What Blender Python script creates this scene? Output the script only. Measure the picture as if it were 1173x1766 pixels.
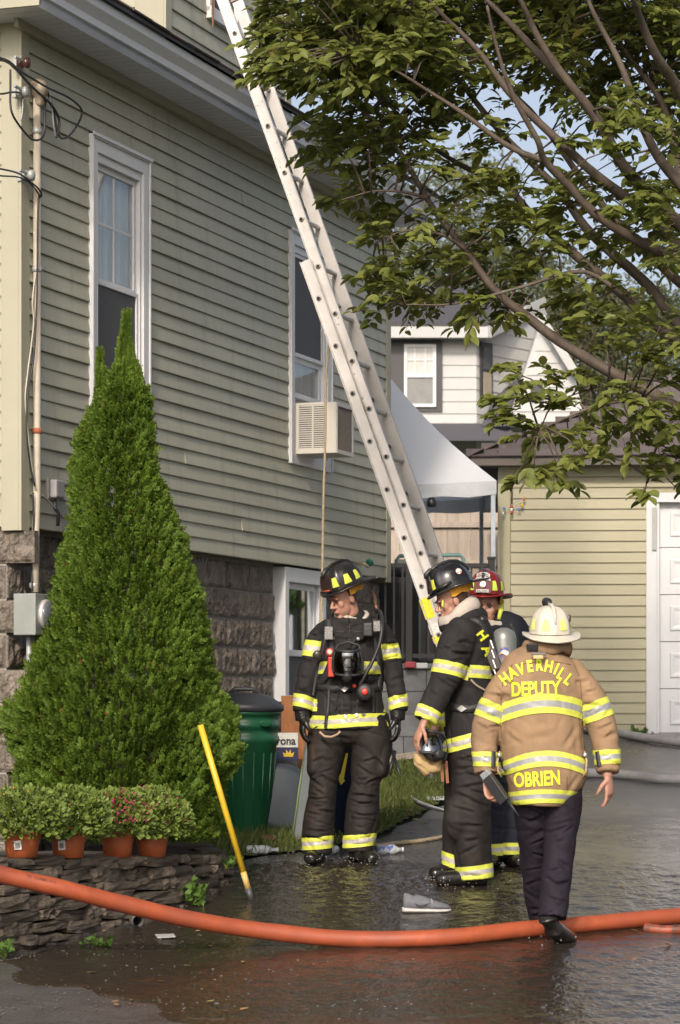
import bpy, bmesh, math, random
import numpy as np
from mathutils import Vector, Matrix, noise
from mathutils.bvhtree import BVHTree

for o in list(bpy.data.objects): bpy.data.objects.remove(o)
scene = bpy.context.scene
COL = scene.collection
rnd = random.Random(7)
V = Vector

# ------------------------------------------------------------------ camera
FPX, PX0, PY0, CAMZ = 4700.0, 586.5, 1220.0, 1.5      # focal length in photo pixels, horizon row, eye height
cam = bpy.data.cameras.new('camera')
camo = bpy.data.objects.new('camera', cam); COL.objects.link(camo)
camo.location = (0, 0, CAMZ); camo.rotation_euler = (math.radians(90), 0, 0)
cam.sensor_fit = 'VERTICAL'; cam.sensor_height = 36; cam.sensor_width = 24
cam.lens = FPX / 1766 * 36
cam.shift_y = (PY0 - 883) / 1766
cam.clip_end = 2000
cam.dof.use_dof = True; cam.dof.focus_distance = 16.6; cam.dof.aperture_fstop = 6.3
scene.camera = camo
scene.cycles.max_bounces=6; scene.cycles.diffuse_bounces=3; scene.cycles.glossy_bounces=3; scene.cycles.transmission_bounces=3; scene.cycles.transparent_max_bounces=10
scene.render.resolution_x = 680; scene.render.resolution_y = 1024

# ------------------------------------------------------------------ sky and sun
SUN_EL = math.radians(33)
sdir = V((-0.193, -0.981, 0)).normalized()               # horizontal direction towards the sun
svec = V((sdir.x*math.cos(SUN_EL), sdir.y*math.cos(SUN_EL), math.sin(SUN_EL)))
world = bpy.data.worlds.new('World'); scene.world = world; world.use_nodes = True
wn = world.node_tree.nodes; wl = world.node_tree.links
sky = wn.new('ShaderNodeTexSky'); sky.sky_type = 'NISHITA'; sky.sun_disc = False
sky.sun_elevation = SUN_EL; sky.sun_rotation = math.atan2(sdir.x, sdir.y)
sky.air_density = 0.75; sky.dust_density = 5.0; sky.ozone_density = 0.4
hz = wn.new('ShaderNodeHueSaturation'); hz.inputs['Saturation'].default_value = 0.62     # hazy air
wl.new(sky.outputs[0], hz.inputs['Color']); wl.new(hz.outputs[0], wn['Background'].inputs[0]); wn['Background'].inputs[1].default_value = 0.15
sun = bpy.data.lights.new('sun', 'SUN'); sun.energy = 2.0; sun.angle = math.radians(4); sun.color = (1.0, 0.88, 0.74)
suno = bpy.data.objects.new('sun', sun); COL.objects.link(suno)
suno.rotation_euler = svec.to_track_quat('Z', 'Y').to_euler()
vs = scene.view_settings; vs.view_transform = 'Standard'; vs.look = 'None'; vs.exposure = 0.45; vs.gamma = 1

# ------------------------------------------------------------------ helpers
def W(px, py, Y):
    "point at depth Y seen at photo pixel (px, py)"
    return V(((px-PX0)*Y/FPX, Y, CAMZ-(py-PY0)*Y/FPX))
def gz(y):
    "height of the driveway slope"
    if y < 13.1: return 0.004*(y-13.1) if y > 9 else -0.0164
    if y > 27: return 1.39 + 0.35*(1-math.exp(-(y-27)*0.1/0.35))
    return 0.1*y-1.31
def GY(py): return 2.81/(0.1+(py-PY0)/FPX)
def G(px, py):
    y = GY(py); return V(((px-PX0)*y/FPX, y, gz(y)))

def tag(o, label=None, cat=None, group=None, kind=None):
    if label: o['label'] = label
    if cat: o['category'] = cat
    if group: o['group'] = group
    if kind: o['kind'] = kind
    return o
def empty(name, loc=(0,0,0), rz=0, label=None, cat=None, group=None):
    o = bpy.data.objects.new(name, None); COL.objects.link(o)
    o.location = loc; o.rotation_euler = (0, 0, rz); o.empty_display_size = .1
    return tag(o, label, cat, group)
def link(name, me, parent=None, loc=None):
    o = bpy.data.objects.new(name, me); COL.objects.link(o)
    if parent: o.parent = parent
    if loc is not None: o.location = loc
    return o

class MB:
    def __init__(s): s.v=[]; s.f=[]; s.mi=[]; s.sm=[]
    def add(s, vs, fs, mat=0, smooth=False):
        b=len(s.v); s.v.extend(tuple(v) for v in vs)
        for f in fs: s.f.append(tuple(i+b for i in f)); s.mi.append(mat); s.sm.append(smooth)
        return s
    def box(s, x0,x1,y0,y1,z0,z1, mat=0, M=None):
        vs=[V((x,y,z)) for x in (x0,x1) for y in (y0,y1) for z in (z0,z1)]
        if M is not None: vs=[M@v for v in vs]
        return s.add(vs, [(0,1,3,2),(4,6,7,5),(0,4,5,1),(2,3,7,6),(0,2,6,4),(1,5,7,3)], mat)
    def bar(s, a, b, w, h, mat=0, up=V((0,0,1))):
        "rectangular bar from a to b, w across, h along up"
        a=V(a); b=V(b); t=(b-a).normalized(); x=t.cross(up)
        if x.length<1e-5: x=t.cross(V((0,1,0)))
        x.normalize(); y=x.cross(t)
        vs=[p+x*(i*w/2)+y*(j*h/2) for p in (a,b) for i,j in ((-1,-1),(1,-1),(1,1),(-1,1))]
        return s.add(vs,[(0,1,2,3),(7,6,5,4),(0,4,5,1),(1,5,6,2),(2,6,7,3),(3,7,4,0)],mat)
    def tube(s, pts, r, n=8, mat=0, smooth=True, ref=None, cap=True, b=None):
        pts=[V(p) for p in pts]; m=len(pts)
        if not hasattr(r,'__len__'): r=[r]*m
        vs=[]; px=None
        for i,p in enumerate(pts):
            t=(pts[min(i+1,m-1)]-pts[max(i-1,0)])
            if t.length<1e-9: t=V((0,0,1))
            t.normalize()
            if ref is not None:
                d=ref-t*ref.dot(t)
                if d.length<1e-4: d=V((1,0,0))-t*t.x
            else:
                d=px-t*px.dot(t) if px is not None else (V((0,0,1))-t*t.z if abs(t.z)<.9 else V((0,1,0))-t*t.y)
            d.normalize(); px=d; e=t.cross(d)
            for k in range(n):
                a=2*math.pi*k/n
                bb=b[i] if b is not None else r[i]
                vs.append(p+e*(r[i]*math.cos(a))+d*(bb*math.sin(a)))
        fs=[(i*n+k,i*n+(k+1)%n,(i+1)*n+(k+1)%n,(i+1)*n+k) for i in range(m-1) for k in range(n)]
        if cap: fs+= [tuple(range(n-1,-1,-1)), tuple((m-1)*n+k for k in range(n))]
        return s.add(vs,fs,mat,smooth)
    def lathe(s, prof, c=(0,0,0), n=24, mat=0, smooth=True, M=None, cap=True):
        c=V(c); vs=[]
        for r,z in prof:
            for k in range(n):
                a=2*math.pi*k/n; v=V((r*math.cos(a),r*math.sin(a),z))
                vs.append((M@v if M is not None else v)+c)
        m=len(prof)
        fs=[(i*n+k,i*n+(k+1)%n,(i+1)*n+(k+1)%n,(i+1)*n+k) for i in range(m-1) for k in range(n)]
        if cap: fs+=[tuple(range(n-1,-1,-1)), tuple((m-1)*n+k for k in range(n))]
        return s.add(vs,fs,mat,smooth)
    def ell(s, c, rad, M=None, mat=0, n=16, m=10):
        c=V(c); prof=[(math.sin(math.pi*i/m),-math.cos(math.pi*i/m)) for i in range(m+1)]
        prof[0]=(1e-4,-1); prof[-1]=(1e-4,1)
        D=Matrix.Diagonal(V(rad)).to_3x3()
        if M is not None: D=M@D
        return s.lathe(prof,c,n,mat,True,D,cap=False)
    def prism(s, poly, d, mat=0):
        "extrude a planar 3-D polygon by vector d"
        n=len(poly); d=V(d); vs=[V(p) for p in poly]+[V(p)+d for p in poly]
        return s.add(vs,[tuple(range(n-1,-1,-1)),tuple(range(n,2*n))]+[(i,(i+1)%n,n+(i+1)%n,n+i) for i in range(n)],mat)
    def mesh(s, name, mats):
        me=bpy.data.meshes.new(name); me.from_pydata(s.v,[],s.f)
        for m in (mats if isinstance(mats,(list,tuple)) else [mats]): me.materials.append(m)
        me.polygons.foreach_set('material_index', s.mi); me.polygons.foreach_set('use_smooth', s.sm); me.update()
        return me
    def build(s, name, mats, parent=None, bevel=0, loc=None, fix=False):
        me=s.mesh(name,mats)
        if fix:
            bm=bmesh.new(); bm.from_mesh(me); bmesh.ops.recalc_face_normals(bm,faces=bm.faces); bm.to_mesh(me); bm.free()
        o=link(name,me,parent,loc)
        if bevel:
            b=o.modifiers.new('b','BEVEL'); b.width=bevel; b.segments=2; b.limit_method='ANGLE'
        return o
def bx(name, dims, mat, parent=None, bevel=0.0):
    m=MB(); m.box(*dims); return m.build(name, mat, parent, bevel)
def crom(pts, per=6):
    "Catmull-Rom through tuples of any length"
    P=[np.array(p,float) for p in pts]; out=[]
    for i in range(len(P)-1):
        p0=P[max(i-1,0)]; p1=P[i]; p2=P[i+1]; p3=P[min(i+2,len(P)-1)]
        for k in range(per):
            t=k/per
            out.append(.5*((2*p1)+(-p0+p2)*t+(2*p0-5*p1+4*p2-p3)*t*t+(-p0+3*p1-3*p2+p3)*t**3))
    out.append(P[-1]); return out
def fast_mesh(name, verts, faces, mats, mi=None, smooth=False):
    "verts (n,3) array, faces (m,k) array"
    me=bpy.data.meshes.new(name); verts=np.asarray(verts,np.float32); faces=np.asarray(faces,np.int32)
    k=faces.shape[1]; me.vertices.add(len(verts)); me.vertices.foreach_set('co',verts.ravel())
    me.loops.add(faces.size); me.loops.foreach_set('vertex_index',faces.ravel())
    me.polygons.add(len(faces)); me.polygons.foreach_set('loop_start',np.arange(0,faces.size,k,dtype=np.int32))
    me.polygons.foreach_set('loop_total',np.full(len(faces),k,np.int32))
    for m in (mats if isinstance(mats,(list,tuple)) else [mats]): me.materials.append(m)
    if mi is not None: me.polygons.foreach_set('material_index',np.asarray(mi,np.int32))
    me.polygons.foreach_set('use_smooth',np.full(len(faces),smooth,bool))
    me.update(calc_edges=True); me.validate(); return me

# ------------------------------------------------------------------ materials
MATS={}
def mat(name, col, rough=.6, metal=0., var=.12, vs=6., bump=0., bs=80., orand=0., spec=.5, world_pos=False, stretch=None,
        col2=None, c2s=2., c2lo=.5, c2hi=.65, trans=0., coat=0., bdist=.004):
    if name in MATS: return MATS[name]
    m=bpy.data.materials.new(name); m.use_nodes=True; n=m.node_tree.nodes; l=m.node_tree.links
    p=n['Principled BSDF']; p.inputs['Roughness'].default_value=rough; p.inputs['Metallic'].default_value=metal
    p.inputs['Specular IOR Level'].default_value=spec
    if coat: p.inputs['Coat Weight'].default_value=coat; p.inputs['Coat Roughness'].default_value=.15
    if world_pos: src=n.new('ShaderNodeNewGeometry').outputs['Position']
    else: src=n.new('ShaderNodeTexCoord').outputs['Object']
    if stretch:
        mp=n.new('ShaderNodeMapping'); mp.inputs['Scale'].default_value=stretch; l.new(src,mp.inputs['Vector']); src=mp.outputs[0]
    if orand and not world_pos:
        oi=n.new('ShaderNodeObjectInfo'); ad=n.new('ShaderNodeVectorMath'); ad.operation='ADD'
        sc=n.new('ShaderNodeMath'); sc.operation='MULTIPLY'; sc.inputs[1].default_value=37.
        l.new(oi.outputs['Random'],sc.inputs[0]); l.new(src,ad.inputs[0]); l.new(sc.outputs[0],ad.inputs[1]); src=ad.outputs[0]
    no=n.new('ShaderNodeTexNoise'); no.inputs['Scale'].default_value=vs; no.inputs['Detail'].default_value=6; no.inputs['Roughness'].default_value=.65
    l.new(src,no.inputs['Vector'])
    mx=n.new('ShaderNodeMix'); mx.data_type='RGBA'
    mx.inputs[6].default_value=tuple(c*(1-var) for c in col)+(1,); mx.inputs[7].default_value=tuple(min(1,c*(1+var)) for c in col)+(1,)
    mr=n.new('ShaderNodeMapRange'); mr.inputs[1].default_value=.3; mr.inputs[2].default_value=.7
    l.new(no.outputs['Fac'],mr.inputs[0]); l.new(mr.outputs[0],mx.inputs[0]); out=mx.outputs[2]
    if col2 is not None:
        n2=n.new('ShaderNodeTexNoise'); n2.inputs['Scale'].default_value=c2s; n2.inputs['Detail'].default_value=7; n2.inputs['Roughness'].default_value=.7
        l.new(src,n2.inputs['Vector']); r2=n.new('ShaderNodeMapRange'); r2.inputs[1].default_value=c2lo; r2.inputs[2].default_value=c2hi
        l.new(n2.outputs['Fac'],r2.inputs[0]); m2=n.new('ShaderNodeMix'); m2.data_type='RGBA'; m2.inputs[7].default_value=tuple(col2)+(1,)
        l.new(r2.outputs[0],m2.inputs[0]); l.new(out,m2.inputs[6]); out=m2.outputs[2]
    if orand:
        oi=n.new('ShaderNodeObjectInfo'); rr=n.new('ShaderNodeMapRange'); rr.inputs[3].default_value=1-orand; rr.inputs[4].default_value=1+orand
        l.new(oi.outputs['Random'],rr.inputs[0]); hs=n.new('ShaderNodeHueSaturation'); l.new(rr.outputs[0],hs.inputs['Value']); l.new(out,hs.inputs['Color']); out=hs.outputs[0]
    l.new(out,p.inputs['Base Color'])
    if bump:
        nb=n.new('ShaderNodeTexNoise'); nb.inputs['Scale'].default_value=bs; nb.inputs['Detail'].default_value=4; l.new(src,nb.inputs['Vector'])
        b=n.new('ShaderNodeBump'); b.inputs['Strength'].default_value=bump; b.inputs['Distance'].default_value=bdist
        l.new(nb.outputs['Fac'],b.inputs['Height']); l.new(b.outputs[0],p.inputs['Normal'])
    if trans:
        tr=n.new('ShaderNodeBsdfTranslucent'); l.new(out,tr.inputs['Color']); ms=n.new('ShaderNodeMixShader'); ms.inputs[0].default_value=trans
        l.new(p.outputs[0],ms.inputs[1]); l.new(tr.outputs[0],ms.inputs[2]); l.new(ms.outputs[0],n['Material Output'].inputs[0])
    MATS[name]=m; return m
def glass_mat(name, tint=(.88,.9,.9), refl=.0, dark=.35):
    "window pane: mostly clear with a mirror-like reflection"
    m=bpy.data.materials.new(name); m.use_nodes=True; n=m.node_tree.nodes; l=m.node_tree.links; n.remove(n['Principled BSDF'])
    t=n.new('ShaderNodeBsdfTransparent'); t.inputs[0].default_value=tuple(tint)+(1,)
    g=n.new('ShaderNodeBsdfGlossy'); g.inputs['Roughness'].default_value=.03; g.inputs[0].default_value=(.9,.95,1,1)
    lw=n.new('ShaderNodeLayerWeight'); fr=n.new('ShaderNodeMath'); fr.operation='POWER'; fr.inputs[1].default_value=4.5; l.new(lw.outputs['Facing'],fr.inputs[0])
    ad=n.new('ShaderNodeMath'); ad.operation='ADD'; ad.inputs[1].default_value=refl+.03; ad.use_clamp=True; l.new(fr.outputs[0],ad.inputs[0])
    ms=n.new('ShaderNodeMixShader'); l.new(ad.outputs[0],ms.inputs[0]); l.new(t.outputs[0],ms.inputs[1]); l.new(g.outputs[0],ms.inputs[2])
    l.new(ms.outputs[0],n['Material Output'].inputs[0]); return m

M_sage=mat('sage_siding',(.365,.358,.275),.5,var=.05,vs=3,world_pos=True,bump=.12,bs=60,bdist=.002,col2=(.16,.15,.115),c2s=1.6,c2lo=.54,c2hi=.9,orand=.05,stretch=(4.5,4.5,.55))
M_sagetrim=mat('sage_trim',(.33,.315,.235),.5,var=.04,vs=3,world_pos=True)
M_khaki=mat('garage_siding',(.325,.30,.195),.5,var=.04,vs=2,world_pos=True,col2=(.23,.205,.13),c2s=1.2,c2lo=.55,c2hi=.9,orand=.04)
M_white=mat('white_vinyl',(.58,.585,.60),.4,var=.04,vs=5,col2=(.5,.5,.48),c2s=3,c2lo=.62,c2hi=.9)
M_soffit=mat('soffit_white',(.58,.60,.64),.5,var=.05,vs=3,col2=(.36,.34,.32),c2s=2,c2lo=.6,c2hi=.9)
M_shingle=mat('shingle_brown',(.10,.082,.08),.9,var=.3,vs=90,orand=.22,bump=.5,bs=200)
M_shingleD=mat('shingle_dark',(.062,.06,.07),.9,var=.3,vs=60,orand=.15,bump=.4,bs=200)
M_stoneblk=mat('rock_face_block',(.14,.115,.09),.55,var=.5,vs=14,orand=.18,bump=.9,bs=26,bdist=.02,col2=(.03,.025,.02),c2s=7,c2lo=.5,c2hi=.68)
M_mortar=mat('mortar',(.24,.22,.19),.9,var=.2,vs=20,world_pos=True,bump=.4)
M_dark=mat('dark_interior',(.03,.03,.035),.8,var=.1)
M_curtain=mat('curtain',(.55,.55,.52),.9,var=.15,vs=4,stretch=(14,14,1))
M_screen=mat('insect_screen',(.055,.055,.06),.6,var=.1,vs=30)
M_glass=glass_mat('window_glass')
M_alu=mat('aluminium',(.52,.495,.475),.45,metal=.5,var=.10,vs=9,bump=.06,bs=120,col2=(.42,.40,.38),c2s=6,c2lo=.6,c2hi=.85)
M_conduit=mat('painted_conduit',(.42,.37,.29),.55,var=.12,vs=14,col2=(.26,.20,.15),c2s=9,c2lo=.6,c2hi=.8)
M_greymetal=mat('grey_metal',(.33,.34,.33),.45,metal=.2,var=.08)
M_black=mat('black_rubber',(.018,.018,.02),.5,var=.2,vs=20)
M_blackm=mat('black_metal',(.02,.02,.022),.4,var=.15)
M_iron=mat('black_iron',(.014,.014,.016),.4,var=.1)
M_asphault=None
M_soil=mat('soil',(.045,.032,.022),.95,var=.4,vs=20,bump=.8,bs=40,bdist=.02,world_pos=True)
M_lawnbase=mat('lawn_base',(.05,.062,.02),.95,var=.4,vs=9,bump=.6,bs=60,world_pos=True)
M_grass=mat('grass_blade',(.085,.125,.025),.6,var=.35,vs=3,world_pos=True,trans=.3)
# ================================================================== GROUND
def sheet(name, x0,x1,y0,y1,nx,ny,zf,m,smooth=True,keep=None):
    xs=np.linspace(x0,x1,nx+1); ys=np.linspace(y0,y1,ny+1)
    vs=[(x,y,zf(x,y)) for y in ys for x in xs]; fs=[]
    for j in range(ny):
        for i in range(nx):
            a=j*(nx+1)+i
            if keep is None or keep((xs[i]+xs[i+1])/2,(ys[j]+ys[j+1])/2): fs.append((a,a+1,a+nx+2,a+nx+1))
    return link(name, fast_mesh(name,vs,fs,m,smooth=smooth))
# one terrain sheet out to the horizon
ys=[-60,-20,0,5,9,11,12,13.1]+list(np.arange(14,36,1.))+[40,50,70,110,200,500,1500]
xs=[-900,-200,-60,-20,-8,-4,-2,0,2,4,8,20,60,200,900]
gv=[(x,y,gz(y)-.03) for y in ys for x in xs]; nx=len(xs)
gf=[(j*nx+i,j*nx+i+1,(j+1)*nx+i+1,(j+1)*nx+i) for j in range(len(ys)-1) for i in range(nx-1)]
tag(link('ground',fast_mesh('ground',gv,gf,mat('ground_turf',(.05,.06,.025),.95,var=.4,vs=4,world_pos=True),smooth=True)),kind='structure')

def asphalt_mat():
    m=bpy.data.materials.new('wet_asphalt'); m.use_nodes=True; n=m.node_tree.nodes; l=m.node_tree.links; p=n['Principled BSDF']
    pos=n.new('ShaderNodeNewGeometry').outputs['Position']
    def noi(scale,detail=5,st=None,rough=.6):
        a=n.new('ShaderNodeTexNoise'); a.inputs['Scale'].default_value=scale; a.inputs['Detail'].default_value=detail; a.inputs['Roughness'].default_value=rough
        if st:
            mp=n.new('ShaderNodeMapping'); mp.inputs['Scale'].default_value=st; l.new(pos,mp.inputs[0]); l.new(mp.outputs[0],a.inputs['Vector'])
        else: l.new(pos,a.inputs['Vector'])
        return a.outputs['Fac']
    def rng(x,a,b,c,d):
        r=n.new('ShaderNodeMapRange'); r.inputs[1].default_value=a; r.inputs[2].default_value=b; r.inputs[3].default_value=c; r.inputs[4].default_value=d; l.new(x,r.inputs[0]); return r.outputs[0]
    def mth(op,a,b):
        r=n.new('ShaderNodeMath'); r.operation=op
        for i,x in enumerate((a,b)):
            if isinstance(x,(int,float)): r.inputs[i].default_value=x
            else: l.new(x,r.inputs[i])
        return r.outputs[0]
    sep=n.new('ShaderNodeSeparateXYZ'); l.new(pos,sep.inputs[0])
    # dry tongue of drive at the near left, damp patches further up
    dry_near=rng(mth('ADD',mth('ADD',mth('MULTIPLY',sep.outputs['X'],1.66),mth('MULTIPLY',sep.outputs['Y'],1.23)),mth('MULTIPLY',noi(2.2,7),1.6)),15.2,16.4,1,0)
    far=rng(sep.outputs['Y'],17.5,21,0,1)
    patch=rng(noi(1.1,5,(1,.45,1)),.40,.60,0,1)
    dry=mth('MAXIMUM',mth('MULTIPLY',dry_near,.32),mth('MULTIPLY',far,mth('SUBTRACT',1,mth('MULTIPLY',patch,.8))))
    grain=noi(160,4); blot=noi(5,6)
    c1=n.new('ShaderNodeMix'); c1.data_type='RGBA'; c1.inputs[6].default_value=(.026,.023,.022,1); c1.inputs[7].default_value=(.07,.064,.06,1); l.new(rng(blot,.3,.7,0,1),c1.inputs[0])
    c2=n.new('ShaderNodeMix'); c2.data_type='RGBA'; c2.inputs[6].default_value=(.085,.083,.086,1); c2.inputs[7].default_value=(.20,.195,.195,1); l.new(rng(grain,.3,.7,0,1),c2.inputs[0])
    c3=n.new('ShaderNodeMix'); c3.data_type='RGBA'; l.new(dry,c3.inputs[0]); l.new(c1.outputs[2],c3.inputs[6]); l.new(c2.outputs[2],c3.inputs[7])
    l.new(c3.outputs[2],p.inputs['Base Color'])
    rw=rng(noi(6,5),.3,.7,.10,.30)
    rm=n.new('ShaderNodeMix'); rm.data_type='FLOAT'; l.new(dry,rm.inputs[0]); l.new(rw,rm.inputs[2]); rm.inputs[3].default_value=.45; l.new(rm.outputs[0],p.inputs['Roughness'])
    b=n.new('ShaderNodeBump'); b.inputs['Distance'].default_value=.004; l.new(grain,b.inputs['Height']); l.new(rng(dry,0,1,.12,.6),b.inputs['Strength'])
    l.new(b.outputs[0],p.inputs['Normal']); return m
M_asphalt=asphalt_mat()
DEDGE=[(-2.9,11.0),(-2.75,13.4),(-1.95,14.5),(-1.33,15.6),(-.95,16.4),(-.74,17.3),(-.62,18.15),(-.2,18.35),(.256,18.92),(.568,20.0),(.81,20.76),(.98,21.6),(1.2,22.9),(1.35,25.9)]
def edge_x(y):
    if y<=DEDGE[0][1]: return DEDGE[0][0]
    for (xa,ya),(xb,yb) in zip(DEDGE,DEDGE[1:]):
        if y<=yb: return xa+(xb-xa)*(y-ya)/(yb-ya)
    return DEDGE[-1][0]
rows=list(np.arange(4,13,.75))+list(np.arange(13,26.01,.2)); cols=14; dv=[]; df=[]
for y in rows:
    x0=edge_x(y)+.02*math.sin(y*7)+.012*math.sin(y*23); x1=7.5
    if y>25.75: x0=1.4
    for i in range(cols+1): dv.append((x0+(x1-x0)*i/cols,y,gz(y)+.002*noise.noise(V((x0*3+i,y*2,0)))))
for j in range(len(rows)-1):
    for i in range(cols): a=j*(cols+1)+i; df.append((a,a+1,a+cols+2,a+cols+1))
tag(link('driveway',fast_mesh('driveway',dv,df,M_asphalt,smooth=True)),kind='structure')

# ================================================================== HOUSE
HX,HY=-1.975,16.8; HU=V((.3277,.9448,0)); HN=V((.9448,-.3277,0))
def s_of(px,o=0):
    k=(px-PX0)/FPX; return (k*(HY-HN.x*0-.3277*o)-HX-.9448*o)/(.3277-.9448*k)
def z_of(py,s,o=0): return CAMZ-(py-PY0)/FPX*(HY+.9448*s-.3277*o)
LEN=7.3; ZB=2.62; ZT=5.74; EXP=.1016
house=empty('house',(HX,HY,0),math.atan2(.9448,.3277),'sage green clapboard house with tall white windows and rock-faced foundation','house')
w1=(s_of(151),s_of(252),3.41,5.24); w2=(s_of(495),s_of(567),3.41,5.24); wb=(s_of(478,-.07),s_of(549,-.07),1.545,2.60)
print('windows',w1,w2,wb)
def wall_boxes(mb,x0,x1,z0,z1,holes,y0,y1):
    xs=sorted({x0,x1,*[h[0] for h in holes],*[h[1] for h in holes]}); zs=sorted({z0,z1,*[h[2] for h in holes],*[h[3] for h in holes]})
    for a,b in zip(xs,xs[1:]):
        for c,d in zip(zs,zs[1:]):
            if any(h[0]<=(a+b)/2<=h[1] and h[2]<=(c+d)/2<=h[3] for h in holes): continue
            mb.box(a,b,y0,y1,c,d)
m=MB(); wall_boxes(m,0.02,LEN-.02,ZB,ZT,[tuple((a+i,b-i,c+i,d-i)) for (a,b,c,d) in (w1,w2) for i in (.04,)],.004,.14)
wall=m.build('side_wall',M_sage,house)
m=MB(); m.box(.004,.14,.14,7,ZB,ZT); m.box(LEN-.14,LEN-.004,.14,7,ZB,ZT); m.box(.14,LEN-.14,6.86,7,ZB,ZT)
front=m.build('front_wall',M_sage,house)
# room behind the windows
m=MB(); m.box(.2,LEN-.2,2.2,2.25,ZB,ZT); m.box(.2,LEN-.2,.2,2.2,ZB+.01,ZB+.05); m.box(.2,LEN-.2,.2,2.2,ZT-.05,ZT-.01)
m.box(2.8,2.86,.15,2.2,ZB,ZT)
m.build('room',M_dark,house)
# clapboards, one object for each board
BCACHE={}
def board(L,parent,name,mt,x,z,y=0,rz=None,exp=EXP,proud=.017):
    key=(round(L,2),mt.name,exp)
    if key not in BCACHE:
        b=MB(); n=max(2,int(L/.35)); vs=[]
        for i in range(n+1):
            xx=L*i/n; w=.0018*math.sin(i*2.1+L*5)
            vs+= [(xx,-.003,exp-.001),(xx,-.003-proud*.45+w*.4,exp*.5),(xx,-proud+w,.006),(xx,-proud+.001+w,0.0),(xx,.003,.002)]
        fs=[]
        for i in range(n):
            for k in range(4): fs.append((i*5+k,i*5+k+1,(i+1)*5+k+1,(i+1)*5+k))
        fs+=[(4,3,2,1,0),tuple(n*5+k for k in range(5))]
        b.add(vs,fs); me=b.mesh(name,mt)
        bm=bmesh.new(); bm.from_mesh(me); bmesh.ops.recalc_face_normals(bm,faces=bm.faces); bm.to_mesh(me); bm.free(); BCACHE[key]=me
    o=link(name,BCACHE[key],parent,(x,y,z))
    if rz: o.rotation_euler=(0,0,rz)
    return o
nc=int((ZT-ZB)/EXP)+1
for i in range(nc):
    z=ZB+i*EXP-.004; zc=z+EXP/2
    if z+EXP>ZT+.05: break
    iv=[(.09,LEN-.09)]
    for w in (w1,w2):
        if w[2]<zc<w[3]:
            iv=[q for a,b in iv for q in (((a,w[0]-.002),(w[1]+.002,b)) if a<w[0] and b>w[1] else ((a,b),))]
    out=[]
    for a,b in iv:
        if b-a>4.2:
            j=a+[2.55,3.66,1.9][(i//2)%3]
            out+=[(a,j),(j+.002,b)]
        else: out.append((a,b))
    for qn,(a,b) in enumerate(out): board(b-a,wall,'clapboard',M_sage,a,z,-.003*((i+qn)%2)+rnd.uniform(-.001,.001))
for i in range(nc):           # front face, the narrow strip seen beyond the corner board
    z=ZB+i*EXP-.004
    if z+EXP>ZT+.05: break
    o=board(1.6,front,'clapboard',M_sagetrim,0,z,1.7,-math.pi/2)
# corner boards
def cb(x,sx,z0=ZB-.03,z1=ZT,w=.095):
    b=MB(); b.box(x-.022 if sx>0 else x-w, x+w if sx>0 else x+.022, -.022,0.0,z0,z1); 
    if sx>0: b.box(x-.022,x-.002,0,w+.02,z0,z1)
    else: b.box(x+.002,x+.022,0,w+.02,z0,z1)
    return b.build('corner_board',M_sagetrim,house,.003)
cb(0,1); cb(LEN,-1,z0=ZB-.035)
# eave: soffit, fascia, crown, shingles
OV=.30
m=MB(); m.box(-.33,LEN+.28,-OV+.01,.0,ZT-.02,ZT); m.box(-.33,.0,0,3,ZT-.02,ZT)
sof=m.build('soffit',M_soffit,house)
m=MB()
for i in range(75):
    m.box(-.33+i*.105,-.33+i*.105+.008,-OV+.02,-.01,ZT-.024,ZT-.0205)
m.build('vent_rib',M_soffit,sof)
prof=[(0,-.012),(.0,.05),(-.02,.055),(-.022,.10),(-.045,.125),(-.07,.15),(-.075,.20),(0,.20)]
m=MB(); n=len(prof)
vs=[(x,-OV+p[0],ZT-.02+p[1]) for x in (-.35,LEN+.30) for p in prof]
m.add(vs,[tuple(range(n)),tuple(range(2*n-1,n-1,-1))]+[(i,n+i,n+(i+1)%n,(i+1)%n) for i in range(n)])
m.build('fascia',M_soffit,house,fix=True)
m=MB(); m.box(-.352,-.33,-OV,4,ZT-.02,ZT+.12); m.build('front_fascia',M_sagetrim,house)
m=MB(); m.box(-.12,LEN+.05,-.05,-.022,ZT-.075,ZT-.021); m.build('frieze_board',M_sagetrim,house)
RS=.62  # roof rise per metre inward
m=MB(); ex=-OV-.10; m.prism([(-.40,ex,ZT+.185),(-.40,3.2,ZT+.185+RS*(3.2-ex)),(-.40,3.2,ZT+.215+RS*(3.2-ex)),(-.40,ex,ZT+.215)],(LEN+.75,0,0))
roof=m.build('roof',M_shingleD,house,fix=True)
k=0
for r in range(3):
    for i in range(27):
        x=-.40+i*.30-(.15 if r%2 else 0); yy=ex-.012+r*.11; zz=ZT+.213+RS*(yy-ex)
        if k==0:
            b=MB(); b.box(.002,.297,0,.16,0,.011,M=Matrix.Rotation(math.atan(RS),3,'X')); shme=b.mesh('shingle',M_shingle)
        k+=1; o=link('shingle',shme,roof,(max(-.42,x),yy+rnd.uniform(-.008,.008),zz+.004+rnd.uniform(0,.006)))
        o.rotation_euler=(rnd.uniform(-.03,.03),0,rnd.uniform(-.02,.02))
m=MB()
for x_ in (.01,LEN-.11): m.prism([(x_,.02,ZT+.001),(x_,3.2,ZT+.001),(x_,3.2,ZT+.16+RS*3.55),(x_,.02,ZT+.16+RS*.38)],(.1,0,0))
m.build('gable_wall',M_sage,house,fix=True)
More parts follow.
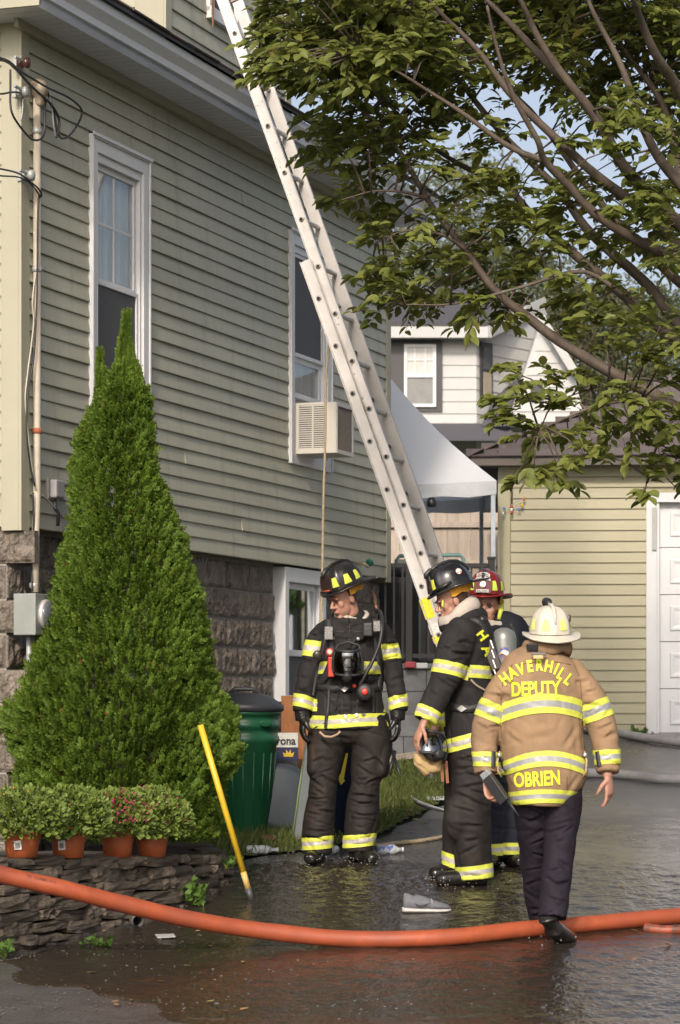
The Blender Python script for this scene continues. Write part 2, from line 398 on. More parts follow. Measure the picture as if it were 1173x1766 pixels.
# dormer
D0,D1,DO=2.77,5.33,.20
m=MB(); m.box(D0+.01,D1-.01,DO+.004,3,6.0,7.15); dw=m.build('dormer_wall',M_sage,house)
dwin=(s_of(354,-.2),s_of(388,-.2)+.25,z_of(22,3.6,-.2),7.1)
for i in range(20):
    z=6.14+i*EXP*1.25
    if z>7.0: break
    if z+.06>dwin[2]:
        for a,b in ((D0+.09,dwin[0]),(dwin[1],D1-.09)): board(b-a,dw,'clapboard',M_sage,a,z,DO,exp=EXP*1.25)
    else: board(D1-D0-.18,dw,'clapboard',M_sage,D0+.09,z,DO,exp=EXP*1.25)
    board(2.6,dw,'clapboard',M_sagetrim,D0,z,DO+2.7,-math.pi/2,exp=EXP*1.25)
m=MB(); m.box(D0-.022,D0+.09,DO-.022,DO,6.1,7.15); m.box(D0-.022,D0-.002,DO,DO+.22,6.1,7.15); m.build('corner_board',M_sagetrim,house,.003)
m=MB(); m.box(D1-.09,D1+.022,DO-.022,DO,6.1,7.15); m.build('corner_board',M_sagetrim,house,.003)
m=MB(); a,b,c,d=dwin; m.box(a,a+.09,DO-.04,DO,c,d); m.box(b-.09,b,DO-.04,DO,c,d); m.box(a,b,DO-.05,DO,c-.05,c+.04); dwi=m.build('window',M_white,house,.004)
m=MB(); m.box(a+.09,b-.09,DO-.012,DO-.006,c+.04,d); m.build('pane',M_screen,dwi)
m=MB(); m.prism([(a-.05,DO-.06,c+.35),(a+.03,DO-.06,c+.35),(a-.0,DO-.07,c-.1),(a-.02,DO-.07,c-.13)],(0,.004,0)); m.build('torn_strip',mat('torn_wood',(.35,.17,.09),.8),dwi)

def window(w,kind):
    a,b,c,d=w; win=empty('window'); win.parent=house; win.location=(a,0,c); Wd=b-a; H=d-c
    def p(name,boxes,mt,bev=.003,par=None):
        mb=MB()
        for q in boxes: mb.box(*q)
        return mb.build(name,mt,win,bev)
    T=.105
    # casing in stepped profiles, with sill
    p('casing',[(0,T,-.030,.0,0,H),(Wd-T,Wd,-.030,.0,0,H),(T,Wd-T,-.030,.0,H-T,H),(T,Wd-T,-.030,0,0,.09),
                (.0,.022,-.042,-.030,0,H),(Wd-.022,Wd,-.042,-.030,0,H),(.022,Wd-.022,-.042,-.030,H-.022,H)],M_white,.004)
    p('head_cap',[(-.01,Wd+.01,-.052,-.0425,H-.012,H+.012)],M_white)
    p('jamb',[(T-.03,T+.03,-.012,.13,.09,H-T),(Wd-T-.03,Wd-T+.03,-.012,.13,.09,H-T),(T+.03,Wd-T-.03,-.012,.13,H-T-.055,H-T)],M_white)
    p('sill',[(T+.03,Wd-T-.03,-.028,.13,.09,.135)],M_white)
    x0,x1=T+.03,Wd-T-.03; z0,z1=.135,H-T-.055; zm=z0+(z1-z0)*.5
    def sash(n,za,zb,y,fr=.04):
        sh=p(n,[(x0,x0+fr,y,y+.03,za,zb),(x1-fr,x1,y,y+.03,za,zb),(x0+fr,x1-fr,y,y+.03,za,za+fr),(x0+fr,x1-fr,y,y+.03,zb-fr,zb)],M_white)
        return sh
    def pane(sh,za,zb,y,mt,fr=.04):
        mb=MB(); mb.box(x0+fr,x1-fr,y+.012,y+.016,za+fr,zb-fr); mb.build('pane',mt,sh)
    def curtain(za,zb):
        mb=MB(); N=60; vs=[]
        for i in range(N+1):
            xx=x0+(x1-x0)*i/N; yy=.075+.012*math.sin(i*1.05)+.008*math.sin(i*.37)
            vs+=[(xx,yy,za),(xx,yy,zb)]
        mb.add(vs,[(2*i,2*i+2,2*i+3,2*i+1) for i in range(N)],0,True); mb.build('curtain',M_curtain,win)
    if kind==1:
        up=sash('upper_sash',zm-.02,z1,.015); pane(up,zm-.02,z1,.015,M_glass)
        xm=(x0+x1)/2; zq=zm+(z1-zm)*.5
        mu=[(xm-.009,xm+.009,.024,.036,zm+.02,z1-.04),(x0+.04,xm-.009,.025,.035,zq-.009,zq+.009),(xm+.009,x1-.04,.025,.035,zq-.009,zq+.009)]
        mb=MB(); [mb.box(*q) for q in mu]; mb.build('muntin',M_white,up)
        lo=sash('screen_frame',z0,zm,-.002,.03); pane(lo,z0,zm,-.002,M_screen,.03)
        curtain(zm,z1)
    else:
        zr=4.27-c
        up=sash('screen_frame',zr,z1,-.002,.03); pane(up,zr,z1,-.002,M_screen,.03)
        za=3.95-c
        lo=sash('lower_sash',za,zr,.02); pane(lo,za,zr,.02,M_glass); curtain(za-.1,zr)
    return win
win1=window(w1,1); win2=window(w2,2)
# basement window
a,b,c,d=wb; win=empty('basement_window'); win.parent=house; win.location=(a,0,c); Wd=b-a; H=d-c; yo=.03
def p(name,boxes,mt,bev=.003,par=None):
    mb=MB(); [mb.box(*q) for q in boxes]; return mb.build(name,mt,par or win,bev)
T=.085
p('casing',[(0,T,yo-.03,yo+.1,0,H),(Wd-T,Wd,yo-.03,yo+.1,0,H),(T,Wd-T,yo-.03,yo+.1,H-T-.03,H),(T,Wd-T,yo-.03,yo+.1,0,.05),(T,T+.03,yo-.01,yo+.1,.05,H-T-.03),(Wd-T-.03,Wd-T,yo-.01,yo+.1,.05,H-T-.03)],M_white,.004)
sh=p('sash',[(T+.03,T+.07,yo+.02,yo+.05,.36,H-T-.03),(Wd-T-.07,Wd-T-.03,yo+.02,yo+.05,.36,H-T-.03),(T+.07,Wd-T-.07,yo+.02,yo+.05,H-T-.08,H-T-.03),(T+.03,Wd-T-.03,yo+.012,yo+.05,.36,.41)],M_white)
p('pane',[(T+.07,Wd-T-.07,yo+.035,yo+.039,.41,H-T-.08)],glass_mat('basement_glass',refl=.35),0,sh)
p('lower_panel',[(T+.03,Wd-T-.03,yo+.04,yo+.05,.05,.36)],mat('weathered_grey_board',(.075,.08,.08),.7,var=.3,vs=5,stretch=(12,1,1)),0)
mb=MB(); N=40; vs=[]
for i in range(N+1):
    xx=T+.07+(Wd-2*T-.14)*i/N; vs+=[(xx,yo+.12+.012*math.sin(i*1.3),.4),(xx,yo+.12+.012*math.sin(i*1.3),H-T-.08)]
mb.add(vs,[(2*i,2*i+2,2*i+3,2*i+1) for i in range(N)],0,True); mb.build('curtain',mat('beige_curtain',(.42,.37,.28),.9,var=.15,vs=4,stretch=(14,14,1)),win)

# foundation of rock-faced blocks
m=MB(); wall_boxes(m,.03,LEN-.02,-.2,ZB-.002,[(a,b,c,d)],.105,.4); m.box(.03,.4,.4,4,-.2,ZB-.002)
fnd=m.build('foundation',M_mortar,house)
def rock_mesh(seed,L,H=.198,side=False):
    r=random.Random(seed); b=MB(); nx,nz=26,10; vs=[]
    off=V((seed*7.3,1.7,seed*3.1))
    for j in range(nz+1):
        for i in range(nx+1):
            x=L*i/nx; z=H*j/nz; e=min(x,L-x,z,H-z)
            f=min(1,e/.025)
            cell=noise.noise(V((x*17,z*6,0))+off)*.5+noise.noise(V((x*38,z*15,3))+off)*.55+noise.noise(V((x*70,z*38,3))+off)*.25
            vs.append((x,-(.006+f*(.014+.034*cell)),z))
    fs=[(j*(nx+1)+i,j*(nx+1)+i+1,(j+1)*(nx+1)+i+1,(j+1)*(nx+1)+i) for j in range(nz) for i in range(nx)]
    b.add(vs,fs,0,False); n0=len(vs)
    b.box(0,L,-.0075,.05,0,H); return b.mesh('block',M_stoneblk)
RM={}
def rmesh(L):
    q=round(L,2)
    if q not in RM: RM[q]=[rock_mesh(i+int(q*100)*10,q) for i in range(5 if q>.3 else 2)]
    return rnd.choice(RM[q])
BL,BH=.49,.215
for r in range(13):
    z=ZB-.012-(r+1)*BH
    if z<.3: break
    x=.032+(0 if r%2 else -.245)
    while x<LEN-.05:
        x0=max(.032,x); x1=min(LEN-.02,x+BL-.016)
        zc=z+BH/2
        segs=[(x0,x1)]
        if z<d and z+BH>c:
            segs=[q for (p0,p1) in segs for q in ([(p0,min(p1,a-.005))] if p0<a else [])+([(max(p0,b+.005),p1)] if p1>b else [])]
        for p0,p1 in segs:
            if p1-p0>.06: link('block',rmesh(p1-p0),fnd,(p0,.1,z))
        x+=BL
    for k in range(2):
        o=link('block',rmesh(.41),fnd,(.03,.11+.41+k*.42+(.0 if r%2 else -.2),z)); o.rotation_euler=(0,0,-math.pi/2)
# porch beam at the far left edge
m=MB(); m.box(-.10,-.03,.14,1.2,z_of(860,0),z_of(843,0)); m.box(-.07,-.03,.17,1.2,ZB-.02,z_of(862,0)); m.build('porch_ledge',mat('grey_ledge',(.16,.15,.15),.7),house,.005)

# ------------------------------------------------------------------ service mast, meter, cables
def HL(s,o,z): return house_M@V((s,-o,z))
house_M=Matrix.Translation((HX,HY,0))@Matrix.Rotation(math.atan2(.9448,.3277),4,'Z')
ms=s_of(65,.05)
mast=empty('service_mast',HL(ms,.05,0),0,'cream painted electrical conduit climbing the corner of the house to a weatherhead','conduit')
def loc(s,o,z): return HL(s,o,z)-mast.location
m=MB(); zt=z_of(170,ms,.05); zb=z_of(1022,ms,.05)
m.tube([loc(ms-.04,.055,zb),loc(ms-.03,.05,zb+.35),loc(ms,.045,zb+.6),loc(ms,.045,zt)],.024,12); m.build('pipe',M_conduit,mast)
m=MB(); m.lathe([(.03,-.02),(.036,0),(.036,.04),(.05,.05),(.058,.09),(.05,.13),(.03,.15),(.004,.155)],loc(ms+.01,.055,zt-.03),16); m.build('weatherhead',mat('old_brass',(.30,.25,.18),.5,metal=.3,var=.3),mast)
for z in (zt-.22,z_of(470,ms),3.2,z_of(1015,ms)):
    m=MB(); m.lathe([(.027,0),(.032,.004),(.032,.03),(.027,.034)],loc(ms if z>2.7 else ms-.035,.046,z),12); m.build('coupling',M_greymetal if z!=3.2 else mat('rusty_strap',(.28,.09,.04),.8,var=.4),mast)
meter=empty('electric_meter',HL(s_of(48,.07),.02,z_of(1097,.1,.1)),math.atan2(.9448,.3277),'grey electric meter box with round glass dial on the foundation','meter')
m=MB(); mh=(1097-1026)/278; m.box(-.10,.14,-.15,-.0,0,mh); m.build('case',mat('meter_grey',(.22,.235,.22),.5,metal=.1),meter,.006)
R=Matrix.Rotation(math.pi/2,3,'X')
m=MB(); m.lathe([(.092,0),(.095,.02),(.088,.03),(.084,.032)],(.02,-.15,mh*.5),24,M=R); m.build('ring',M_alu,meter)
m=MB(); m.lathe([(.083,.0),(.083,.034),(.072,.048),(.01,.054)],(.02,-.15,mh*.5),24,M=R); m.build('dial',mat('meter_glass',(.10,.11,.12),.12,var=.3,vs=40),meter)
m=MB(); m.tube([(.02,-.05,-.3),(.02,-.05,0)],.018,10); m.build('lower_pipe',M_greymetal,meter)
# telephone boxes
tb=empty('cable_junction_box',HL(s_of(95,.05),.0,z_of(862,.35)),math.atan2(.9448,.3277),'small grey plastic cable junction box on the clapboards beside the conduit','junction box')
m=MB(); m.prism([(-.06,-.02,0),(.10,-.02,0),(.085,-.08,.02),(.085,-.08,.10),(.10,-.02,.14),(-.06,-.02,.14),(-.045,-.08,.10),(-.045,-.08,.02)][0:4],(0,0,.12))
m=MB(); m.box(-.06,.09,-.035,0,0,.14); m.box(-.05,.08,-.085,-.035,.012,.128); m.build('cover',mat('box_grey',(.27,.26,.27),.55),tb,.012)
m=MB(); m.tube([(.0,-.05,0),(.0,-.05,-.05),(.03,-.06,-.08),(.02,-.06,-.16)],.012,8); m.build('outlet',M_black,tb)
# insulators and cables (px, py, outward offset)
def cable(pts,r,label,mt=None,name='cable',grp=None):
    q=[]
    for px,py,o in pts:
        s=s_of(px,o); q.append(HL(s,o,z_of(py,s,o)))
    q=[V(p) for p in crom([tuple(p) for p in q],6)]; base=q[0].copy(); mb=MB(); mb.tube([p-base for p in q],r,7)
    ob=mb.build(name,mt or M_black,loc=base); return tag(ob,label,'cable',grp)
cable([(-40,92,.5),(10,103,.3),(34,122,.12),(60,138,.14),(84,152,.14),(118,168,.15),(139,186,.15),(140,202,.15),(128,224,.15),(113,238,.13),(101,232,.1),(92,190,.08),(82,158,.08),(80,150,.06)],.007,'black service cable looping far right below the weatherhead')
cable([(-40,104,.5),(5,104,.3),(28,120,.14),(46,140,.12),(64,158,.10),(80,172,.10),(92,185,.10),(102,206,.1),(101,226,.1),(97,237,.1)],.008,'black service cable running down beside the top of the conduit')
cable([(18,120,.12),(18,150,.12),(18,178,.12),(22,198,.13),(36,220,.13),(55,240,.13),(70,240,.12),(77,228,.11),(77,200,.1),(79,170,.08)],.007,'black cable drooping in a deep loop left of the conduit')
cable([(-40,158,.5),(0,162,.3),(20,159,.2),(36,160,.06)],.006,'short black cable reaching the small bracket by the corner')
cable([(40,165,.05),(39,190,.06),(36,208,.06)],.005,'pale bare wire hanging from the small bracket',M_greymetal)
cable([(84,160,.08),(90,190,.09),(93,220,.09),(97,238,.09)],.006,'grey cable strand hanging in the middle of the loops',M_greymetal)
cable([(-40,284,.6),(0,291,.3),(32,299,.08),(50,312,.07),(66,325,.08),(72,338,.08),(66,352,.07),(64,500,.07),(60,600,.06),(55,640,.05),(48,680,.05),(46,740,.05),(52,800,.05),(60,838,.06)],.006,'long black cable running down beside the conduit')
cable([(-40,296,.6),(0,303,.3),(34,306,.08),(56,320,.08),(70,340,.08)],.005,'thin black cable anchored at the lower bracket')
cable([(62,470,.05),(56,520,.04),(58,560,.04),(47,650,.03),(44,700,.03),(55,800,.04),(62,845,.05),(80,860,.06),(112,895,.05)],.005,'pale cable dropping crookedly towards the junction box',mat('cream_cable',(.45,.42,.36),.5))
cable([(57,850,.05),(58,900,.05),(57,960,.04),(55,1020,.05)],.006,'black cable behind the lower end of the conduit')
def bracket(px,py,label,dark=True):
    s=s_of(px,.05); e=empty('cable_bracket',HL(s,0,z_of(py,s,.05)),math.atan2(.9448,.3277),label,'bracket')
    mb=MB(); mb.lathe([(.012,0),(.03,.01),(.034,.03),(.022,.042),(.034,.055),(.034,.075),(.012,.085)],(0,-.02,0),14,M=Matrix.Rotation(math.pi/2,3,'X')); mb.build('insulator',mat('brown_porcelain',(.06,.025,.02),.2) if dark else M_greymetal,e)
    mb=MB(); mb.box(-.03,.03,-.025,0,-.035,.035); mb.bar((-.12,-.06,.012),(.0,-.06,.012),.016,.016); mb.build('clamp',M_greymetal,e,.003)
bracket(38,109,'brown porcelain cable insulator highest on the house corner'); bracket(37,159,'small metal cable bracket below the porcelain insulator',False); bracket(46,303,'metal cable clamp lowest of three on the house corner',False)

# ------------------------------------------------------------------ air conditioner
ac=empty('air_conditioner',HL(w2[0]+.13,0,z_of(778,s_of(508,.1),.1)),math.atan2(.9448,.3277),'beige louvred window air conditioner hanging out of the house wall','air conditioner')
M_acb=mat('ac_beige',(.56,.53,.48),.5,var=.05,col2=(.36,.32,.27),c2s=5,c2lo=.6,c2hi=.9); AH=.40; AD=.36; AW=.42
m=MB(); m.box(0.012,AW,-AD,.1,0,.018); m.box(.012,AW,-AD,.1,AH-.018,AH); m.box(0,.012,-AD,-AD+.10,0,AH); m.box(0,.012,-.05,.1,0,AH); m.box(0,.012,-AD+.10,-.05,0,.045); m.box(0,.012,-AD+.10,-.05,AH-.02,AH)
m.box(AW-.012,AW,-AD,.1,.018,AH-.018); m.build('case',M_acb,ac,.003)
for i in range(20):
    z=.05+i*.0168
    bx('louvre',(0.001,.011,-AD+.10,-.05,z,z+.0095),M_acb,ac)
m=MB(); m.box(-.001,.0115,-.172,-.160,.045,AH-.02); m.build('louvre_post',M_acb,ac)
m=MB(); m.box(.04,AW-.03,-AD+.04,-.02,.02,AH-.02); m.build('core',M_dark,ac)
m=MB(); m.box(.012,.035,-AD-.006,-AD,0,AH); m.box(AW-.035,AW,-AD-.006,-AD,0,AH); m.box(.035,AW-.035,-AD-.006,-AD,0,.03); m.box(.035,AW-.035,-AD-.006,-AD,AH-.03,AH); m.build('rear_frame',M_acb,ac)
m=MB(); m.box(.035,AW-.035,-AD+.01,-AD+.02,.03,AH-.03)
for i in range(43): m.box(.035+i*.0082,.037+i*.0082,-AD+.001,-AD+.01,.03,AH-.03)
m.build('coil_fins',mat('coil',(.24,.21,.19),.5,metal=.4,var=.2,vs=20,stretch=(1,1,5)),ac)
m=MB(); m.box(-.15,0,-.004,.02,.02,AH); m.box(AW,AW+.1,-.004,.02,.02,AH); m.build('side_panel',M_white,ac)

# ================================================================== STONE WALL + BED
WL=[(-2.62,13.75,.70),(-1.93,14.60,.69),(-1.30,15.66,.64),(-.93,16.40,.615),(-.74,17.15,.565),(-.82,17.75,.60),(-1.25,18.1,.62)]
wlp=[V(p) for p in crom(WL,8)]
def bed_keep(x,y): return True
bm_=MB(); inn=[]
vs=[];fs=[]
for i,p in enumerate(wlp):
    q=V((-2.9,13.9,.7)).lerp(V((-1.2,18.9,.7)),i/(len(wlp)-1))
    for k in range(7):
        t=k/6; v=p.lerp(q,t); v.z=p.z-.03+.05*math.sin(t*2)+.02*noise.noise(v*5); vs.append(v)
for i in range(len(wlp)-1):
    for k in range(6): a_=i*7+k; fs.append((a_,a_+1,a_+8,a_+7))
tag(link('garden_bed',fast_mesh('garden_bed',vs,fs,M_soil,smooth=True)),kind='structure')
sw=empty('stone_wall',(-1.3,15.6,0),0,'low dry-stacked fieldstone retaining wall under the flower pots','wall')
M_stone=mat('fieldstone',(.095,.075,.057),.6,var=.5,vs=12,orand=.42,bump=.8,bs=24,bdist=.012,col2=(.045,.055,.02),c2s=3,c2lo=.55,c2hi=.75)
SM=[]
for q in range(9):
    r=random.Random(q+50); b=MB(); b.box(-.5,.5,-.5,.5,-.5,.5); me=b.mesh('stone',M_stone); bm=bmesh.new(); bm.from_mesh(me)
    bmesh.ops.subdivide_edges(bm,edges=bm.edges,cuts=3,use_grid_fill=True)
    for v in bm.verts:
        c=v.co; nn=noise.noise_vector(c*2.1+V((q*9,0,0))); l=max(abs(c.x),abs(c.y),abs(c.z)); rr=c.length
        v.co=c*(1-.22*max(0,(rr-.62)))+V((nn.x*.10,nn.y*.16,nn.z*.10))
    bm.to_mesh(me); bm.free(); me.polygons.foreach_set('use_smooth',[False]*len(me.polygons)); SM.append(me)
acc=[0.]
for i in range(1,len(wlp)): acc.append(acc[-1]+(wlp[i].xy-wlp[i-1].xy).length)
def wall_at(t):
    t=max(0,min(acc[-1]-1e-4,t)); i=max(j for j in range(len(acc)) if acc[j]<=t); u=(t-acc[i])/(acc[i+1]-acc[i]); p=wlp[i].lerp(wlp[i+1],u); d=(wlp[i+1]-wlp[i]).xy.normalized(); return p,d
z=None; row=0; drop=0.
while drop<.72:
    h=rnd.uniform(.045,.085); t=rnd.uniform(-.2,0)
    while t<acc[-1]:
        L=rnd.uniform(.13,.40) if rnd.random()<.8 else rnd.uniform(.08,.14); p,d=wall_at(t+L/2)
        zc=p.z-drop-h/2
        if zc>gz(p.y)-.06:
            o=link('stone',rnd.choice(SM),sw); dp=rnd.uniform(.16,.26); hh=h*rnd.uniform(.85,1.25)
            nrm=V((d.y,-d.x,0)); bulge=rnd.uniform(-.035,.03)+.10*drop
            o.location=V((p.x,p.y,zc))+nrm*(bulge-dp*.4)-sw.location
            o.rotation_euler=(rnd.uniform(-.07,.07),rnd.uniform(-.06,.06),math.atan2(d.y,d.x)+rnd.uniform(-.1,.1)); o.scale=(L*.97,dp,hh*.92)
        t+=L
    drop+=h
# backing so no light shows through the joints
vs=[];fs=[]
for p,q in zip(wlp,wlp): pass
for i,p in enumerate(wlp):
    d=(wlp[min(i+1,len(wlp)-1)]-wlp[max(i-1,0)]).xy.normalized(); nrm=V((d.y,-d.x,0))
    for dz,of in ((-.02,-.10),(-.8,-.02)): vs.append(V((p.x,p.y,p.z+dz))+nrm*of-sw.location)
for i in range(len(wlp)-1): fs.append((2*i,2*i+1,2*i+3,2*i+2))
link('earth_fill',fast_mesh('earth_fill',vs,fs,M_soil),sw)

# ================================================================== GARAGE
GYF=25.8; gcol=W(863,0,GYF).x
garage=empty('garage',(gcol,GYF,0),math.radians(-4),'pale green clapboard garage with brown shingle roof and white door','garage')
GZ0,GZ1=gz(GYF)-.06,3.80; GW=5.6; dx0=(1113-863)/FPX*GYF
m=MB(); wall_boxes(m,.01,GW,GZ0,GZ1,[(dx0+.1,dx0+2.7,GZ0,z_:=CAMZ-(868-PY0)/FPX*GYF)],.004,.12); m.box(.01,.13,.12,6,GZ0,GZ1); m.box(GW-.12,GW,.12,6,GZ0,GZ1); m.box(.13,GW-.12,5.88,6,GZ0,GZ1); gw=m.build('wall',M_khaki,garage)
i=0; z=GZ0+.03
while z<GZ1-.10:
    if z>z_+.06: board(GW-.12,gw,'clapboard',M_khaki,.10,z)
    else: board(dx0-.10,gw,'clapboard',M_khaki,.10,z); board(GW-dx0-2.82,gw,'clapboard',M_khaki,dx0+2.81,z)
    z+=EXP; i+=1
i=0; z=GZ0+.03
while z<GZ1-.1: board(5.8,gw,'clapboard',M_khaki,0,z,5.95,-math.pi/2); z+=EXP
m=MB(); m.box(-.024,.095,-.024,0,GZ0,GZ1-.08); m.box(-.024,-.003,0,.09,GZ0,GZ1-.08); m.build('corner_board',mat('khaki_trim',(.35,.33,.215),.5,var=.03),garage,.003)
m=MB(); m.box(-.02,GW,-.03,-.002,GZ1-.12,GZ1); m.build('frieze_board',mat('khaki_trim',(.35,.33,.215),.5),garage)
m=MB(); m.box(dx0,dx0+.10,-.03,.0,GZ0,z_+.09); m.box(dx0+.10,dx0+2.7,-.03,0,z_,z_+.09); m.box(dx0+2.7,dx0+2.8,-.03,0,GZ0,z_+.09); m.box(dx0+.10,dx0+.125,-.01,.1,GZ0,z_); m.build('door_casing',M_white,garage,.004)
gd=empty('garage_door'); gd.parent=garage; gd.location=(dx0+.125,.06,GZ0+.02)
PH=.445
for r in range(5):
    pn=bx('door_section',(0,2.57,0,.04,r*PH+.003,(r+1)*PH-.003),M_white,gd,.004)
    for c_ in range(4):
        b=MB(); x0,x1,z0,z1=.10+c_*.62,.62+c_*.62,r*PH+.10,(r+1)*PH-.10
        def rec(i,y): return [(x0+i,y,z0+i),(x1-i,y,z0+i),(x1-i,y,z1-i),(x0+i,y,z1-i)]
        v=rec(0,-.001)+rec(.012,-.012)+rec(.03,-.012)+rec(.055,-.004); f=[]
        for k in range(3):
            for j in range(4): f.append((k*4+j,k*4+(j+1)%4,(k+1)*4+(j+1)%4,(k+1)*4+j))
        f.append((12,13,14,15)); b.add(v,f); b.build('raised_panel',M_white,pn)
m=MB(); m.box(dx0+.055,dx0+.095,-.05,-.031,z_-.45,z_-.05); m.build('door_stop',M_greymetal,garage)
# hip roof with shingle courses
ov=.26; ex0,ey0=-ov-.02,-ov; ridge_z=GZ1+.06+ (GW/2)*.5; cx=GW/2
m=MB(); v=[(ex0,ey0,GZ1+.05),(GW+ov,ey0,GZ1+.05),(GW+ov,6+ov,GZ1+.05),(ex0,6+ov,GZ1+.05),(cx,cx-.1,ridge_z),(cx,6-cx+.1,ridge_z)]
m.add(v,[(0,1,4),(1,2,5,4),(2,3,5),(3,0,4,5),(3,2,1,0)]); groof=m.build('roof',M_shingle,garage,fix=True)
slope=(ridge_z-GZ1-.05)/(cx-.1-ey0); 
b=MB(); b.box(.003,.297,0,.165,0,.012); s_a=b.mesh('shingle',M_shingle)
row=0; yy=ey0-.02
while yy<cx-.35 and row<17:
    zz=GZ1+.055+slope*(yy-ey0); fr=(yy-ey0)/(cx-.1-ey0); xa=ex0-.02+fr*(cx-ex0); x=xa-(.15 if row%2 else 0); xb=min(GW+ov-fr*(GW+ov-cx),3.6)
    while x<xb:
        o=link('shingle',s_a,groof,(max(x,xa),yy,zz+.004+rnd.uniform(0,.004))); o.rotation_euler=(math.atan(slope)+.03,0,rnd.uniform(-.015,.015)); x+=.30
    yy+=.135; row+=1
row=0; xx=ex0-.02; slx=(ridge_z-GZ1-.05)/(cx-ex0)
while row<14:
    fr=(xx-ex0)/(cx-ex0); zz=GZ1+.055+slx*(xx-ex0); ya=ey0-.02+fr*(cx-.1-ey0); y=ya-(.15 if row%2 else 0)
    while y<ya+1.8:
        o=link('shingle',s_a,groof,(xx,max(y,ya)+.297,zz+.004)); o.rotation_euler=(math.atan(slx)+.03,0,-math.pi/2); o.rotation_mode='XYZ'; y+=.30
    xx+=.135; row+=1
m=MB(); m.box(ex0+.01,GW+ov-.01,ey0+.01,ey0+.03,GZ1-.03,GZ1+.048); m.box(ex0+.01,ex0+.03,ey0+.03,6,GZ1-.03,GZ1+.048); m.box(ex0+.03,GW+ov,ey0+.03,-.03,GZ1-.028,GZ1-.01);  m.box(ex0+.03,-.03,-.03,6,GZ1-.028,GZ1-.01); m.build('eave_trim',mat('dark_eave',(.10,.085,.075),.7),garage)
# ornament: string of little coloured lights by the garage corner
orn=empty('light_string',W(882,870,GYF-.06),0,'string of tiny coloured bulbs hanging at the garage corner','string lights')
m=MB(); m.tube([(0,0,.22),(0.005,0,.1),(0,-.01,-.09)],.006,6); m.build('cord',M_blackm,orn)
for i,(x,z,c_) in enumerate(((.0,-.02,(.5,.04,.04)),(.0,-.05,(.7,.68,.64)),(.0,-.08,(.5,.04,.04)),(.12,.05,(.6,.12,.02)),(.10,-.01,(.6,.4,.03)),(.07,-.05,(.1,.25,.5)),(-.07,-.04,(.1,.2,.45)),(-.08,-.09,(.55,.55,.5)))):
    m=MB(); m.ell((x,-.02,z),(.013,.013,.018),n=8,m=6); m.build('bulb',mat('bulb%d'%i,c_,.3),orn)
m=MB(); m.tube([(0,-.01,.0),(.06,-.01,.03),(.12,-.01,.06)],.003,5); m.tube([(.12,-.01,.06),(.10,-.01,0),(.06,-.01,-.06),(-.03,-.01,-.02),(-.08,-.01,-.1)],.003,5); m.build('wire',M_greymetal,orn)

# ================================================================== CANOPY TENT
tx0,tx1,ty0,ty1,tz=-1.62,1.45,25.25,27.4,3.60
tent=empty('canopy_tent',((tx0+tx1)/2,(ty0+ty1)/2,0),0,'white pop-up canopy tent between the two buildings','tent')
def L3(x,y,z): return V((x,y,z))-tent.location
M_tent=mat('white_canvas',(.80,.82,.86),.6,var=.03,vs=2,trans=.4); pk=V(((tx0+tx1)/2,(ty0+ty1)/2,5.42)); cs=[(tx0,ty0),(tx1,ty0),(tx1,ty1),(tx0,ty1)]
m=MB()
for i in range(4):
    a_=V((*cs[i],tz)); b_=V((*cs[(i+1)%4],tz)); n=12; vs=[]; fs=[]
    for j in range(n+1):
        for k in range(n+1):
            t=j/n; base=a_.lerp(b_,k/n); v=base.lerp(pk,t); sag=.16*math.sin(math.pi*t)*(1-t*.3)+.05*math.sin(math.pi*k/n)*(1-t)
            v.z-=sag; vs.append(v-tent.location)
    for j in range(n):
        for k in range(n): q=j*(n+1)+k; fs.append((q,q+1,q+n+2,q+n+1))
    m.add(vs,fs,0,True)
m.build('canopy',M_tent,tent)
m=MB()
for i in range(4):
    a_=V((*cs[i],tz)); b_=V((*cs[(i+1)%4],tz)); n=12; vs=[]
    for k in range(n+1):
        v=a_.lerp(b_,k/n); v.z-=.05*math.sin(math.pi*k/n)
        vs+=[v-tent.location,v-V((0,0,.13+.012*math.sin(k*2.4)))-tent.location]
    m.add(vs,[(2*k,2*k+1,2*k+3,2*k+2) for k in range(n)],0,True)
m.build('valance',mat('grey_valance',(.55,.57,.60),.7,trans=.2),tent)
for x,y in cs:
    m=MB(); m.bar(L3(x-.03 if x>0 else x+.03,y+.03 if y<26 else y-.03,gz(y)),L3(x-.03 if x>0 else x+.03,y+.03 if y<26 else y-.03,tz),.04,.04); m.build('leg',mat('tent_steel',(.40,.44,.50),.4,metal=.3),tent)
for (a_,b_) in ():
    m=MB(); A,B=V((*a_,tz-.1)),V((*b_,tz-.1))
    for k in range(3):
        p0=A.lerp(B,k/3)-tent.location; p1=A.lerp(B,(k+1)/3)-tent.location
        m.bar(p0,p1-V((0,0,.28)),.015,.025); m.bar(p0-V((0,0,.28)),p1,.015,.025)
    m.build('truss',mat('tent_steel',(.40,.44,.50),.4),tent)
m=MB(); m.lathe([(.035,0),(.045,.02),(.045,.05),(.01,.12)],L3(.85,25.3,3.36),12); m.build('hanging_lamp',M_blackm,tent)

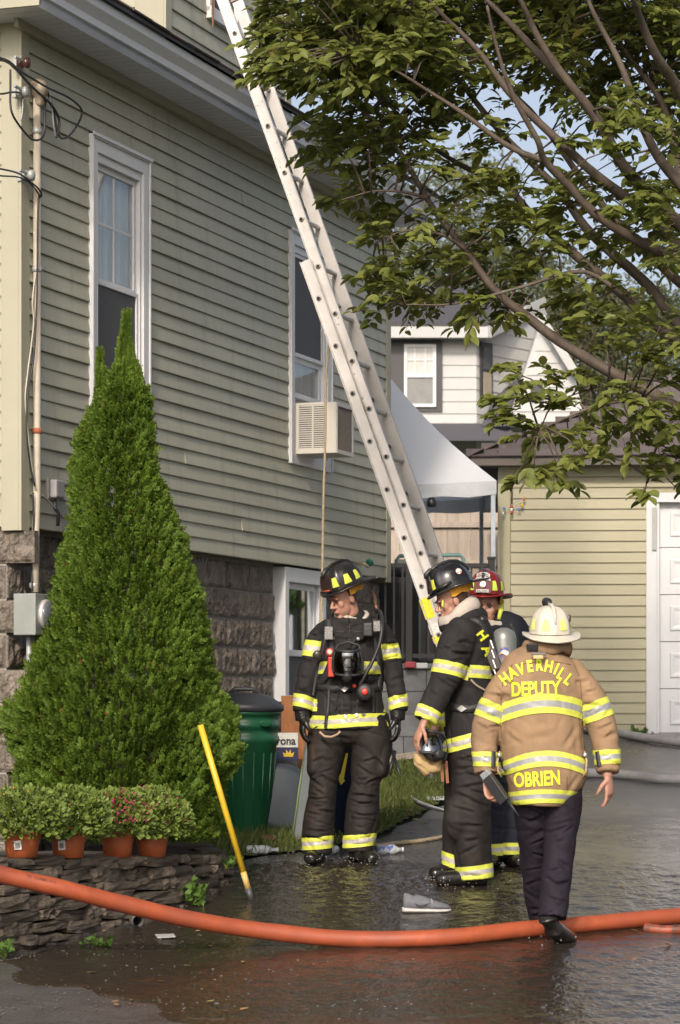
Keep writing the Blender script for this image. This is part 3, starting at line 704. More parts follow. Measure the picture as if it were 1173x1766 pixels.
# ================================================================== WOOD FENCE
fy=32.5
wf=empty('wooden_fence',(1.0,fy,gz(fy)),0,'weathered vertical board privacy fence behind the canopy','fence')
M_fw=mat('fence_wood',(.36,.30,.25),.8,var=.18,vs=4,orand=.14,stretch=(6,6,.6))
ztop=CAMZ-(858-PY0)/FPX*fy-gz(fy); b=MB(); b.box(0,.136,0,.02,.05,ztop); pm=b.mesh('plank',M_fw)
for i in range(46):
    o=link('plank',pm,wf,(-3.2+i*.139,rnd.uniform(-.004,.004),rnd.uniform(-.008,.004))); o.rotation_euler=(0,rnd.uniform(-.004,.004),0)
for zz in (CAMZ-(905-PY0)/FPX*fy-gz(fy),CAMZ-(972-PY0)/FPX*fy-gz(fy),.2): bx('rail',(-3.2,3.2,-.045,-.006,zz-.035,zz+.035),M_fw,wf,.003)

# ================================================================== PATIO: retaining wall, iron fence, chair
rw=empty('block_retaining_wall',(.3,23.6,gz(23.6)),0,'grey concrete block retaining wall below the black iron fence','wall')
M_cb=mat('concrete_block',(.16,.165,.17),.85,var=.2,vs=9,orand=.12,bump=.5,bs=60)
rz0=gz(23.6); rtop=1.86-rz0
b=MB(); b.box(.003,.397,0,.2,.003,.193); cbm=b.mesh('concrete_block',M_cb)
for r in range(4):
    for i in range(3): link('concrete_block',cbm,rw,(-.15+i*.40-(.2 if r%2 else 0),0,r*.196))
bx('cap_stone',(-.35,1.08,-.03,.25,.786,.83),M_cb,rw,.006)
m=MB(); m.box(-.35,1.05,.201,.25,0,.78); m.box(-2.5,1.05,.25,5.9,.1,.80); m.build('patio_fill',M_cb,rw)
ifn=empty('iron_fence',(.3,23.75,1.86),0,'black iron picket fence on the retaining wall behind the firefighters','fence')
fzt=CAMZ-(975-PY0)/FPX*23.75-1.86
for i in range(17): bx('picket',(-.28+i*.075-.009,-.28+i*.075+.009,-.009,.009,.06,fzt),M_iron,ifn)
for zz in (.09,fzt): bx('rail',(-.33,1.05,-.014,.014,zz-.018,zz+.018),M_iron,ifn)
for x in (.30,1.02,-.32):
    m=MB(); m.box(x-.03,x+.03,-.03,.03,0,fzt+.05); m.box(x-.036,x+.036,-.036,.036,fzt+.05,fzt+.075); m.build('post',M_iron,ifn,.004)
# covered grill and storage on the patio
gr=empty('patio_bench',(.55,24.6,1.86),0,'dark covered patio furniture behind the iron fence','furniture')
m=MB(); m.box(-.55,.46,-.45,.6,.0,.80); m.box(-.5,.1,-.3,.5,.80,.92); m.build('cover',mat('dark_cover',(.012,.013,.016),.7,var=.3,vs=5),gr,.05)
for x in (-.42,.42):
    m=MB(); m.box(x-.015,x+.015,-.475,-.451,0,.75); m.build('strap',mat('grey_strap',(.25,.26,.28),.6),gr)
m=MB(); m.box(-.3,-.2,-.48,-.451,.50,.60); m.build('handle',mat('grey_strap',(.25,.26,.28),.6),gr)
ch=empty('patio_chair',W(768,1000,25.0)-V((0,0,.95)),0,'patio chair with beige sling and teal frame beside the fence','chair')
M_teal=mat('teal_metal',(.13,.25,.23),.4); hh=1.17
m=MB(); xa,xb=-.13,.14
m.tube([(xa-.3,.0,.4),(xa-.32,.02,hh-.04),(xa-.29,.02,hh),(xb,.02,hh+.01),(xb+.03,.02,hh-.03),(xb-.03,0,.4)],.018,8); m.build('back_frame',M_teal,ch)
m=MB(); m.add([(xa-.31,.01,.45),(xb-.02,.01,.45),(xb+.01,.02,hh-.03),(xa-.3,.02,hh-.03)],[(0,1,2,3)]); m.box(xa-.31,xb-.02,-.45,.01,.42,.45); m.build('sling',mat('beige_sling',(.42,.40,.34),.8),ch)
for x in (xa-.3,xb-.03):
    for y in (0,-.45):
        m=MB(); m.tube([(x,y,0),(x,y,.45)],.015,7); m.build('leg',M_teal,ch)
def clutter(name,px0,px1,py0,py1,Y,d,col,label,cat):
    a_=W(px0,py1,Y); b_=W(px1,py0,Y); o=bx(name,(0,b_.x-a_.x,0,d,0,b_.z-a_.z),mat('mat_'+name,col,.6,var=.1),None,.01); o.location=a_; return tag(o,label,cat)

# ================================================================== NEIGHBOUR HOUSE
NY=46.; sc=FPX/NY
nh=empty('neighbour_house',W(667,1000,NY)*1,0,'white clapboard neighbour house with black-trimmed windows and dark roof','house')
nh.location.z=0
def nl(px,py,y=0): 
    w=W(px,py,NY+y); return (w.x-nh.location.x, y, w.z)
M_nw=mat('neighbour_white',(.40,.40,.395),.6,var=.05,vs=2,orand=.03); M_nt=mat('neighbour_black_trim',(.035,.033,.036),.5)
X0,X1=nl(560,0)[0],nl(822,0)[0]; Zt=nl(0,578)[2]; Zb=2.0
m=MB(); m.box(X0,X1,.05,6,Zb,Zt); nw=m.build('wall',M_nw,nh)
zc=nl(0,735)[2]-.4; e2=.205
while zc<Zt-.1:
    board(X1-X0,nw,'clapboard',M_nw,X0,zc,.05,exp=e2,proud=.02); zc+=e2
# right-hand side wall turns back towards the right
sv=V((nl(905,0)[0]-X1,1.0,0)); 
m=MB(); A=V((X1,.05,Zb)); B=A+sv*2; m.add([A,B,B+V((0,0,Zt-Zb+1.6)),A+V((0,0,Zt-Zb))],[(0,1,2,3)])
m=MB(); m.prism([(X1,.05,Zb),(X1+sv.x*1.6,.05+sv.y*1.6,Zb),(X1+sv.x*1.6,.05+sv.y*1.6,Zt+.9),(X1+sv.x*.9,.05+sv.y*.9,Zt+.55),(X1,.05,Zt)],(-.1,.3,0)); sw_=m.build('side_wall',M_nw,nh,fix=True)
ang=math.atan2(sv.y,sv.x); zc=nl(0,735)[2]-.2
while zc<Zt+.2:
    o=board(sv.length*1.3,sw_,'clapboard',M_nw,X1,zc,.05,rz=ang,exp=e2,proud=.02); zc+=e2
fz=nl(0,587)[2]; m=MB(); m.box(X0,nl(840,0)[0],-.35,-.30,fz,nl(0,568)[2]); m.bar(V((nl(840,0)[0],-.33,nl(0,577)[2])),V(nl(908,540,1.2)),.10,.2); m.build('fascia',M_nw,nh)
m=MB(); m.box(X0,nl(840,0)[0],-.30,.05,fz+.02,fz+.05); m.build('soffit',M_nw,nh)
m=MB(); r0=nl(0,567)[2]; m.prism([(X0,-.36,r0),(nl(842,0)[0],-.36,r0),(nl(915,0)[0],1.2,r0+.42),(nl(800,0)[0],3.5,r0+1.2),(X0,3.5,r0+1.2)],(0,0,.06)); m.build('roof',M_shingleD,nh,fix=True)
wn_=empty('window'); wn_.parent=nh
x0,x1,za,zb=nl(697,0)[0],nl(752,0)[0],nl(0,702)[2],nl(0,594)[2]
xl=nl(667,0)[0]; xr=nl(763,0)[0]
m=MB(); m.box(xl-.6,xr,.0,.028,za-.08,zb+.06); m.build('surround',M_nt,wn_)
def nwin(x0,x1,za,zb,par):
    m=MB(); f=.05; zm=(za+zb)/2
    for q in ((x0,x0+f,za,zb),(x1-f,x1,za,zb),(x0+f,x1-f,za,za+f),(x0+f,x1-f,zb-f,zb),(x0+f,x1-f,zm-.03,zm+.03)): m.box(q[0],q[1],-.04,-.001,q[2],q[3])
    for i in (1,2): xx=x0+(x1-x0)*i/3; m.box(xx-.011,xx+.011,-.03,-.012,zm+.03,zb-f)
    zz=(zm+zb)/2; m.box(x0+f,x1-f,-.028,-.014,zz-.011,zz+.011); m.build('frame',M_white,par)
    m=MB(); m.box(x0+f,x1-f,-.010,-.004,zm,zb-f); m.build('upper_pane',mat('blind_glass',(.42,.42,.40),.25,var=.1),par)
    m=MB(); m.box(x0+f,x1-f,-.010,-.004,za+f,zm); m.build('lower_pane',mat('screen_glass',(.17,.17,.165),.35,var=.15),par)
nwin(x0,x1,za,zb,wn_); nwin(x0-.86,x0-.30,za,zb,wn_)
# side window
sw2=empty('window'); sw2.parent=nh; sw2.location=(X1,.05,0); sw2.rotation_euler=(0,0,ang); za,zb=nl(0,688)[2],nl(0,588)[2]
Ls=sv.length
m=MB(); m.box(Ls*.05,Ls*.30,-.06,-.02,za,zb); m.build('surround',M_nt,sw2)
m=MB(); m.box(Ls*.09,Ls*.26,-.075,-.061,za+.08,(za+zb)/2-.02); m.build('lower_pane',mat('warm_pane',(.30,.26,.20),.3),sw2)
m=MB(); m.box(Ls*.09,Ls*.26,-.075,-.061,(za+zb)/2+.02,zb-.08); m.build('upper_pane',mat('dark_pane',(.06,.065,.075),.2),sw2)
# steep dark roof of the wing, and its gable
m=MB(); wa=[nl(830,735,-.3),nl(872,735,-.3),nl(935,560,2.6),nl(905,560,2.4)]; m.prism(wa,(0,.25,-.12)); m.build('wing_roof',M_shingleD,nh,fix=True)
m=MB(); ga=[nl(874,735,.1),nl(1010,735,.1),nl(990,642,.1),nl(932,556,.1)]; m.prism(ga,(0,3,0)); wg=m.build('wing_wall',M_nw,nh,fix=True)
zc=nl(0,735)[2]
zc=nl(0,735)[2]+.05
def gx(z):   # left and right edge of the gable at height z
    (xa,_,za_),(xb,_,zb_),(xc,_,zc_),(xd,_,zd_)=[nl(*t) for t in ((874,735,.1),(1010,735,.1),(990,642,.1),(932,556,.1))]
    l=xa+(xd-xa)*(z-za_)/(zd_-za_); r=xb+(xc-xb)*(z-za_)/(zc_-za_) if z<zc_ else xc+(xd-xc)*(z-zc_)/(zd_-zc_); return l,r
while zc<nl(0,575)[2]:
    l_,r_w=gx(zc+e2)
    if r_w-l_>.1: board(r_w-l_,wg,'clapboard',M_nw,l_,zc,.1,exp=e2,proud=.02)
    zc+=e2
m=MB()
for (p0,p1) in (((932,548),(992,645)),): m.bar(V(nl(*p0,-.1)),V(nl(*p1,-.1)),.18,.14)
m.build('rake_board',M_nw,nh)
m=MB(); m.box(nl(916,0)[0],nl(936,0)[0],.02,.08,nl(0,690)[2],nl(0,655)[2]); m.build('louvre',M_nt,nh)
m=MB(); m.prism([nl(640,760,-1.5),nl(900,760,-1.5),nl(870,735,1.),nl(780,712,1.)],(0,.2,.06)); m.build('porch_roof',M_shingleD,nh,fix=True)
# ================================================================== VEGETATION
NR=np.random.default_rng(11)
def frames_np(d, up):
    "orthonormal frames: d axis (n,3), up hint (n,3) -> side, normal"
    d=d/np.linalg.norm(d,axis=1,keepdims=True); s=np.cross(d,up); s/=np.linalg.norm(s,axis=1,keepdims=True)+1e-9; n=np.cross(s,d); return d,s,n
def scatter(proto_v, proto_f, pos, d, up, size):
    "copies of a small proto (x side, y along, z normal) as one vertex/face array"
    d,s,n=frames_np(d,up); P=np.asarray(proto_v,float); k=len(P)
    out=pos[:,None,:]+size[:,None,None]*(P[None,:,0:1]*s[:,None,:]+P[None,:,1:2]*d[:,None,:]+P[None,:,2:3]*n[:,None,:])
    F=np.asarray(proto_f); f=F[None,:,:]+(np.arange(len(pos))*k)[:,None,None]
    return out.reshape(-1,3), f.reshape(-1,F.shape[1])
def leaf_mat(name,c1,c2,rough=.45,trans=.35,ns=1.5,brown=None,spec=.4):
    m=bpy.data.materials.new(name); m.use_nodes=True; n=m.node_tree.nodes; l=m.node_tree.links; p=n['Principled BSDF']
    g=n.new('ShaderNodeNewGeometry'); rp=g.outputs['Random Per Island']
    no=n.new('ShaderNodeTexNoise'); no.inputs['Scale'].default_value=ns; l.new(g.outputs['Position'],no.inputs['Vector'])
    ad=n.new('ShaderNodeMath'); ad.operation='MULTIPLY_ADD'; ad.inputs[1].default_value=.55; l.new(rp,ad.inputs[0]); 
    s2=n.new('ShaderNodeMath'); s2.operation='MULTIPLY'; s2.inputs[1].default_value=.55; l.new(no.outputs['Fac'],s2.inputs[0]); l.new(s2.outputs[0],ad.inputs[2])
    mx=n.new('ShaderNodeMix'); mx.data_type='RGBA'; mx.inputs[6].default_value=(*c1,1); mx.inputs[7].default_value=(*c2,1); l.new(ad.outputs[0],mx.inputs[0]); out=mx.outputs[2]
    if brown:
        gt=n.new('ShaderNodeMath'); gt.operation='GREATER_THAN'; gt.inputs[1].default_value=brown[1]; l.new(rp,gt.inputs[0])
        m2=n.new('ShaderNodeMix'); m2.data_type='RGBA'; l.new(gt.outputs[0],m2.inputs[0]); l.new(out,m2.inputs[6]); m2.inputs[7].default_value=(*brown[0],1); out=m2.outputs[2]
    l.new(out,p.inputs['Base Color']); p.inputs['Roughness'].default_value=rough; p.inputs['Specular IOR Level'].default_value=spec
    tr=n.new('ShaderNodeBsdfTranslucent'); l.new(out,tr.inputs['Color']); ms=n.new('ShaderNodeMixShader'); ms.inputs[0].default_value=trans
    l.new(p.outputs[0],ms.inputs[1]); l.new(tr.outputs[0],ms.inputs[2]); l.new(ms.outputs[0],n['Material Output'].inputs[0]); return m
M_bark=mat('smooth_bark',(.085,.062,.047),.75,var=.35,vs=14,stretch=(1,1,.35),bump=.6,bs=50,bdist=.006,col2=(.14,.12,.09),c2s=4,c2lo=.5,c2hi=.7)

# ------------------------------------------------------------------ arborvitae
AY=16.9; AX=(205-PX0)*AY/FPX; AZ=.62
OUT=[(545,212,226),(575,204,231),(600,197,234),(640,190,248),(680,172,262),(720,143,272),(760,120,281),(820,114,286),(880,110,305),(940,102,330),(1000,95,346),(1060,80,357),(1120,52,376),(1180,22,394),(1250,7,403),(1310,8,402),(1360,18,396),(1410,45,392),(1450,80,386)]
LEAD2=[(612,168,176),(640,160,188),(680,156,196),(730,150,200)]
av=empty('arborvitae_shrub',(AX,AY,AZ),0,'tall bushy cone-shaped green arborvitae in front of the house','shrub')
def prof(tab,py):
    if py<=tab[0][0]: return tab[0][1],tab[0][1]+2
    for (a_,l0,r0),(b_,l1,r1) in zip(tab,tab[1:]):
        if py<=b_: t=(py-a_)/(b_-a_); return l0+(l1-l0)*t, r0+(r1-r0)*t
    return tab[-1][1],tab[-1][2]
# spray proto: small fan of scale leaves in the x/y plane
pv=[];pf=[]
def lf(a0,a1,w):
    a0=np.array(a0); a1=np.array(a1); d=a1-a0; s=np.array([-d[1],d[0],0]); s=s/np.linalg.norm(s)*w; b=len(pv)
    pv.extend([tuple(a0),tuple((a0+a1)/2+s+np.array([0,0,.03])),tuple(a1),tuple((a0+a1)/2-s-np.array([0,0,.02]))]); pf.append((b,b+1,b+2,b+3))
lf((0,0,0),(0,1,0.05),.05)
for i in range(5):
    y=.12+i*.16; L=.42-.05*i
    for sg in (-1,1): lf((0,y,0),(sg*L*.72,y+L*.62,.06*(1 if i%2 else -1)),.07)
pos=[];dr=[];up=[];sz=[]
def add_sprays(tab,n,flat=True):
    tot=0
    while tot<n:
        py=NR.uniform(tab[0][0],tab[-1][0]); l,r=prof(tab,py); w=(r-l)/2*AY/FPX
        if NR.uniform(0,.78)>w+.05: continue
        cx=((l+r)/2-PX0)*AY/FPX; z=CAMZ-(py-PY0)*AY/FPX
        # front half preferred, flattened against the house at the back
        a=NR.uniform(-math.pi,math.pi)
        if math.sin(a)>0.35 and NR.uniform()<.75: continue
        ca,sa=math.cos(a),math.sin(a)
        lump=noise.noise(V((ca*2.2+3,sa*2.2,z*2.1)))*.24+noise.noise(V((ca*5,sa*5+9,z*4.6)))*.20
        depth=1.04-abs(NR.normal(0,.11))
        if NR.uniform()<.25: depth-=NR.uniform(0,.25)
        rr=max(.010,w-(.085 if w>.25 else .02+.26*w))*(1.0+lump*(1.2 if abs(ca)<.8 else .75))*depth
        yk=1.0 if sa<0 else .62
        p=(cx+rr*ca, AY+rr*sa*yk*(.95), z)
        pos.append(p); o=np.array([ca,sa,0]); u_=NR.uniform(.35,1.3)+(2.6 if w<.16 else 0)
        dd=o*NR.uniform(.45,1.0)+np.array([0,0,u_])+NR.normal(0,.25,3); dr.append(dd)
        t=np.array([-sa,ca,0]); mixv=NR.normal(0,1,3)*.55+t*NR.choice([-1,1])*.8+o*NR.uniform(-.2,.9); up.append(mixv)
        sz.append(NR.uniform(.045,.10)*(1 if w>.12 else .72)); tot+=1
add_sprays(OUT,25000); add_sprays(LEAD2,600); add_sprays(OUT[:5],700)
pos=np.array(pos)-np.array([AX,AY,AZ]); 
vv,ff=scatter(pv,pf,pos,np.array(dr),np.array(up),np.array(sz))
M_arb=leaf_mat('arborvitae_green',(.03,.062,.008),(.135,.205,.022),.6,.25,5.,((.16,.07,.02),.9965),spec=.25)
link('foliage',fast_mesh('foliage',vv,ff,M_arb),av)
m=MB(); m.tube([(0,0,-.1),(.01,0,.8),(.0,0,1.8),(.03,-.0,2.6),(.045,0,3.05)],[.05,.045,.03,.015,.004],8); m.build('trunk',M_bark,av)
for i in range(40):
    z=rnd.uniform(.15,2.3); a=rnd.uniform(-math.pi,.2); L=.62*(1-z/3.2); m=MB()
    m.tube([(0,0,z),(L*.4*math.cos(a),L*.4*math.sin(a),z+.1),(L*.85*math.cos(a),L*.7*math.sin(a),z+.32)],[.012,.009,.003],5); m.build('branch',mat('reddish_bark',(.13,.06,.03),.8,var=.3),av)

# ------------------------------------------------------------------ chrysanthemums in pots
M_terra=mat('terracotta_plastic',(.34,.085,.028),.5,var=.12,vs=6,orand=.10)
M_mum=leaf_mat('mum_leaf',(.05,.09,.014),(.20,.26,.05),.6,.2,8.)
def pot(px,Y,zb,rt,h,seed,budc,budn,label,spread,htop,tilt=0,sticker=None,big=1.):
    X=(px-PX0)*Y/FPX; r=random.Random(seed)
    e=empty('flower_pot',(X,Y,zb),0,label,'flower pot','potted mums on the stone wall')
    m=MB(); m.lathe([(rt*.72,0),(rt*.80,h*.45),(rt*.93,h*.78),(rt*.95,h*.80),(rt*1.0,h*.80),(rt*1.03,h),(rt*.97,h),(rt*.93,h*.9),(.01,h*.88)],n=28); m.build('pot',M_terra,e)
    if sticker:
        a=-math.pi/2+sticker; R=Matrix.Rotation(a+math.pi/2,3,'Z'); m=MB(); q=[(-.020,-rt*.90,h*.28),(.022,-rt*.905,h*.30),(.020,-rt*.965,h*.62),(-.022,-rt*.96,h*.60)]
        m.add([R@V(t) for t in q],[(0,1,2,3)]); m.build('sticker',mat('paper',(.62,.62,.60),.7,var=.15,vs=50),e)
        m=MB(); q=[(-.012,-rt*.925,h*.33),(.013,-rt*.93,h*.35),(.012,-rt*.958,h*.53),(-.013,-rt*.955,h*.51)]; m.add([R@(V(t)+V((0,-.002,0))) for t in q],[(0,1,2,3)]); m.build('sticker_print',mat('print_grey',(.18,.18,.18),.7,var=.5,vs=220),e)
    n=2600; th=NR.uniform(0,2*math.pi,n); ph=np.arccos(NR.uniform(-.38,1,n)); rr=1-np.abs(NR.normal(0,.13,n))
    lump=np.array([noise.noise(V((math.cos(t)*2+seed,math.sin(t)*2,p*2))) for t,p in zip(th,ph)])*.12
    rr=rr*(1+lump)
    P=np.stack([spread*rr*np.sin(ph)*np.cos(th),spread*.95*rr*np.sin(ph)*np.sin(th),h*.95+htop*rr*np.cos(ph)+.04],1)
    Dv=np.stack([np.sin(ph)*np.cos(th),np.sin(ph)*np.sin(th),np.cos(ph)*.6+.3],1)+NR.normal(0,.5,(n,3)); Uv=NR.normal(0,1,(n,3))
    lv=[(0,0,0),(.30,.35,.05),(.22,.75,.08),(0,1,0),(-.22,.75,.08),(-.30,.35,.05)]; lff=[(0,1,2,3),(0,3,4,5)]
    v,f=scatter(lv,lff,P,Dv,Uv,NR.uniform(.028,.052,n)*big); link('foliage',fast_mesh('foliage',v,f,M_mum),e)
    nb=budn; th=NR.uniform(0,2*math.pi,nb); ph=np.arccos(NR.uniform(.0,1,nb)); l2=np.array([noise.noise(V((math.cos(t)*2+seed,math.sin(t)*2,p*2))) for t,p in zip(th,ph)])*.12; rr=(1.02+l2)+NR.normal(0,.02,nb)
    P=np.stack([spread*rr*np.sin(ph)*np.cos(th),spread*.95*rr*np.sin(ph)*np.sin(th),h*.95+htop*rr*np.cos(ph)+.045],1)
    ov_=[(1,0,0),(0,1,0),(-1,0,0),(0,-1,0),(0,0,.8),(0,0,-.6)]; of_=[(0,1,4),(1,2,4),(2,3,4),(3,0,4),(1,0,5),(2,1,5),(3,2,5),(0,3,5)]
    cat_=NR.uniform(0,1,nb); 
    for nm,mk,c_,s_ in (('bud',cat_<budc[0],budc[1],(.003,.0055)),('blossom',cat_>=budc[0],budc[2],(.006,.011))):
        if mk.sum()==0: continue
        v,f=scatter(ov_,of_,P[mk],NR.normal(0,1,(mk.sum(),3)),NR.normal(0,1,(mk.sum(),3)),NR.uniform(*s_,mk.sum())); o=link(nm,fast_mesh(nm,v,f,mat('petal_%d_%s'%(seed,nm),c_,.6,var=.25,vs=60)),e); o['kind']='stuff'
    return e
pot(38,15.05,.675,.118,.155,1,(.96,(.24,.26,.12),(.50,.22,.09)),360,'orange plastic pot of pale peach-budded mums, leftmost on the stone wall',.245,.185,sticker=-.1)
pot(118,15.35,.655,.115,.165,2,(.97,(.26,.30,.14),(.5,.3,.1)),420,'terracotta pot of green budding mums with a square label, second from the left',.235,.195,sticker=-.25)
pot(203,15.85,.63,.110,.165,3,(.35,(.20,.04,.06),(.30,.025,.07)),700,'terracotta pot of magenta blooming mums, third from the left',.22,.185)
pot(262,16.05,.62,.110,.165,4,(.85,(.30,.22,.15),(.33,.06,.11)),480,'terracotta pot of pink-budded mums, rightmost on the stone wall',.225,.20)
# sprigs of weed at the foot of the wall
def weed(loc,n,s,label,spread=.5,seed=0):
    r=np.random.default_rng(seed); P=[];D=[];U=[];S=[]; e=empty('weed',loc,0,label,'weed'); 
    for k in range(n):
        a=r.uniform(0,6.28); L=s*r.uniform(.5,1); el=r.uniform(.3,1.2)
        d=np.array([math.cos(a)*spread,math.sin(a)*spread,el]); d/=np.linalg.norm(d); mb=MB()
        pts=[V(d*L*t+np.array([0,0,-.25*L*t*t])) for t in (0,.5,1)]; mb.tube(pts,[.003,.002,.001],4); mb.build('stem',M_mum,e)
        for t in np.linspace(.3,1,7):
            P.append(d*L*t+np.array([0,0,-.25*L*t*t])); dd=d+r.normal(0,.8,3); D.append(dd); U.append(r.normal(0,1,3)); S.append(s*r.uniform(.18,.34))
    v,f=scatter([(0,0,0),(.25,.3,.05),(.35,.6,.0),(.12,.75,.05),(0,1,0),(-.12,.75,.05),(-.35,.6,0),(-.25,.3,.05)],[(0,1,2,3),(0,3,4,5),(0,5,6,7)],np.array(P),np.array(D),np.array(U),np.array(S)); link('leaves',fast_mesh('leaves',v,f,leaf_mat('weed_leaf',(.05,.10,.015),(.12,.22,.04),.5,.3)),e)
weed(G(180,1632)+V((0,0,0)),9,.13,'small leafy weed growing beside the stone wall',1.0,1)
weed(G(330,1562),8,.22,'sprig of greenery low in front of the stone wall',.4,2)
weed(G(8,1655),6,.15,'grass-like weed at the lower left foot of the wall',.4,3)
weed(W(115,1448,15.1),7,.14,'loose green sprig hanging over the second pot',1.0,4)
weed(W(392,1500,17.0),6,.14,'little weed at the right end of the stone wall',.5,5)
weed(W(815,985,23.4)-V((0,0,.42)),6,.45,'leafy plant standing behind the black and red helmets',.25,6)
weed(W(1105,1268,25.6)-V((0,0,.02)),12,.18,'tuft of weeds at the left foot of the garage door',.8,7)

# ------------------------------------------------------------------ lawn
LW=[(-1.25,18.15),(-.66,18.12),(-.22,18.38),(.22,18.95),(.53,20.0),(.77,20.76),(.94,21.6),(1.1,23.5),(-.3,23.5),(-1.2,20.0)]
def inpoly(x,y,poly):
    c=False; j=len(poly)-1
    for i in range(len(poly)):
        xi,yi=poly[i]; xj,yj=poly[j]
        if (yi>y)!=(yj>y) and x<(xj-xi)*(y-yi)/(yj-yi)+xi: c=not c
        j=i
    return c
def lz(x,y): return gz(y)+.012+.012*noise.noise(V((x*3,y*3,1)))
vs=[];fs=[]; nx_,ny_=40,90; x_=np.linspace(-1.3,1.2,nx_+1); y_=np.linspace(18.05,23.6,ny_+1)
tag(sheet('lawn',-1.3,1.2,18.05,23.6,50,110,lz,M_lawnbase,keep=lambda x,y:inpoly(x,y,LW)),kind='structure')
P=[]
while len(P)<15000:
    x=NR.uniform(-1.3,1.2); y=NR.uniform(18.05,23.4)
    if inpoly(x,y,LW): P.append((x,y,lz(x,y)))
P=np.array(P); n=len(P); D=np.stack([NR.normal(0,.45,n),NR.normal(0,.45,n),np.ones(n)],1)
v,f=scatter([(-.05,0,0),(.05,0,0),(.03,.6,.08),(0,1,.25)],[(0,1,2,3)],P,D,NR.normal(0,1,(n,3)),NR.uniform(.04,.095,n))
tag(link('grass',fast_mesh('grass',v,f,leaf_mat('lawn_blade',(.05,.085,.012),(.17,.20,.05),.6,.3,3.,((.22,.17,.09),.93)))),'short green lawn grass beside the driveway and the bins','grass',kind='stuff')

# ------------------------------------------------------------------ big tree over the driveway
TY=16.6; TX=3.0; tree=empty('shade_tree',(TX,TY,gz(TY)),0,'large vase-shaped tree whose branches sweep in from the right','tree')
TB=V((TX,TY,gz(TY)))
FORK=W(1330,840,TY)
LIMBS=[ # (photo px, py) polylines from the fork outwards, depth shift at the tip, start radius
 ([(1250,520),(1173,427),(1103,363),(1043,314),(958,238),(881,157),(821,85),(752,12),(690,-60)],-.9,.055),
 ([(1240,500),(1173,447),(1123,427),(1035,375),(978,318),(938,278),(926,242),(890,173),(860,100),(840,10)],-1.3,.050),
 ([(938,278),(873,250),(772,177),(700,130),(620,90)],-.9,.024),
 ([(1230,470),(1127,350),(1079,294),(1043,226),(982,141),(926,52),(898,0),(850,-90)],-1.1,.060),
 ([(982,141),(926,85),(841,4),(780,-60)],-.8,.035),
 ([(1260,440),(1173,318),(1131,266),(1103,202),(1075,121),(1022,20),(1000,-60)],-.5,.055),
 ([(1250,300),(1173,161),(1135,105),(1103,28),(1091,0),(1060,-80)],-1.6,.055),
 ([(1250,640),(1173,560),(1123,500),(1022,403),(966,330),(861,226),(756,89),(700,20)],.8,.060),
 ([(1240,690),(1173,594),(1094,525),(1063,500),(998,443),(922,375),(869,318),(801,290),(740,250),(660,170)],1.0,.060),
 ([(1240,740),(1160,700),(1076,653),(1013,616),(935,566),(876,525),(835,480),(801,427),(736,339),(680,250),(600,165),(520,90)],-.3,.055),
 ([(1240,560),(1150,470),(1080,400),(1010,320),(930,210),(830,110),(760,40)],1.5,.05),
 ([(1260,560),(1190,380),(1160,250),(1120,120),(1090,20)],1.2,.055),
 ([(1250,480),(1180,330),(1140,180),(1060,60),(980,-40)],.6,.05),
 ([(801,427),(760,400),(700,395),(640,420)],-.4,.014),
 ([(736,339),(690,330),(640,330),(590,345)],-.5,.014),
 ([(1094,525),(1010,470),(900,500),(800,520),(700,525)],-.4,.020),
 ([(1160,700),(1090,690),(1010,705),(930,740)],-1.0,.020),
 ([(1200,720),(1150,740),(1120,800),(1110,850)],-1.1,.016),
 ([(1200,690),(1120,655),(1060,660),(960,690)],-.6,.018),
]
LPTS=[]  # (point, radius) on limbs, for attaching twigs
trunkm=MB()
trunkm.tube([TB-V((0,0,.2)),TB+V((-.02,0,.5)),FORK.lerp(TB,.35)+V((.05,0,0)),FORK],[.24,.19,.17,.19],14)
tl=[p for p in (TB,)]
for pts,dy,r0 in LIMBS:
    n=len(pts); q=[]
    main=pts[0][0]>1190
    seq=([(FORK.x,FORK.y,FORK.z)] if main else [])
    for i,(a_,b_) in enumerate(pts):
        t=(i+1)/n; yy=TY+dy*t if main else TY+dy*(.7+.3*t)
        w=W(a_,b_,yy); seq.append(tuple(w))
    cr=[V(p) for p in crom(seq,5)]; m_=len(cr); rr=[max(.004,.84*r0*(1-.82*i/(m_-1))*(1+.06*noise.noise(V((i*.8,r0*90,0))))) for i in range(m_)]
    cr=[p+V((noise.noise(p*2.3)*.02,noise.noise(p*2.3+V((9,0,0)))*.03,noise.noise(p*2.3+V((0,9,0)))*.02)) for p in cr]
    mb=MB(); mb.tube([p-TB for p in cr],rr,9); mb.build('limb',M_bark,tree)
    LPTS+=[(p,r) for p,r in zip(cr,rr)]
mb=MB(); mb.tube([p for p in (V((0,0,-.2)),V((-.02,0,.5)),(FORK-TB)*.65+V((.05,0,0)),FORK-TB)],[.24,.19,.17,.20],14); mb.build('trunk',M_bark,tree)
# limbs that leave the frame to the right, back and over the camera side
for k in range(9):
    a=rnd.uniform(-1.9,1.2); L=rnd.uniform(2.4,3.6); d=V((math.cos(a)*1.0,math.sin(a)*1.1,rnd.uniform(1.0,1.9))).normalized()
    cr=[FORK+d*L*t+V((0,0,.35*t*t))+V((noise.noise(V((k,t*3,0)))*.12,noise.noise(V((k,t*3,5)))*.12,0)) for t in np.linspace(0,1,9)]
    mb=MB(); mb.tube([p-TB for p in cr],[.055*(1-.8*i/8) for i in range(9)],8); mb.build('limb',M_bark,tree); LPTS+=[(p,.02) for p in cr[4:]]
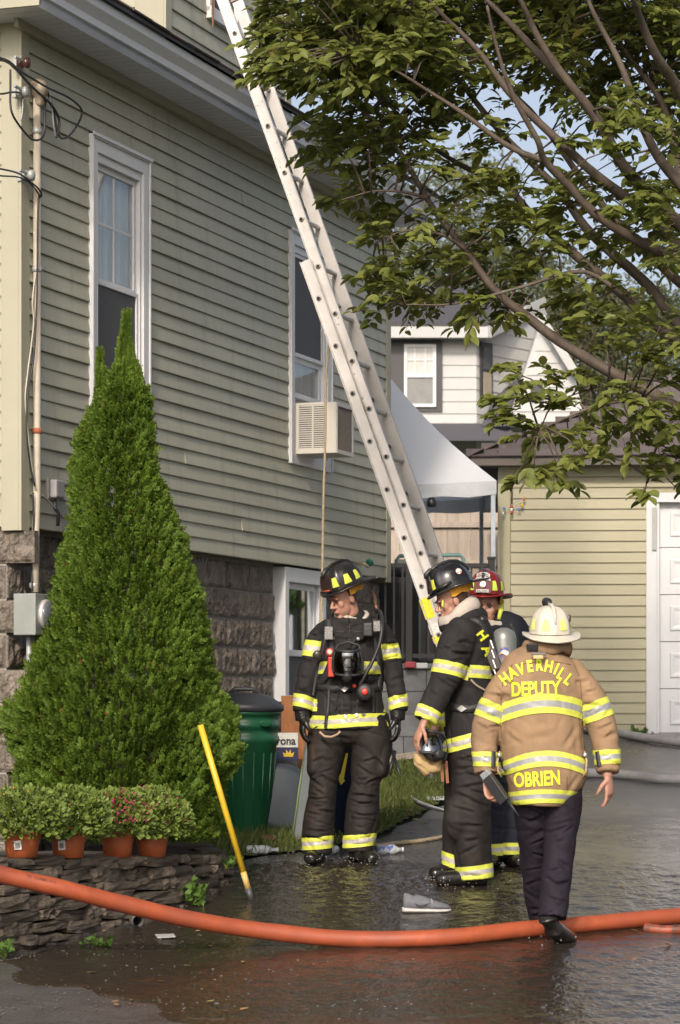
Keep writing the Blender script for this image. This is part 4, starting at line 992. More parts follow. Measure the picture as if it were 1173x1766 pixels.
# leaf clusters: photo-plane centre, radius, leaves, depth
CL=[]
def cl(px,py,r,n,dy): CL.append((px,py,r,n,dy))
R2=random.Random(5)
for _ in range(58): cl(R2.uniform(490,740),R2.uniform(-40,120),50,64,R2.uniform(-1.2,.2))
for _ in range(40): cl(R2.uniform(540,800),R2.uniform(-60,150),60,60,R2.uniform(-.9,1.0))
for px,py in ((462,112),(456,62),(476,125),(490,95),(505,135),(458,15),(480,30),(540,140),(525,150)): cl(px,py,24,30,-.8)
for _ in range(95): cl(R2.uniform(740,1230),R2.uniform(-120,110),80,72,R2.uniform(-.1,1.9))
for _ in range(44): cl(R2.uniform(880,1230),R2.uniform(0,190),70,56,R2.uniform(.6,1.8))
for px,py,r,n in ((565,235,40,50),(600,215,36,40),(560,190,30,34),(545,255,34,40),(595,262,36,46),(640,235,34,40),(610,300,30,30),(580,345,36,44),(650,345,36,44),(620,365,30,30),(690,300,34,30),(660,260,34,36),(700,240,40,40),(740,215,40,40),(730,160,45,50),(780,200,40,44),(690,170,36,36),
   (655,440,44,60),(690,460,46,60),(640,480,36,44),(720,500,46,64),(690,515,36,48),(760,520,44,60),(800,500,44,56),(820,540,36,44),(780,470,40,44),(740,440,40,40),(860,520,36,44),(885,545,30,34),(840,455,36,36),(890,470,34,34),(700,410,34,30),(760,395,30,26),
   (860,240,34,34),(900,300,34,34),(820,330,34,34),(880,390,36,40),(830,410,34,36),(950,280,36,34),(980,250,30,28),(1000,345,36,40),(1020,300,36,36),(930,440,36,40),(960,480,36,40),(1000,180,30,24),(1050,260,28,20),(1060,190,34,30),
   (1045,235,30,34),(1100,220,34,40),(1150,225,34,40),(1080,250,26,26),(1090,350,40,56),(1140,340,40,56),(1165,370,36,44),(1120,385,36,40),(1060,370,30,30),(1165,280,30,30),(1160,440,40,44),
   (960,565,36,44),(1000,545,40,44),(1040,560,40,48),(1090,580,40,50),(1140,560,44,56),(1165,600,44,56),(1120,620,40,50),(1060,600,40,46),(1010,590,30,30),
   (900,665,34,44),(930,690,36,50),(880,720,34,48),(870,690,26,30),(960,660,36,50),(990,700,38,56),(1020,660,38,50),(1040,720,40,56),(980,745,36,50),(930,745,34,46),(900,755,30,36),(1080,690,40,56),(1120,700,42,60),(1160,660,40,50),(1165,720,42,56),(1090,750,38,50),(1140,770,36,50),(1165,790,30,40),(1010,790,36,44),(960,800,32,44),(1050,790,30,34),(1130,820,32,44),(1110,850,24,30),(1165,840,24,24),(920,815,26,34),(895,830,18,20),(975,830,20,24),(1120,740,36,44),(880,640,20,22)):
    cl(px,py,r,n,-1.0+R2.uniform(-.35,.45) if py>600 or px>1030 else R2.uniform(-.6,.5))
for _ in range(60): cl(R2.uniform(560,880),R2.uniform(110,330),40,26,R2.uniform(-.7,.9))
for _ in range(40): cl(R2.uniform(640,1000),R2.uniform(330,540),40,28,R2.uniform(-.5,1.0))
for _ in range(36): cl(R2.uniform(1000,1200),R2.uniform(120,520),44,32,R2.uniform(-.6,1.4))
# crown continued out of frame above and right, added to shade the visible leaves
for _ in range(30): cl(R2.uniform(720,1900),R2.uniform(-380,-110),130,60,R2.uniform(-1.2,2.4))
for _ in range(24): cl(R2.uniform(1270,1950),R2.uniform(-100,600),130,60,R2.uniform(-1.2,2.2))
LP=np.array([tuple(p) for p,_ in LPTS]); pos=[];dr=[];up=[];sz=[]; tw=MB(); vis=[]
for px,py,r,n,dy in CL:
    Yc=TY+dy; c=W(px,py,Yc); rad=r*Yc/FPX; off=py<-100 or px>1240
    d2=((LP-np.array(tuple(c)))**2).sum(1); base=V(LP[int(d2.argmin())])
    if (c-base).length>1.6: base=c+(base-c).normalized()*.5
    out=(c-base); 
    if out.length<.05: out=V((-.6,-.3,.2))
    od=out.normalized()
    if not off: tw.tube([base-TB,base.lerp(c,.55)+V((0,0,.03))-TB,c-TB],[.008,.005,.003],5)
    nt=max(2,int(n/8)); per=max(1,int(n/nt))
    for k in range(nt):
        # twigs spread in a drooping fan, mostly away from the limb and to the left
        d=V((od.x+R2.gauss(-.15,.75),od.y+R2.gauss(0,.75),od.z*.5+R2.gauss(.05,.40))).normalized(); L=rad*R2.uniform(.7,1.5)*(1 if not off else .9)
        st=c+V((R2.gauss(0,.25),R2.gauss(0,.5),R2.gauss(0,.25)))*rad; en=st+d*L; en.z-=.10*L
        if not off: tw.tube([st.lerp(c,.5)-TB,st.lerp(en,.5)+V((0,0,.015))-TB,en-TB],[.0022,.0018,.001],4)
        sd=d.cross(V((0,0,1))); sd=sd.normalized() if sd.length>.05 else V((1,0,0))
        for q in range(per):
            t=(q+.6)/per; p=st.lerp(en,t)+V((0,0,.03*math.sin(t*3))); sg=1 if q%2 else -1
            ld=d*.75+sd*sg*R2.uniform(.5,1.0)+V((0,0,R2.uniform(-.55,.05))); u_=V((R2.gauss(0,.45),R2.gauss(-.35,.45),1))
            s_=R2.uniform(.062,.104)*(1.7 if off else 1)
            pos.append(tuple(p-TB)); dr.append(tuple(ld)); up.append(tuple(u_)); sz.append(s_); vis.append(not off)
twm=tw.build('twigs',M_bark,tree); twm['kind']='stuff'
LV=[(0,0,0),(.02,.02,0),(.20,.22,.07),(.27,.48,.09),(.17,.78,.03),(0,1,-.10),(-.17,.78,.03),(-.27,.48,.09),(-.20,.22,.07),(0,.5,-.01)]
LF=[(0,2,3,9),(9,3,4,5),(0,9,7,8),(9,5,6,7)]
pos=np.array(pos);dr=np.array(dr);up=np.array(up);sz=np.array(sz);vis=np.array(vis)
M_leaf=leaf_mat('tree_leaf',(.08,.115,.02),(.25,.27,.065),.5,.45,1.2,((.17,.15,.03),.985),spec=.45)
# the 300 leaves nearest the camera in view become single leaves
wy=pos[:,1]; inview=vis&(pos[:,2]+TB.z<CAMZ+1180/FPX*(TY-1))&(pos[:,0]+TB.x<586/FPX*(TY-1)); idx=np.where(inview)[0]; idx=idx[np.argsort(wy[idx])][:300]
single=np.zeros(len(pos),bool); single[idx]=True
v,f=scatter(LV,LF,pos[~single],dr[~single],up[~single],sz[~single]); cr_=link('crown',fast_mesh('crown',v,f,M_leaf,smooth=True),tree); cr_['kind']='stuff'
lme=fast_mesh('leaf',np.array(LV),np.array(LF),M_leaf,smooth=True)
d_,s_,n_=frames_np(dr[idx],up[idx])
for k,i in enumerate(idx):
    o=link('leaf',lme,tree); Mx=Matrix((tuple(s_[k]),tuple(d_[k]),tuple(n_[k]))).transposed().to_4x4(); o.matrix_local=Matrix.Translation(V(pos[i]))@Mx@Matrix.Scale(float(sz[i]),4)
print('leaves',len(pos))

# ------------------------------------------------------------------ far trees
def fartree(px,py,Y,h,w,n,label,c1,c2,seed,cone=False,leaf=.30):
    r=np.random.default_rng(seed); top=W(px,py,Y); base=V((top.x,Y,gz(Y))); H=top.z-base.z; e=empty('tree',base,0,label,'tree','trees behind the houses')
    m=MB(); m.tube([(0,0,0),(.1,0,H*.4),(0,0,H*.95)],[.3,.2,.04],8); m.build('trunk',M_bark,e)
    P=[];D=[]
    nb=int(n/60)
    for k in range(nb):
        z=H*r.uniform(.25,1.0); t=(z/H); rad=w*(1-t)*1.2+.2 if cone else w*math.sqrt(max(.05,1-((t-.6)/.42)**2)); a=r.uniform(0,6.28); q=rad*math.sqrt(r.uniform(.1,1))
        c=np.array([math.cos(a)*q,math.sin(a)*q,z-(.15*q if cone else 0)]); mb=None
        s=r.uniform(.35,.7)
        pts=c+r.normal(0,1,(60,3))*np.array([s,s,s*.45]); P.append(pts); D.append(r.normal(0,1,(60,3))+np.array([0,0,-.2]))
    P=np.concatenate(P);D=np.concatenate(D)
    v,f=scatter([(0,0,0),(.3,.4,.1),(0,1,0),(-.3,.4,.1)],[(0,1,2,3)],P,D,r.normal(0,1,(len(P),3)),r.uniform(.5,1,len(P))*leaf)
    o=link('crown',fast_mesh('crown',v,f,leaf_mat('far_leaf%d'%seed,c1,c2,.7,.3,.8)),e); o['kind']='stuff'
fartree(790,285,62,10,1.6,21000,'pale feathery tree rising behind the neighbour house',(.10,.125,.08),(.20,.22,.14),1,leaf=.15)  # leaf colours of the pale trees have distant sun and haze mixed in
fartree(700,395,66,10,1.7,18000,'pale green tree just right of the house corner',(.10,.13,.08),(.19,.21,.14),2,leaf=.15)
fartree(900,420,60,9,2.0,20000,'grey-green tree behind the neighbour roof',(.08,.105,.06),(.16,.18,.11),3,leaf=.15)
fartree(1010,490,58,8,1.9,20000,'dark reddish-green tree behind the garage roof',(.05,.07,.03),(.12,.11,.05),4,leaf=.15)
fartree(1130,520,64,8,2.4,20000,'dark green tree far behind the garage',(.04,.065,.025),(.10,.12,.05),5,leaf=.16)
fartree(770,850,44,2,1.3,2500,'low green hedge shrub above the wooden fence',(.05,.09,.02),(.12,.17,.05),6,leaf=.16)
# ================================================================== LADDER
OE,ZE=.46,6.02      # the near rail clears the edge of the shingles here
LS=s_of(416,OE)
kk=(735-PX0)/FPX; O2=(kk*(HY+.9448*LS)-HX-.3277*LS)/(.9448+.3277*kk); Z2=z_of(1000,LS,O2); sl=(ZE-Z2)/(OE-O2)
OF=O2
for _ in range(6): OF=O2+(gz(HY+.9448*LS-.3277*OF)-Z2)/sl
ZF=Z2+sl*(OF-O2); OT=OE+(6.56-ZE)/sl; ZTOP=6.56
print('ladder',LS,O2,Z2,OF,ZF,OT)
def lad(s,o,z): return V((s,-o,z))
ld=empty('extension_ladder',HL(LS,OF,ZF),math.atan2(.9448,.3277),'long aluminium extension ladder leaning from the driveway to the eave','ladder')
lo0=V((LS,-OF,ZF))
A0=V((LS,-OF,ZF)); B0=V((LS,-OT,ZTOP)); dirl=(B0-A0).normalized(); Lf=(B0-A0).length
nrm=V((0,-dirl.z,dirl.y))           # out of the ladder plane, away from the wall
if nrm.y>0: nrm=-nrm
WID=.35
def rail(s,t0,t1,offn,flip,name,web=.080,fl=.026,th=.005):
    m=MB(); a=A0+dirl*t0+nrm*offn-lo0; b=A0+dirl*t1+nrm*offn-lo0; a.x+=s; b.x+=s
    X=V((1,0,0))
    def bar(c0,c1,wx,wn):
        vs=[p+X*(i*wx/2)+nrm*(j*wn/2) for p in (c0,c1) for i,j in ((-1,-1),(1,-1),(1,1),(-1,1))]
        m.add(vs,[(0,1,2,3),(7,6,5,4),(0,4,5,1),(1,5,6,2),(2,6,7,3),(3,7,4,0)])
    bar(a,b,th,web)
    sg=1 if flip else -1
    for j in (-1,1): bar(a+X*(sg*(fl/2))+nrm*(j*(web/2-th/2)),b+X*(sg*(fl/2))+nrm*(j*(web/2-th/2)),fl-th,th)
    return m.build(name,M_alu,ld,fix=True)
base_top=1.5; 
tb=Lf*((1220-445)/1.0)/1.0
# base section runs from the ground up past the middle; fly section slides on its outer face
zb_top=z_of(447,LS,1.0); t_base=(zb_top-A0.z)/dirl.z
rail(-.035,0,t_base,-.034,False,'base_rail'); rail(WID+.035,0,t_base,-.034,True,'base_rail')
t_fly0=(z_of(1060,LS,1.8)-A0.z)/dirl.z
rail(0,t_fly0,Lf,.03,False,'fly_rail'); rail(WID,t_fly0,Lf,.03,True,'fly_rail')
def rung(t,offn,s0,s1):
    m=MB(); c=A0+dirl*t+nrm*offn-lo0; m.tube([c+V((s0-.012,0,0)),c+V((s1+.012,0,0))],.017,10); o=m.build('rung',M_alu,ld)
    for s in (s0,s1):
        m=MB(); m.lathe([(.019,-.004),(.019,.004),(.015,.0055)],c+V((s-.004 if s==s0 else s+.004,0,0)),12,M=Matrix.Rotation(math.pi/2,3,'Y')); m.build('rung_collar',M_alu,o)
        m=MB(); m.lathe([(.0105,-.0135),(.0105,.0135)],c+V((s,0,0)),10,M=Matrix.Rotation(math.pi/2,3,'Y')); m.build('rung_hole',mat('hole_dark',(.02,.018,.016),.8),o)
t=.15
while t<t_base-.05: rung(t,-.034,-.035,WID+.035); t+=.356
tt=(z_of(64,LS,.2)-A0.z)/dirl.z; t=tt
while t>t_fly0+.05: rung(t,.03,0,WID); t-=.356
r5=random.Random(4)
for k_ in range(26):      # rivets and pits along the rails
    t=r5.uniform(.3,Lf-.2); fl_=t>t_fly0; m=MB(); c=A0+dirl*t+nrm*((.03 if fl_ else -.034)+r5.uniform(-.03,.03))-lo0; m.lathe([(.0045,-.004),(.0035,.004)],c+V((-.003 if fl_ else -.038,0,0)),8,M=Matrix.Rotation(math.pi/2,3,'Y')); m.build('rivet',M_greymetal,ld)
for s in (0,WID):
    m=MB(); c=A0+dirl*Lf+nrm*.03-lo0+V((s,0,0)); m.bar(c-dirl*.02,c+dirl*.018,.034,.09,up=nrm); m.build('end_cap',mat('cap_brown',(.30,.26,.22),.7),ld,.006)
for (py0,py1,c_) in ((1028,1062,(.62,.55,.02)),(1092,1103,(.62,.55,.02)),(1072,1088,(.55,.52,.50))):
    z0,z1=z_of(py1,LS,1.85),z_of(py0,LS,1.85); m=MB(); a=A0+dirl*((z0-A0.z)/dirl.z)-nrm*.05-lo0; b=A0+dirl*((z1-A0.z)/dirl.z)-nrm*.05-lo0; m.bar(a+V((-.0395,0,0)),b+V((-.0395,0,0)),.003,.072,up=nrm); m.build('safety_label',mat('label_%d'%py0,c_,.6,var=.25,vs=70),ld)
m=MB(); c=A0+dirl*((z_of(890,LS,1.6)-A0.z)/dirl.z)-nrm*.05-lo0; m.tube([c+V((.10,0,0.03)),c+V((.13,-.01,-.06)),c+V((.15,-.02,-.16)),c+V((.12,-.02,-.22))],.010,7); m.build('rope_tail',mat('yellow_rope',(.5,.38,.04),.7),ld)
# halyard
def rope(pts,r,label,mt,name='rope'):
    q=[V(t) for t in crom([tuple(p) for p in pts],10)]; b=q[0].copy(); m=MB(); m.tube([p-b for p in q],r,8)
    # lay of the strands
    n=0; acc=0; ps=[p-b for p in q]; L=[0]
    for i in range(1,len(ps)): L.append(L[-1]+(ps[i]-ps[i-1]).length)
    def at(s):
        i=min(max(j for j in range(len(L)) if L[j]<=s),len(L)-2); return ps[i].lerp(ps[i+1],(s-L[i])/max(1e-6,L[i+1]-L[i])),(ps[i+1]-ps[i]).normalized()
    for ph in (0,2.09,4.19):
        pts2=[]; s=0
        while s<L[-1]:
            p,t=at(s); x=t.cross(V((0,1,.2))).normalized(); y=t.cross(x); a=ph+s/(r*5.5)*2.09; pts2.append(p+x*math.cos(a)*r*.55+y*math.sin(a)*r*.55); s+=r*1.6
        m.tube(pts2,r*.62,5)
    return tag(m.build(name,mt,loc=b),label,'rope')
M_rope=mat('manila_rope',(.36,.29,.19),.85,var=.2,vs=40)
rope([W(574,560,20.2),W(563,640,20.2),W(561,760,20.2),W(558,860,20.2),W(556,980,20.2),W(553,1080,20.2),W(545,1180,20.2)],.009,'tan halyard rope hanging from the ladder past the air conditioner',M_rope)
gy=lambda px,py:G(px,py)+V((0,0,.014))
rope([gy(648,1462),gy(690,1457),gy(730,1453),gy(762,1447),gy(775,1441),gy(782,1446),gy(772,1450),gy(780,1455)],.014,'tan rope lying across the driveway behind the profile firefighter',M_rope)
# ================================================================== PEOPLE
def cloth(name,c,rough=.85,var=.25,vs=9,bump=.5,bs=260,col2=None,c2=(.5,.7),c2s=4,spec=.25): return mat(name,c,rough,var=var,vs=vs,bump=bump,bs=bs,bdist=.0015,col2=col2,c2s=c2s,c2lo=c2[0],c2hi=c2[1],spec=spec)
M_gear=cloth('black_turnout',(.0175,.016,.0165),.8,spec=.25)
M_gearmud=cloth('muddy_turnout',(.017,.0145,.0135),.72,col2=(.036,.024,.017),c2=(.50,.74),c2s=4,spec=.25)
M_navy=cloth('navy_turnout',(.014,.016,.024))
M_tan=cloth('tan_turnout',(.25,.163,.096),.88,.14,4,.6,240,col2=(.13,.09,.06),c2=(.52,.80),c2s=3.6,spec=.15)
M_trou=cloth('navy_trousers',(.0125,.0095,.0155),.8)
M_lime=mat('lime_trim',(.52,.55,.07),.6,var=.14,vs=24,col2=(.36,.36,.06),c2s=9,c2lo=.58,c2hi=.8)
M_silver=mat('silver_trim',(.40,.375,.35),.45,var=.18,vs=30,metal=.1)
M_silverd=mat('grey_trim',(.30,.30,.30),.4,var=.12,vs=40,metal=.15)
M_letter=mat('lime_letter',(.62,.66,.03),.6,var=.06)
M_skin=mat('skin',(.37,.19,.135),.5,var=.10,vs=30,bump=.1,bs=200)
M_hairm=mat('brown_hair',(.07,.035,.02),.6,var=.3,vs=120,stretch=(1,1,.3))
M_glove=mat('wet_black_leather',(.014,.013,.013),.32,var=.3,vs=20,bump=.4,bs=60)
M_boot=mat('wet_black_boot',(.012,.011,.010),.25,var=.3,vs=15,bump=.2,bs=50)
M_hood=cloth('tan_hood',(.42,.37,.32),.9,.12,6)
M_strap=mat('webbing',(.02,.02,.021),.6,var=.2,vs=40)
M_buckle=mat('buckle_steel',(.55,.53,.50),.3,metal=.8)
M_amber=mat('amber_flap',(.55,.25,.015),.7,var=.15)
M_eye=mat('eye_dark',(.02,.012,.01),.2)
M_clear=glass_mat('mask_lens',(.25,.24,.22),.15)
M_red=mat('red_plastic',(.42,.03,.015),.4)
M_grey=mat('grey_cylinder',(.20,.21,.20),.35,metal=.3,var=.15,vs=8)

def evald(o):
    dg=bpy.context.evaluated_depsgraph_get(); me=bpy.data.meshes.new_from_object(o.evaluated_get(dg)); return me
def remesh(mb,voxel,it=4,name='m'):
    me=mb.mesh(name,[]) ; bm=bmesh.new(); bm.from_mesh(me); bmesh.ops.recalc_face_normals(bm,faces=bm.faces); bm.to_mesh(me); bm.free()
    o=bpy.data.objects.new('tmp',me); COL.objects.link(o)
    r=o.modifiers.new('r','REMESH'); r.mode='VOXEL'; r.voxel_size=voxel
    if it: s=o.modifiers.new('s','SMOOTH'); s.factor=.5; s.iterations=it
    out=evald(o); bpy.data.objects.remove(o); out.name=name; out.materials.clear()
    out.polygons.foreach_set('use_smooth',[True]*len(out.polygons)); return out
def vco(me):
    a=np.empty(len(me.vertices)*3,np.float32); me.vertices.foreach_get('co',a); return a.reshape(-1,3)
def vno(me):
    a=np.empty(len(me.vertices)*3,np.float32); me.vertex_normals.foreach_get('vector',a); return a.reshape(-1,3)
def wrinkle(me,fn):
    c=vco(me); n=vno(me); d=np.array([fn(V(p)) for p in c],np.float32); c=c+n*d[:,None]; me.vertices.foreach_set('co',c.ravel()); me.update()
def fold(p,sx,sy,sz,seed=0):
    w=noise.noise_vector(p*4+V((seed,0,0)))*.5; q=V((p.x*sx+seed+w.x,p.y*sy+w.y,p.z*sz+p.x*sx*.5+w.z)); a=noise.noise(q); b=noise.noise(q*.55+V((5,seed,0))); return b*.8-.75*max(0,1-abs(a)*5)+.2

def creases(me,segs):
    c=vco(me).astype(np.float64); n=vno(me).astype(np.float64); disp=np.zeros(len(c))
    for A,B,w,dp in segs:
        A=np.array(A);B=np.array(B);ab=B-A; L=np.linalg.norm(ab); d=ab/L; v=np.array([0,1.,0]); m=np.cross(d,v); m/=np.linalg.norm(m)+1e-9
        q=c-A; t=q@d/L; s_=q@m; y=q[:,1]-(t*ab[1])
        k=np.where((t>0)&(t<1),np.sin(np.pi*np.clip(t,0,1))**.7,0)*np.exp(-(y/.075)**2)*np.clip(-n[:,1]*1.6+.25,0,1)
        disp+=dp*k*(-np.exp(-(s_/w)**2)+.75*np.exp(-((s_-1.8*w)/(1.1*w))**2))
    c+=n*disp[:,None]; me.vertices.foreach_set('co',c.astype(np.float32).ravel()); me.update()
def limb_creases(path,rad,n,seed,lo=.1,hi=.9,tilt=.6,dp=(.006,.013),w=(.007,.014),yoff=None):
    r=random.Random(seed); out=[]
    for k in range(n):
        i=int((lo+(hi-lo)*r.random())*(len(path)-2))+1; p=path[i]; t=(path[min(i+1,len(path)-1)]-path[i-1]).normalized(); s_=t.cross(V((0,1,0))).normalized()
        d=(s_+t*r.uniform(-tilt,tilt)).normalized(); R=rad[min(i,len(rad)-1)]; c=p+s_*R*r.uniform(-.5,.5)+V((0,-(yoff if yoff else R*.9),0)); L=R*r.uniform(.7,1.5)
        out.append((tuple(c-d*L*.5),tuple(c+d*L*.5),r.uniform(*w),r.uniform(*dp)))
    return out
class Person:
    def __init__(s,px,Y,label,gyy=None):
        s.Y=Y; s.base=V(((px-PX0)*Y/FPX,Y,gz(Y) if gyy is None else gyy)); s.e=empty('person',s.base,0,label,'person'); s.sc=FPX/Y
    def P(s,px,py,dy=0): return W(px,py,s.Y+dy)-s.base
    def limb(s,mb,pts,per=5,n=24,round_ends=(True,True),axis=None):
        cr=crom(pts,per); q=[s.P(c[0],c[1],c[2]) for c in cr]; a=[c[3]*(s.Y+c[2])/FPX for c in cr]; b=[c[4] for c in cr]
        if round_ends[0]:
            t=(q[0]-q[1]).normalized(); r=min(a[0],b[0]); q=[q[0]+t*r*.6,q[0]+t*r*.35]+q; a=[a[0]*.35,a[0]*.8]+a; b=[b[0]*.35,b[0]*.8]+b
        if round_ends[1]:
            t=(q[-1]-q[-2]).normalized(); r=min(a[-1],b[-1]); q=q+[q[-1]+t*r*.35,q[-1]+t*r*.6]; a=a+[a[-1]*.8,a[-1]*.35]; b=b+[b[-1]*.8,b[-1]*.35]
        mb.tube(q,a,n,0,True,V((0,1,0)),True,b); return [V(x) for x in q],a,b
    def part(s,name,me,mats,parent=None):
        for m in (mats if isinstance(mats,(list,tuple)) else [mats]): me.materials.append(m)
        return link(name,me,parent or s.e)

def hand(mb,w,d,pn,th,curl=.5,k=1.,r=.0088,curls=None):
    d=V(d).normalized(); pn=V(pn); pn=(pn-d*pn.dot(d)).normalized(); th=V(th); th=(th-d*th.dot(d)-pn*th.dot(pn)).normalized(); w=V(w)
    mb.tube([w-d*.05*k,w-d*.01*k,w+d*.02*k,w+d*.06*k,w+d*.088*k,w+d*.10*k],[.027*k,.027*k,.034*k,.042*k,.041*k,.03*k],16,ref=pn,b=[.021*k,.020*k,.018*k,.017*k,.014*k,.008*k])
    for i,L in enumerate((.078,.087,.081,.064)):
        c=curl if curls is None else curls[i]
        p=w+d*(.088-.004*abs(i-1.3))*k+th*(.030-.0205*i)*k; a=0; pts=[p-d*.02*k]; pts.append(p); dirv=d
        spread=th*(.025-.02*i)
        for fr,bend in ((.45,.75),(.30,1.0),(.25,.7)):
            a+=c*bend; dirv=(d*math.cos(a)+pn*math.sin(a)+spread*max(0,math.cos(a))).normalized(); p=p+dirv*L*fr*k; pts.append(p)
        mb.tube(pts,[r*k*1.12,r*k*1.12,r*k*1.05,r*k*.95,r*k*.7],10)
    p=w+d*.022*k+th*.030*k; d1=(d*.55+th*.75+pn*.35).normalized(); d2=(d*.85+th*.25+pn*(.25+curl*.5)).normalized(); d3=(d*.85-th*.05+pn*(.4+curl*.6)).normalized()
    pts=[p-d1*.015*k,p,p+d1*.034*k,p+d1*.034*k+d2*.033*k,p+d1*.034*k+d2*.033*k+d3*.024*k]; mb.tube(pts,[r*k*1.4,r*k*1.45,r*k*1.25,r*k*1.1,r*k*.75],10)
def frame(f,u):
    f=V(f).normalized(); u=V(u); u=(u-f*u.dot(f)).normalized(); r=f.cross(u); return Matrix((r,f,u)).transposed()   # columns right, forward, up
def head(mb,c,M,neck_to):
    c=V(c); g=lambda x,y,z: c+M@V((x,y,z))
    mb.ell(g(0,-.008,.02),(.076,.097,.102),M); mb.ell(g(0,.030,-.055),(.058,.062,.070),M); mb.ell(g(0,.072,-.108),(.026,.020,.018),M)
    mb.tube([g(0,.088,.012),g(0,.100,-.008),g(0,.113,-.030),g(0,.104,-.040)],[.008,.010,.015,.011],10)
    for sx in (-1,1):
        mb.ell(g(.033*sx,.083,.020),(.026,.014,.009),M); mb.ell(g(.038*sx,.060,-.026),(.022,.020,.028),M); mb.ell(g(.079*sx,-.008,-.014),(.010,.020,.031),M,n=10,m=8); mb.ell(g(.012*sx,.098,-.036),(.010,.010,.008),M,n=8,m=6)
    mb.ell(g(0,.091,-.066),(.024,.010,.006),M); mb.ell(g(0,.089,-.078),(.020,.010,.007),M)
    nb=V(neck_to); mb.tube([g(0,-.02,-.04),g(0,-.02,-.10),nb],[.058,.056,.066],18)
def face_parts(pr,c,M,hair=True):
    c=V(c); g=lambda x,y,z: c+M@V((x,y,z))
    for sx in (-1,1):
        m=MB(); m.ell(g(.031*sx,.087,.002),(.013,.006,.006),M,n=10,m=8); m.build('eye',M_eye,pr.e)
        m=MB(); m.tube([g(.016*sx,.100,.018),g(.032*sx,.099,.022),g(.048*sx,.086,.018)],.0042,6); m.build('eyebrow',M_hairm,pr.e)
    m=MB(); m.tube([g(-.022,.094,-.071),g(-.01,.102,-.0705),g(.01,.102,-.0705),g(.022,.094,-.071)],[.002,.0035,.0035,.002],6); m.build('mouth',mat('lip',(.26,.09,.075),.5),pr.e)
    if hair:
        m=MB(); N=22; K=8; vs=[]; fs=[]
        for j in range(K+1):
            for i in range(N+1):
                th=-1.72+3.44*i/N; ph=-.62+1.6*j/K           # wraps the back and sides of the skull
                rr=1.05+.02*noise.noise(V((i*.9,j*.9,3)))
                vs.append(g(.077*rr*math.sin(th)*math.cos(ph),-.008-.098*rr*math.cos(th)*math.cos(ph),.02+.102*rr*math.sin(ph)))
        for j in range(K):
            for i in range(N): q=j*(N+1)+i; fs.append((q,q+1,q+N+2,q+N+1))
        m.add(vs,fs,0,True); m.build('hair',M_hairm,pr.e)
def dome_pt(th,ph,rx=.116,ry=.140,h=.150,off=0.):
    rid=max(0,math.cos(4*th+math.pi))**6*.006*math.cos(ph)**.3+(.008*max(0,math.cos(th*2))**30)
    c=math.cos(ph)**.72; k=1+ (off+rid)/.125
    return V((rx*k*c*math.sin(th),ry*k*c*math.cos(th),h*(math.sin(ph)**.95)*(1+(off+rid)/.15)))
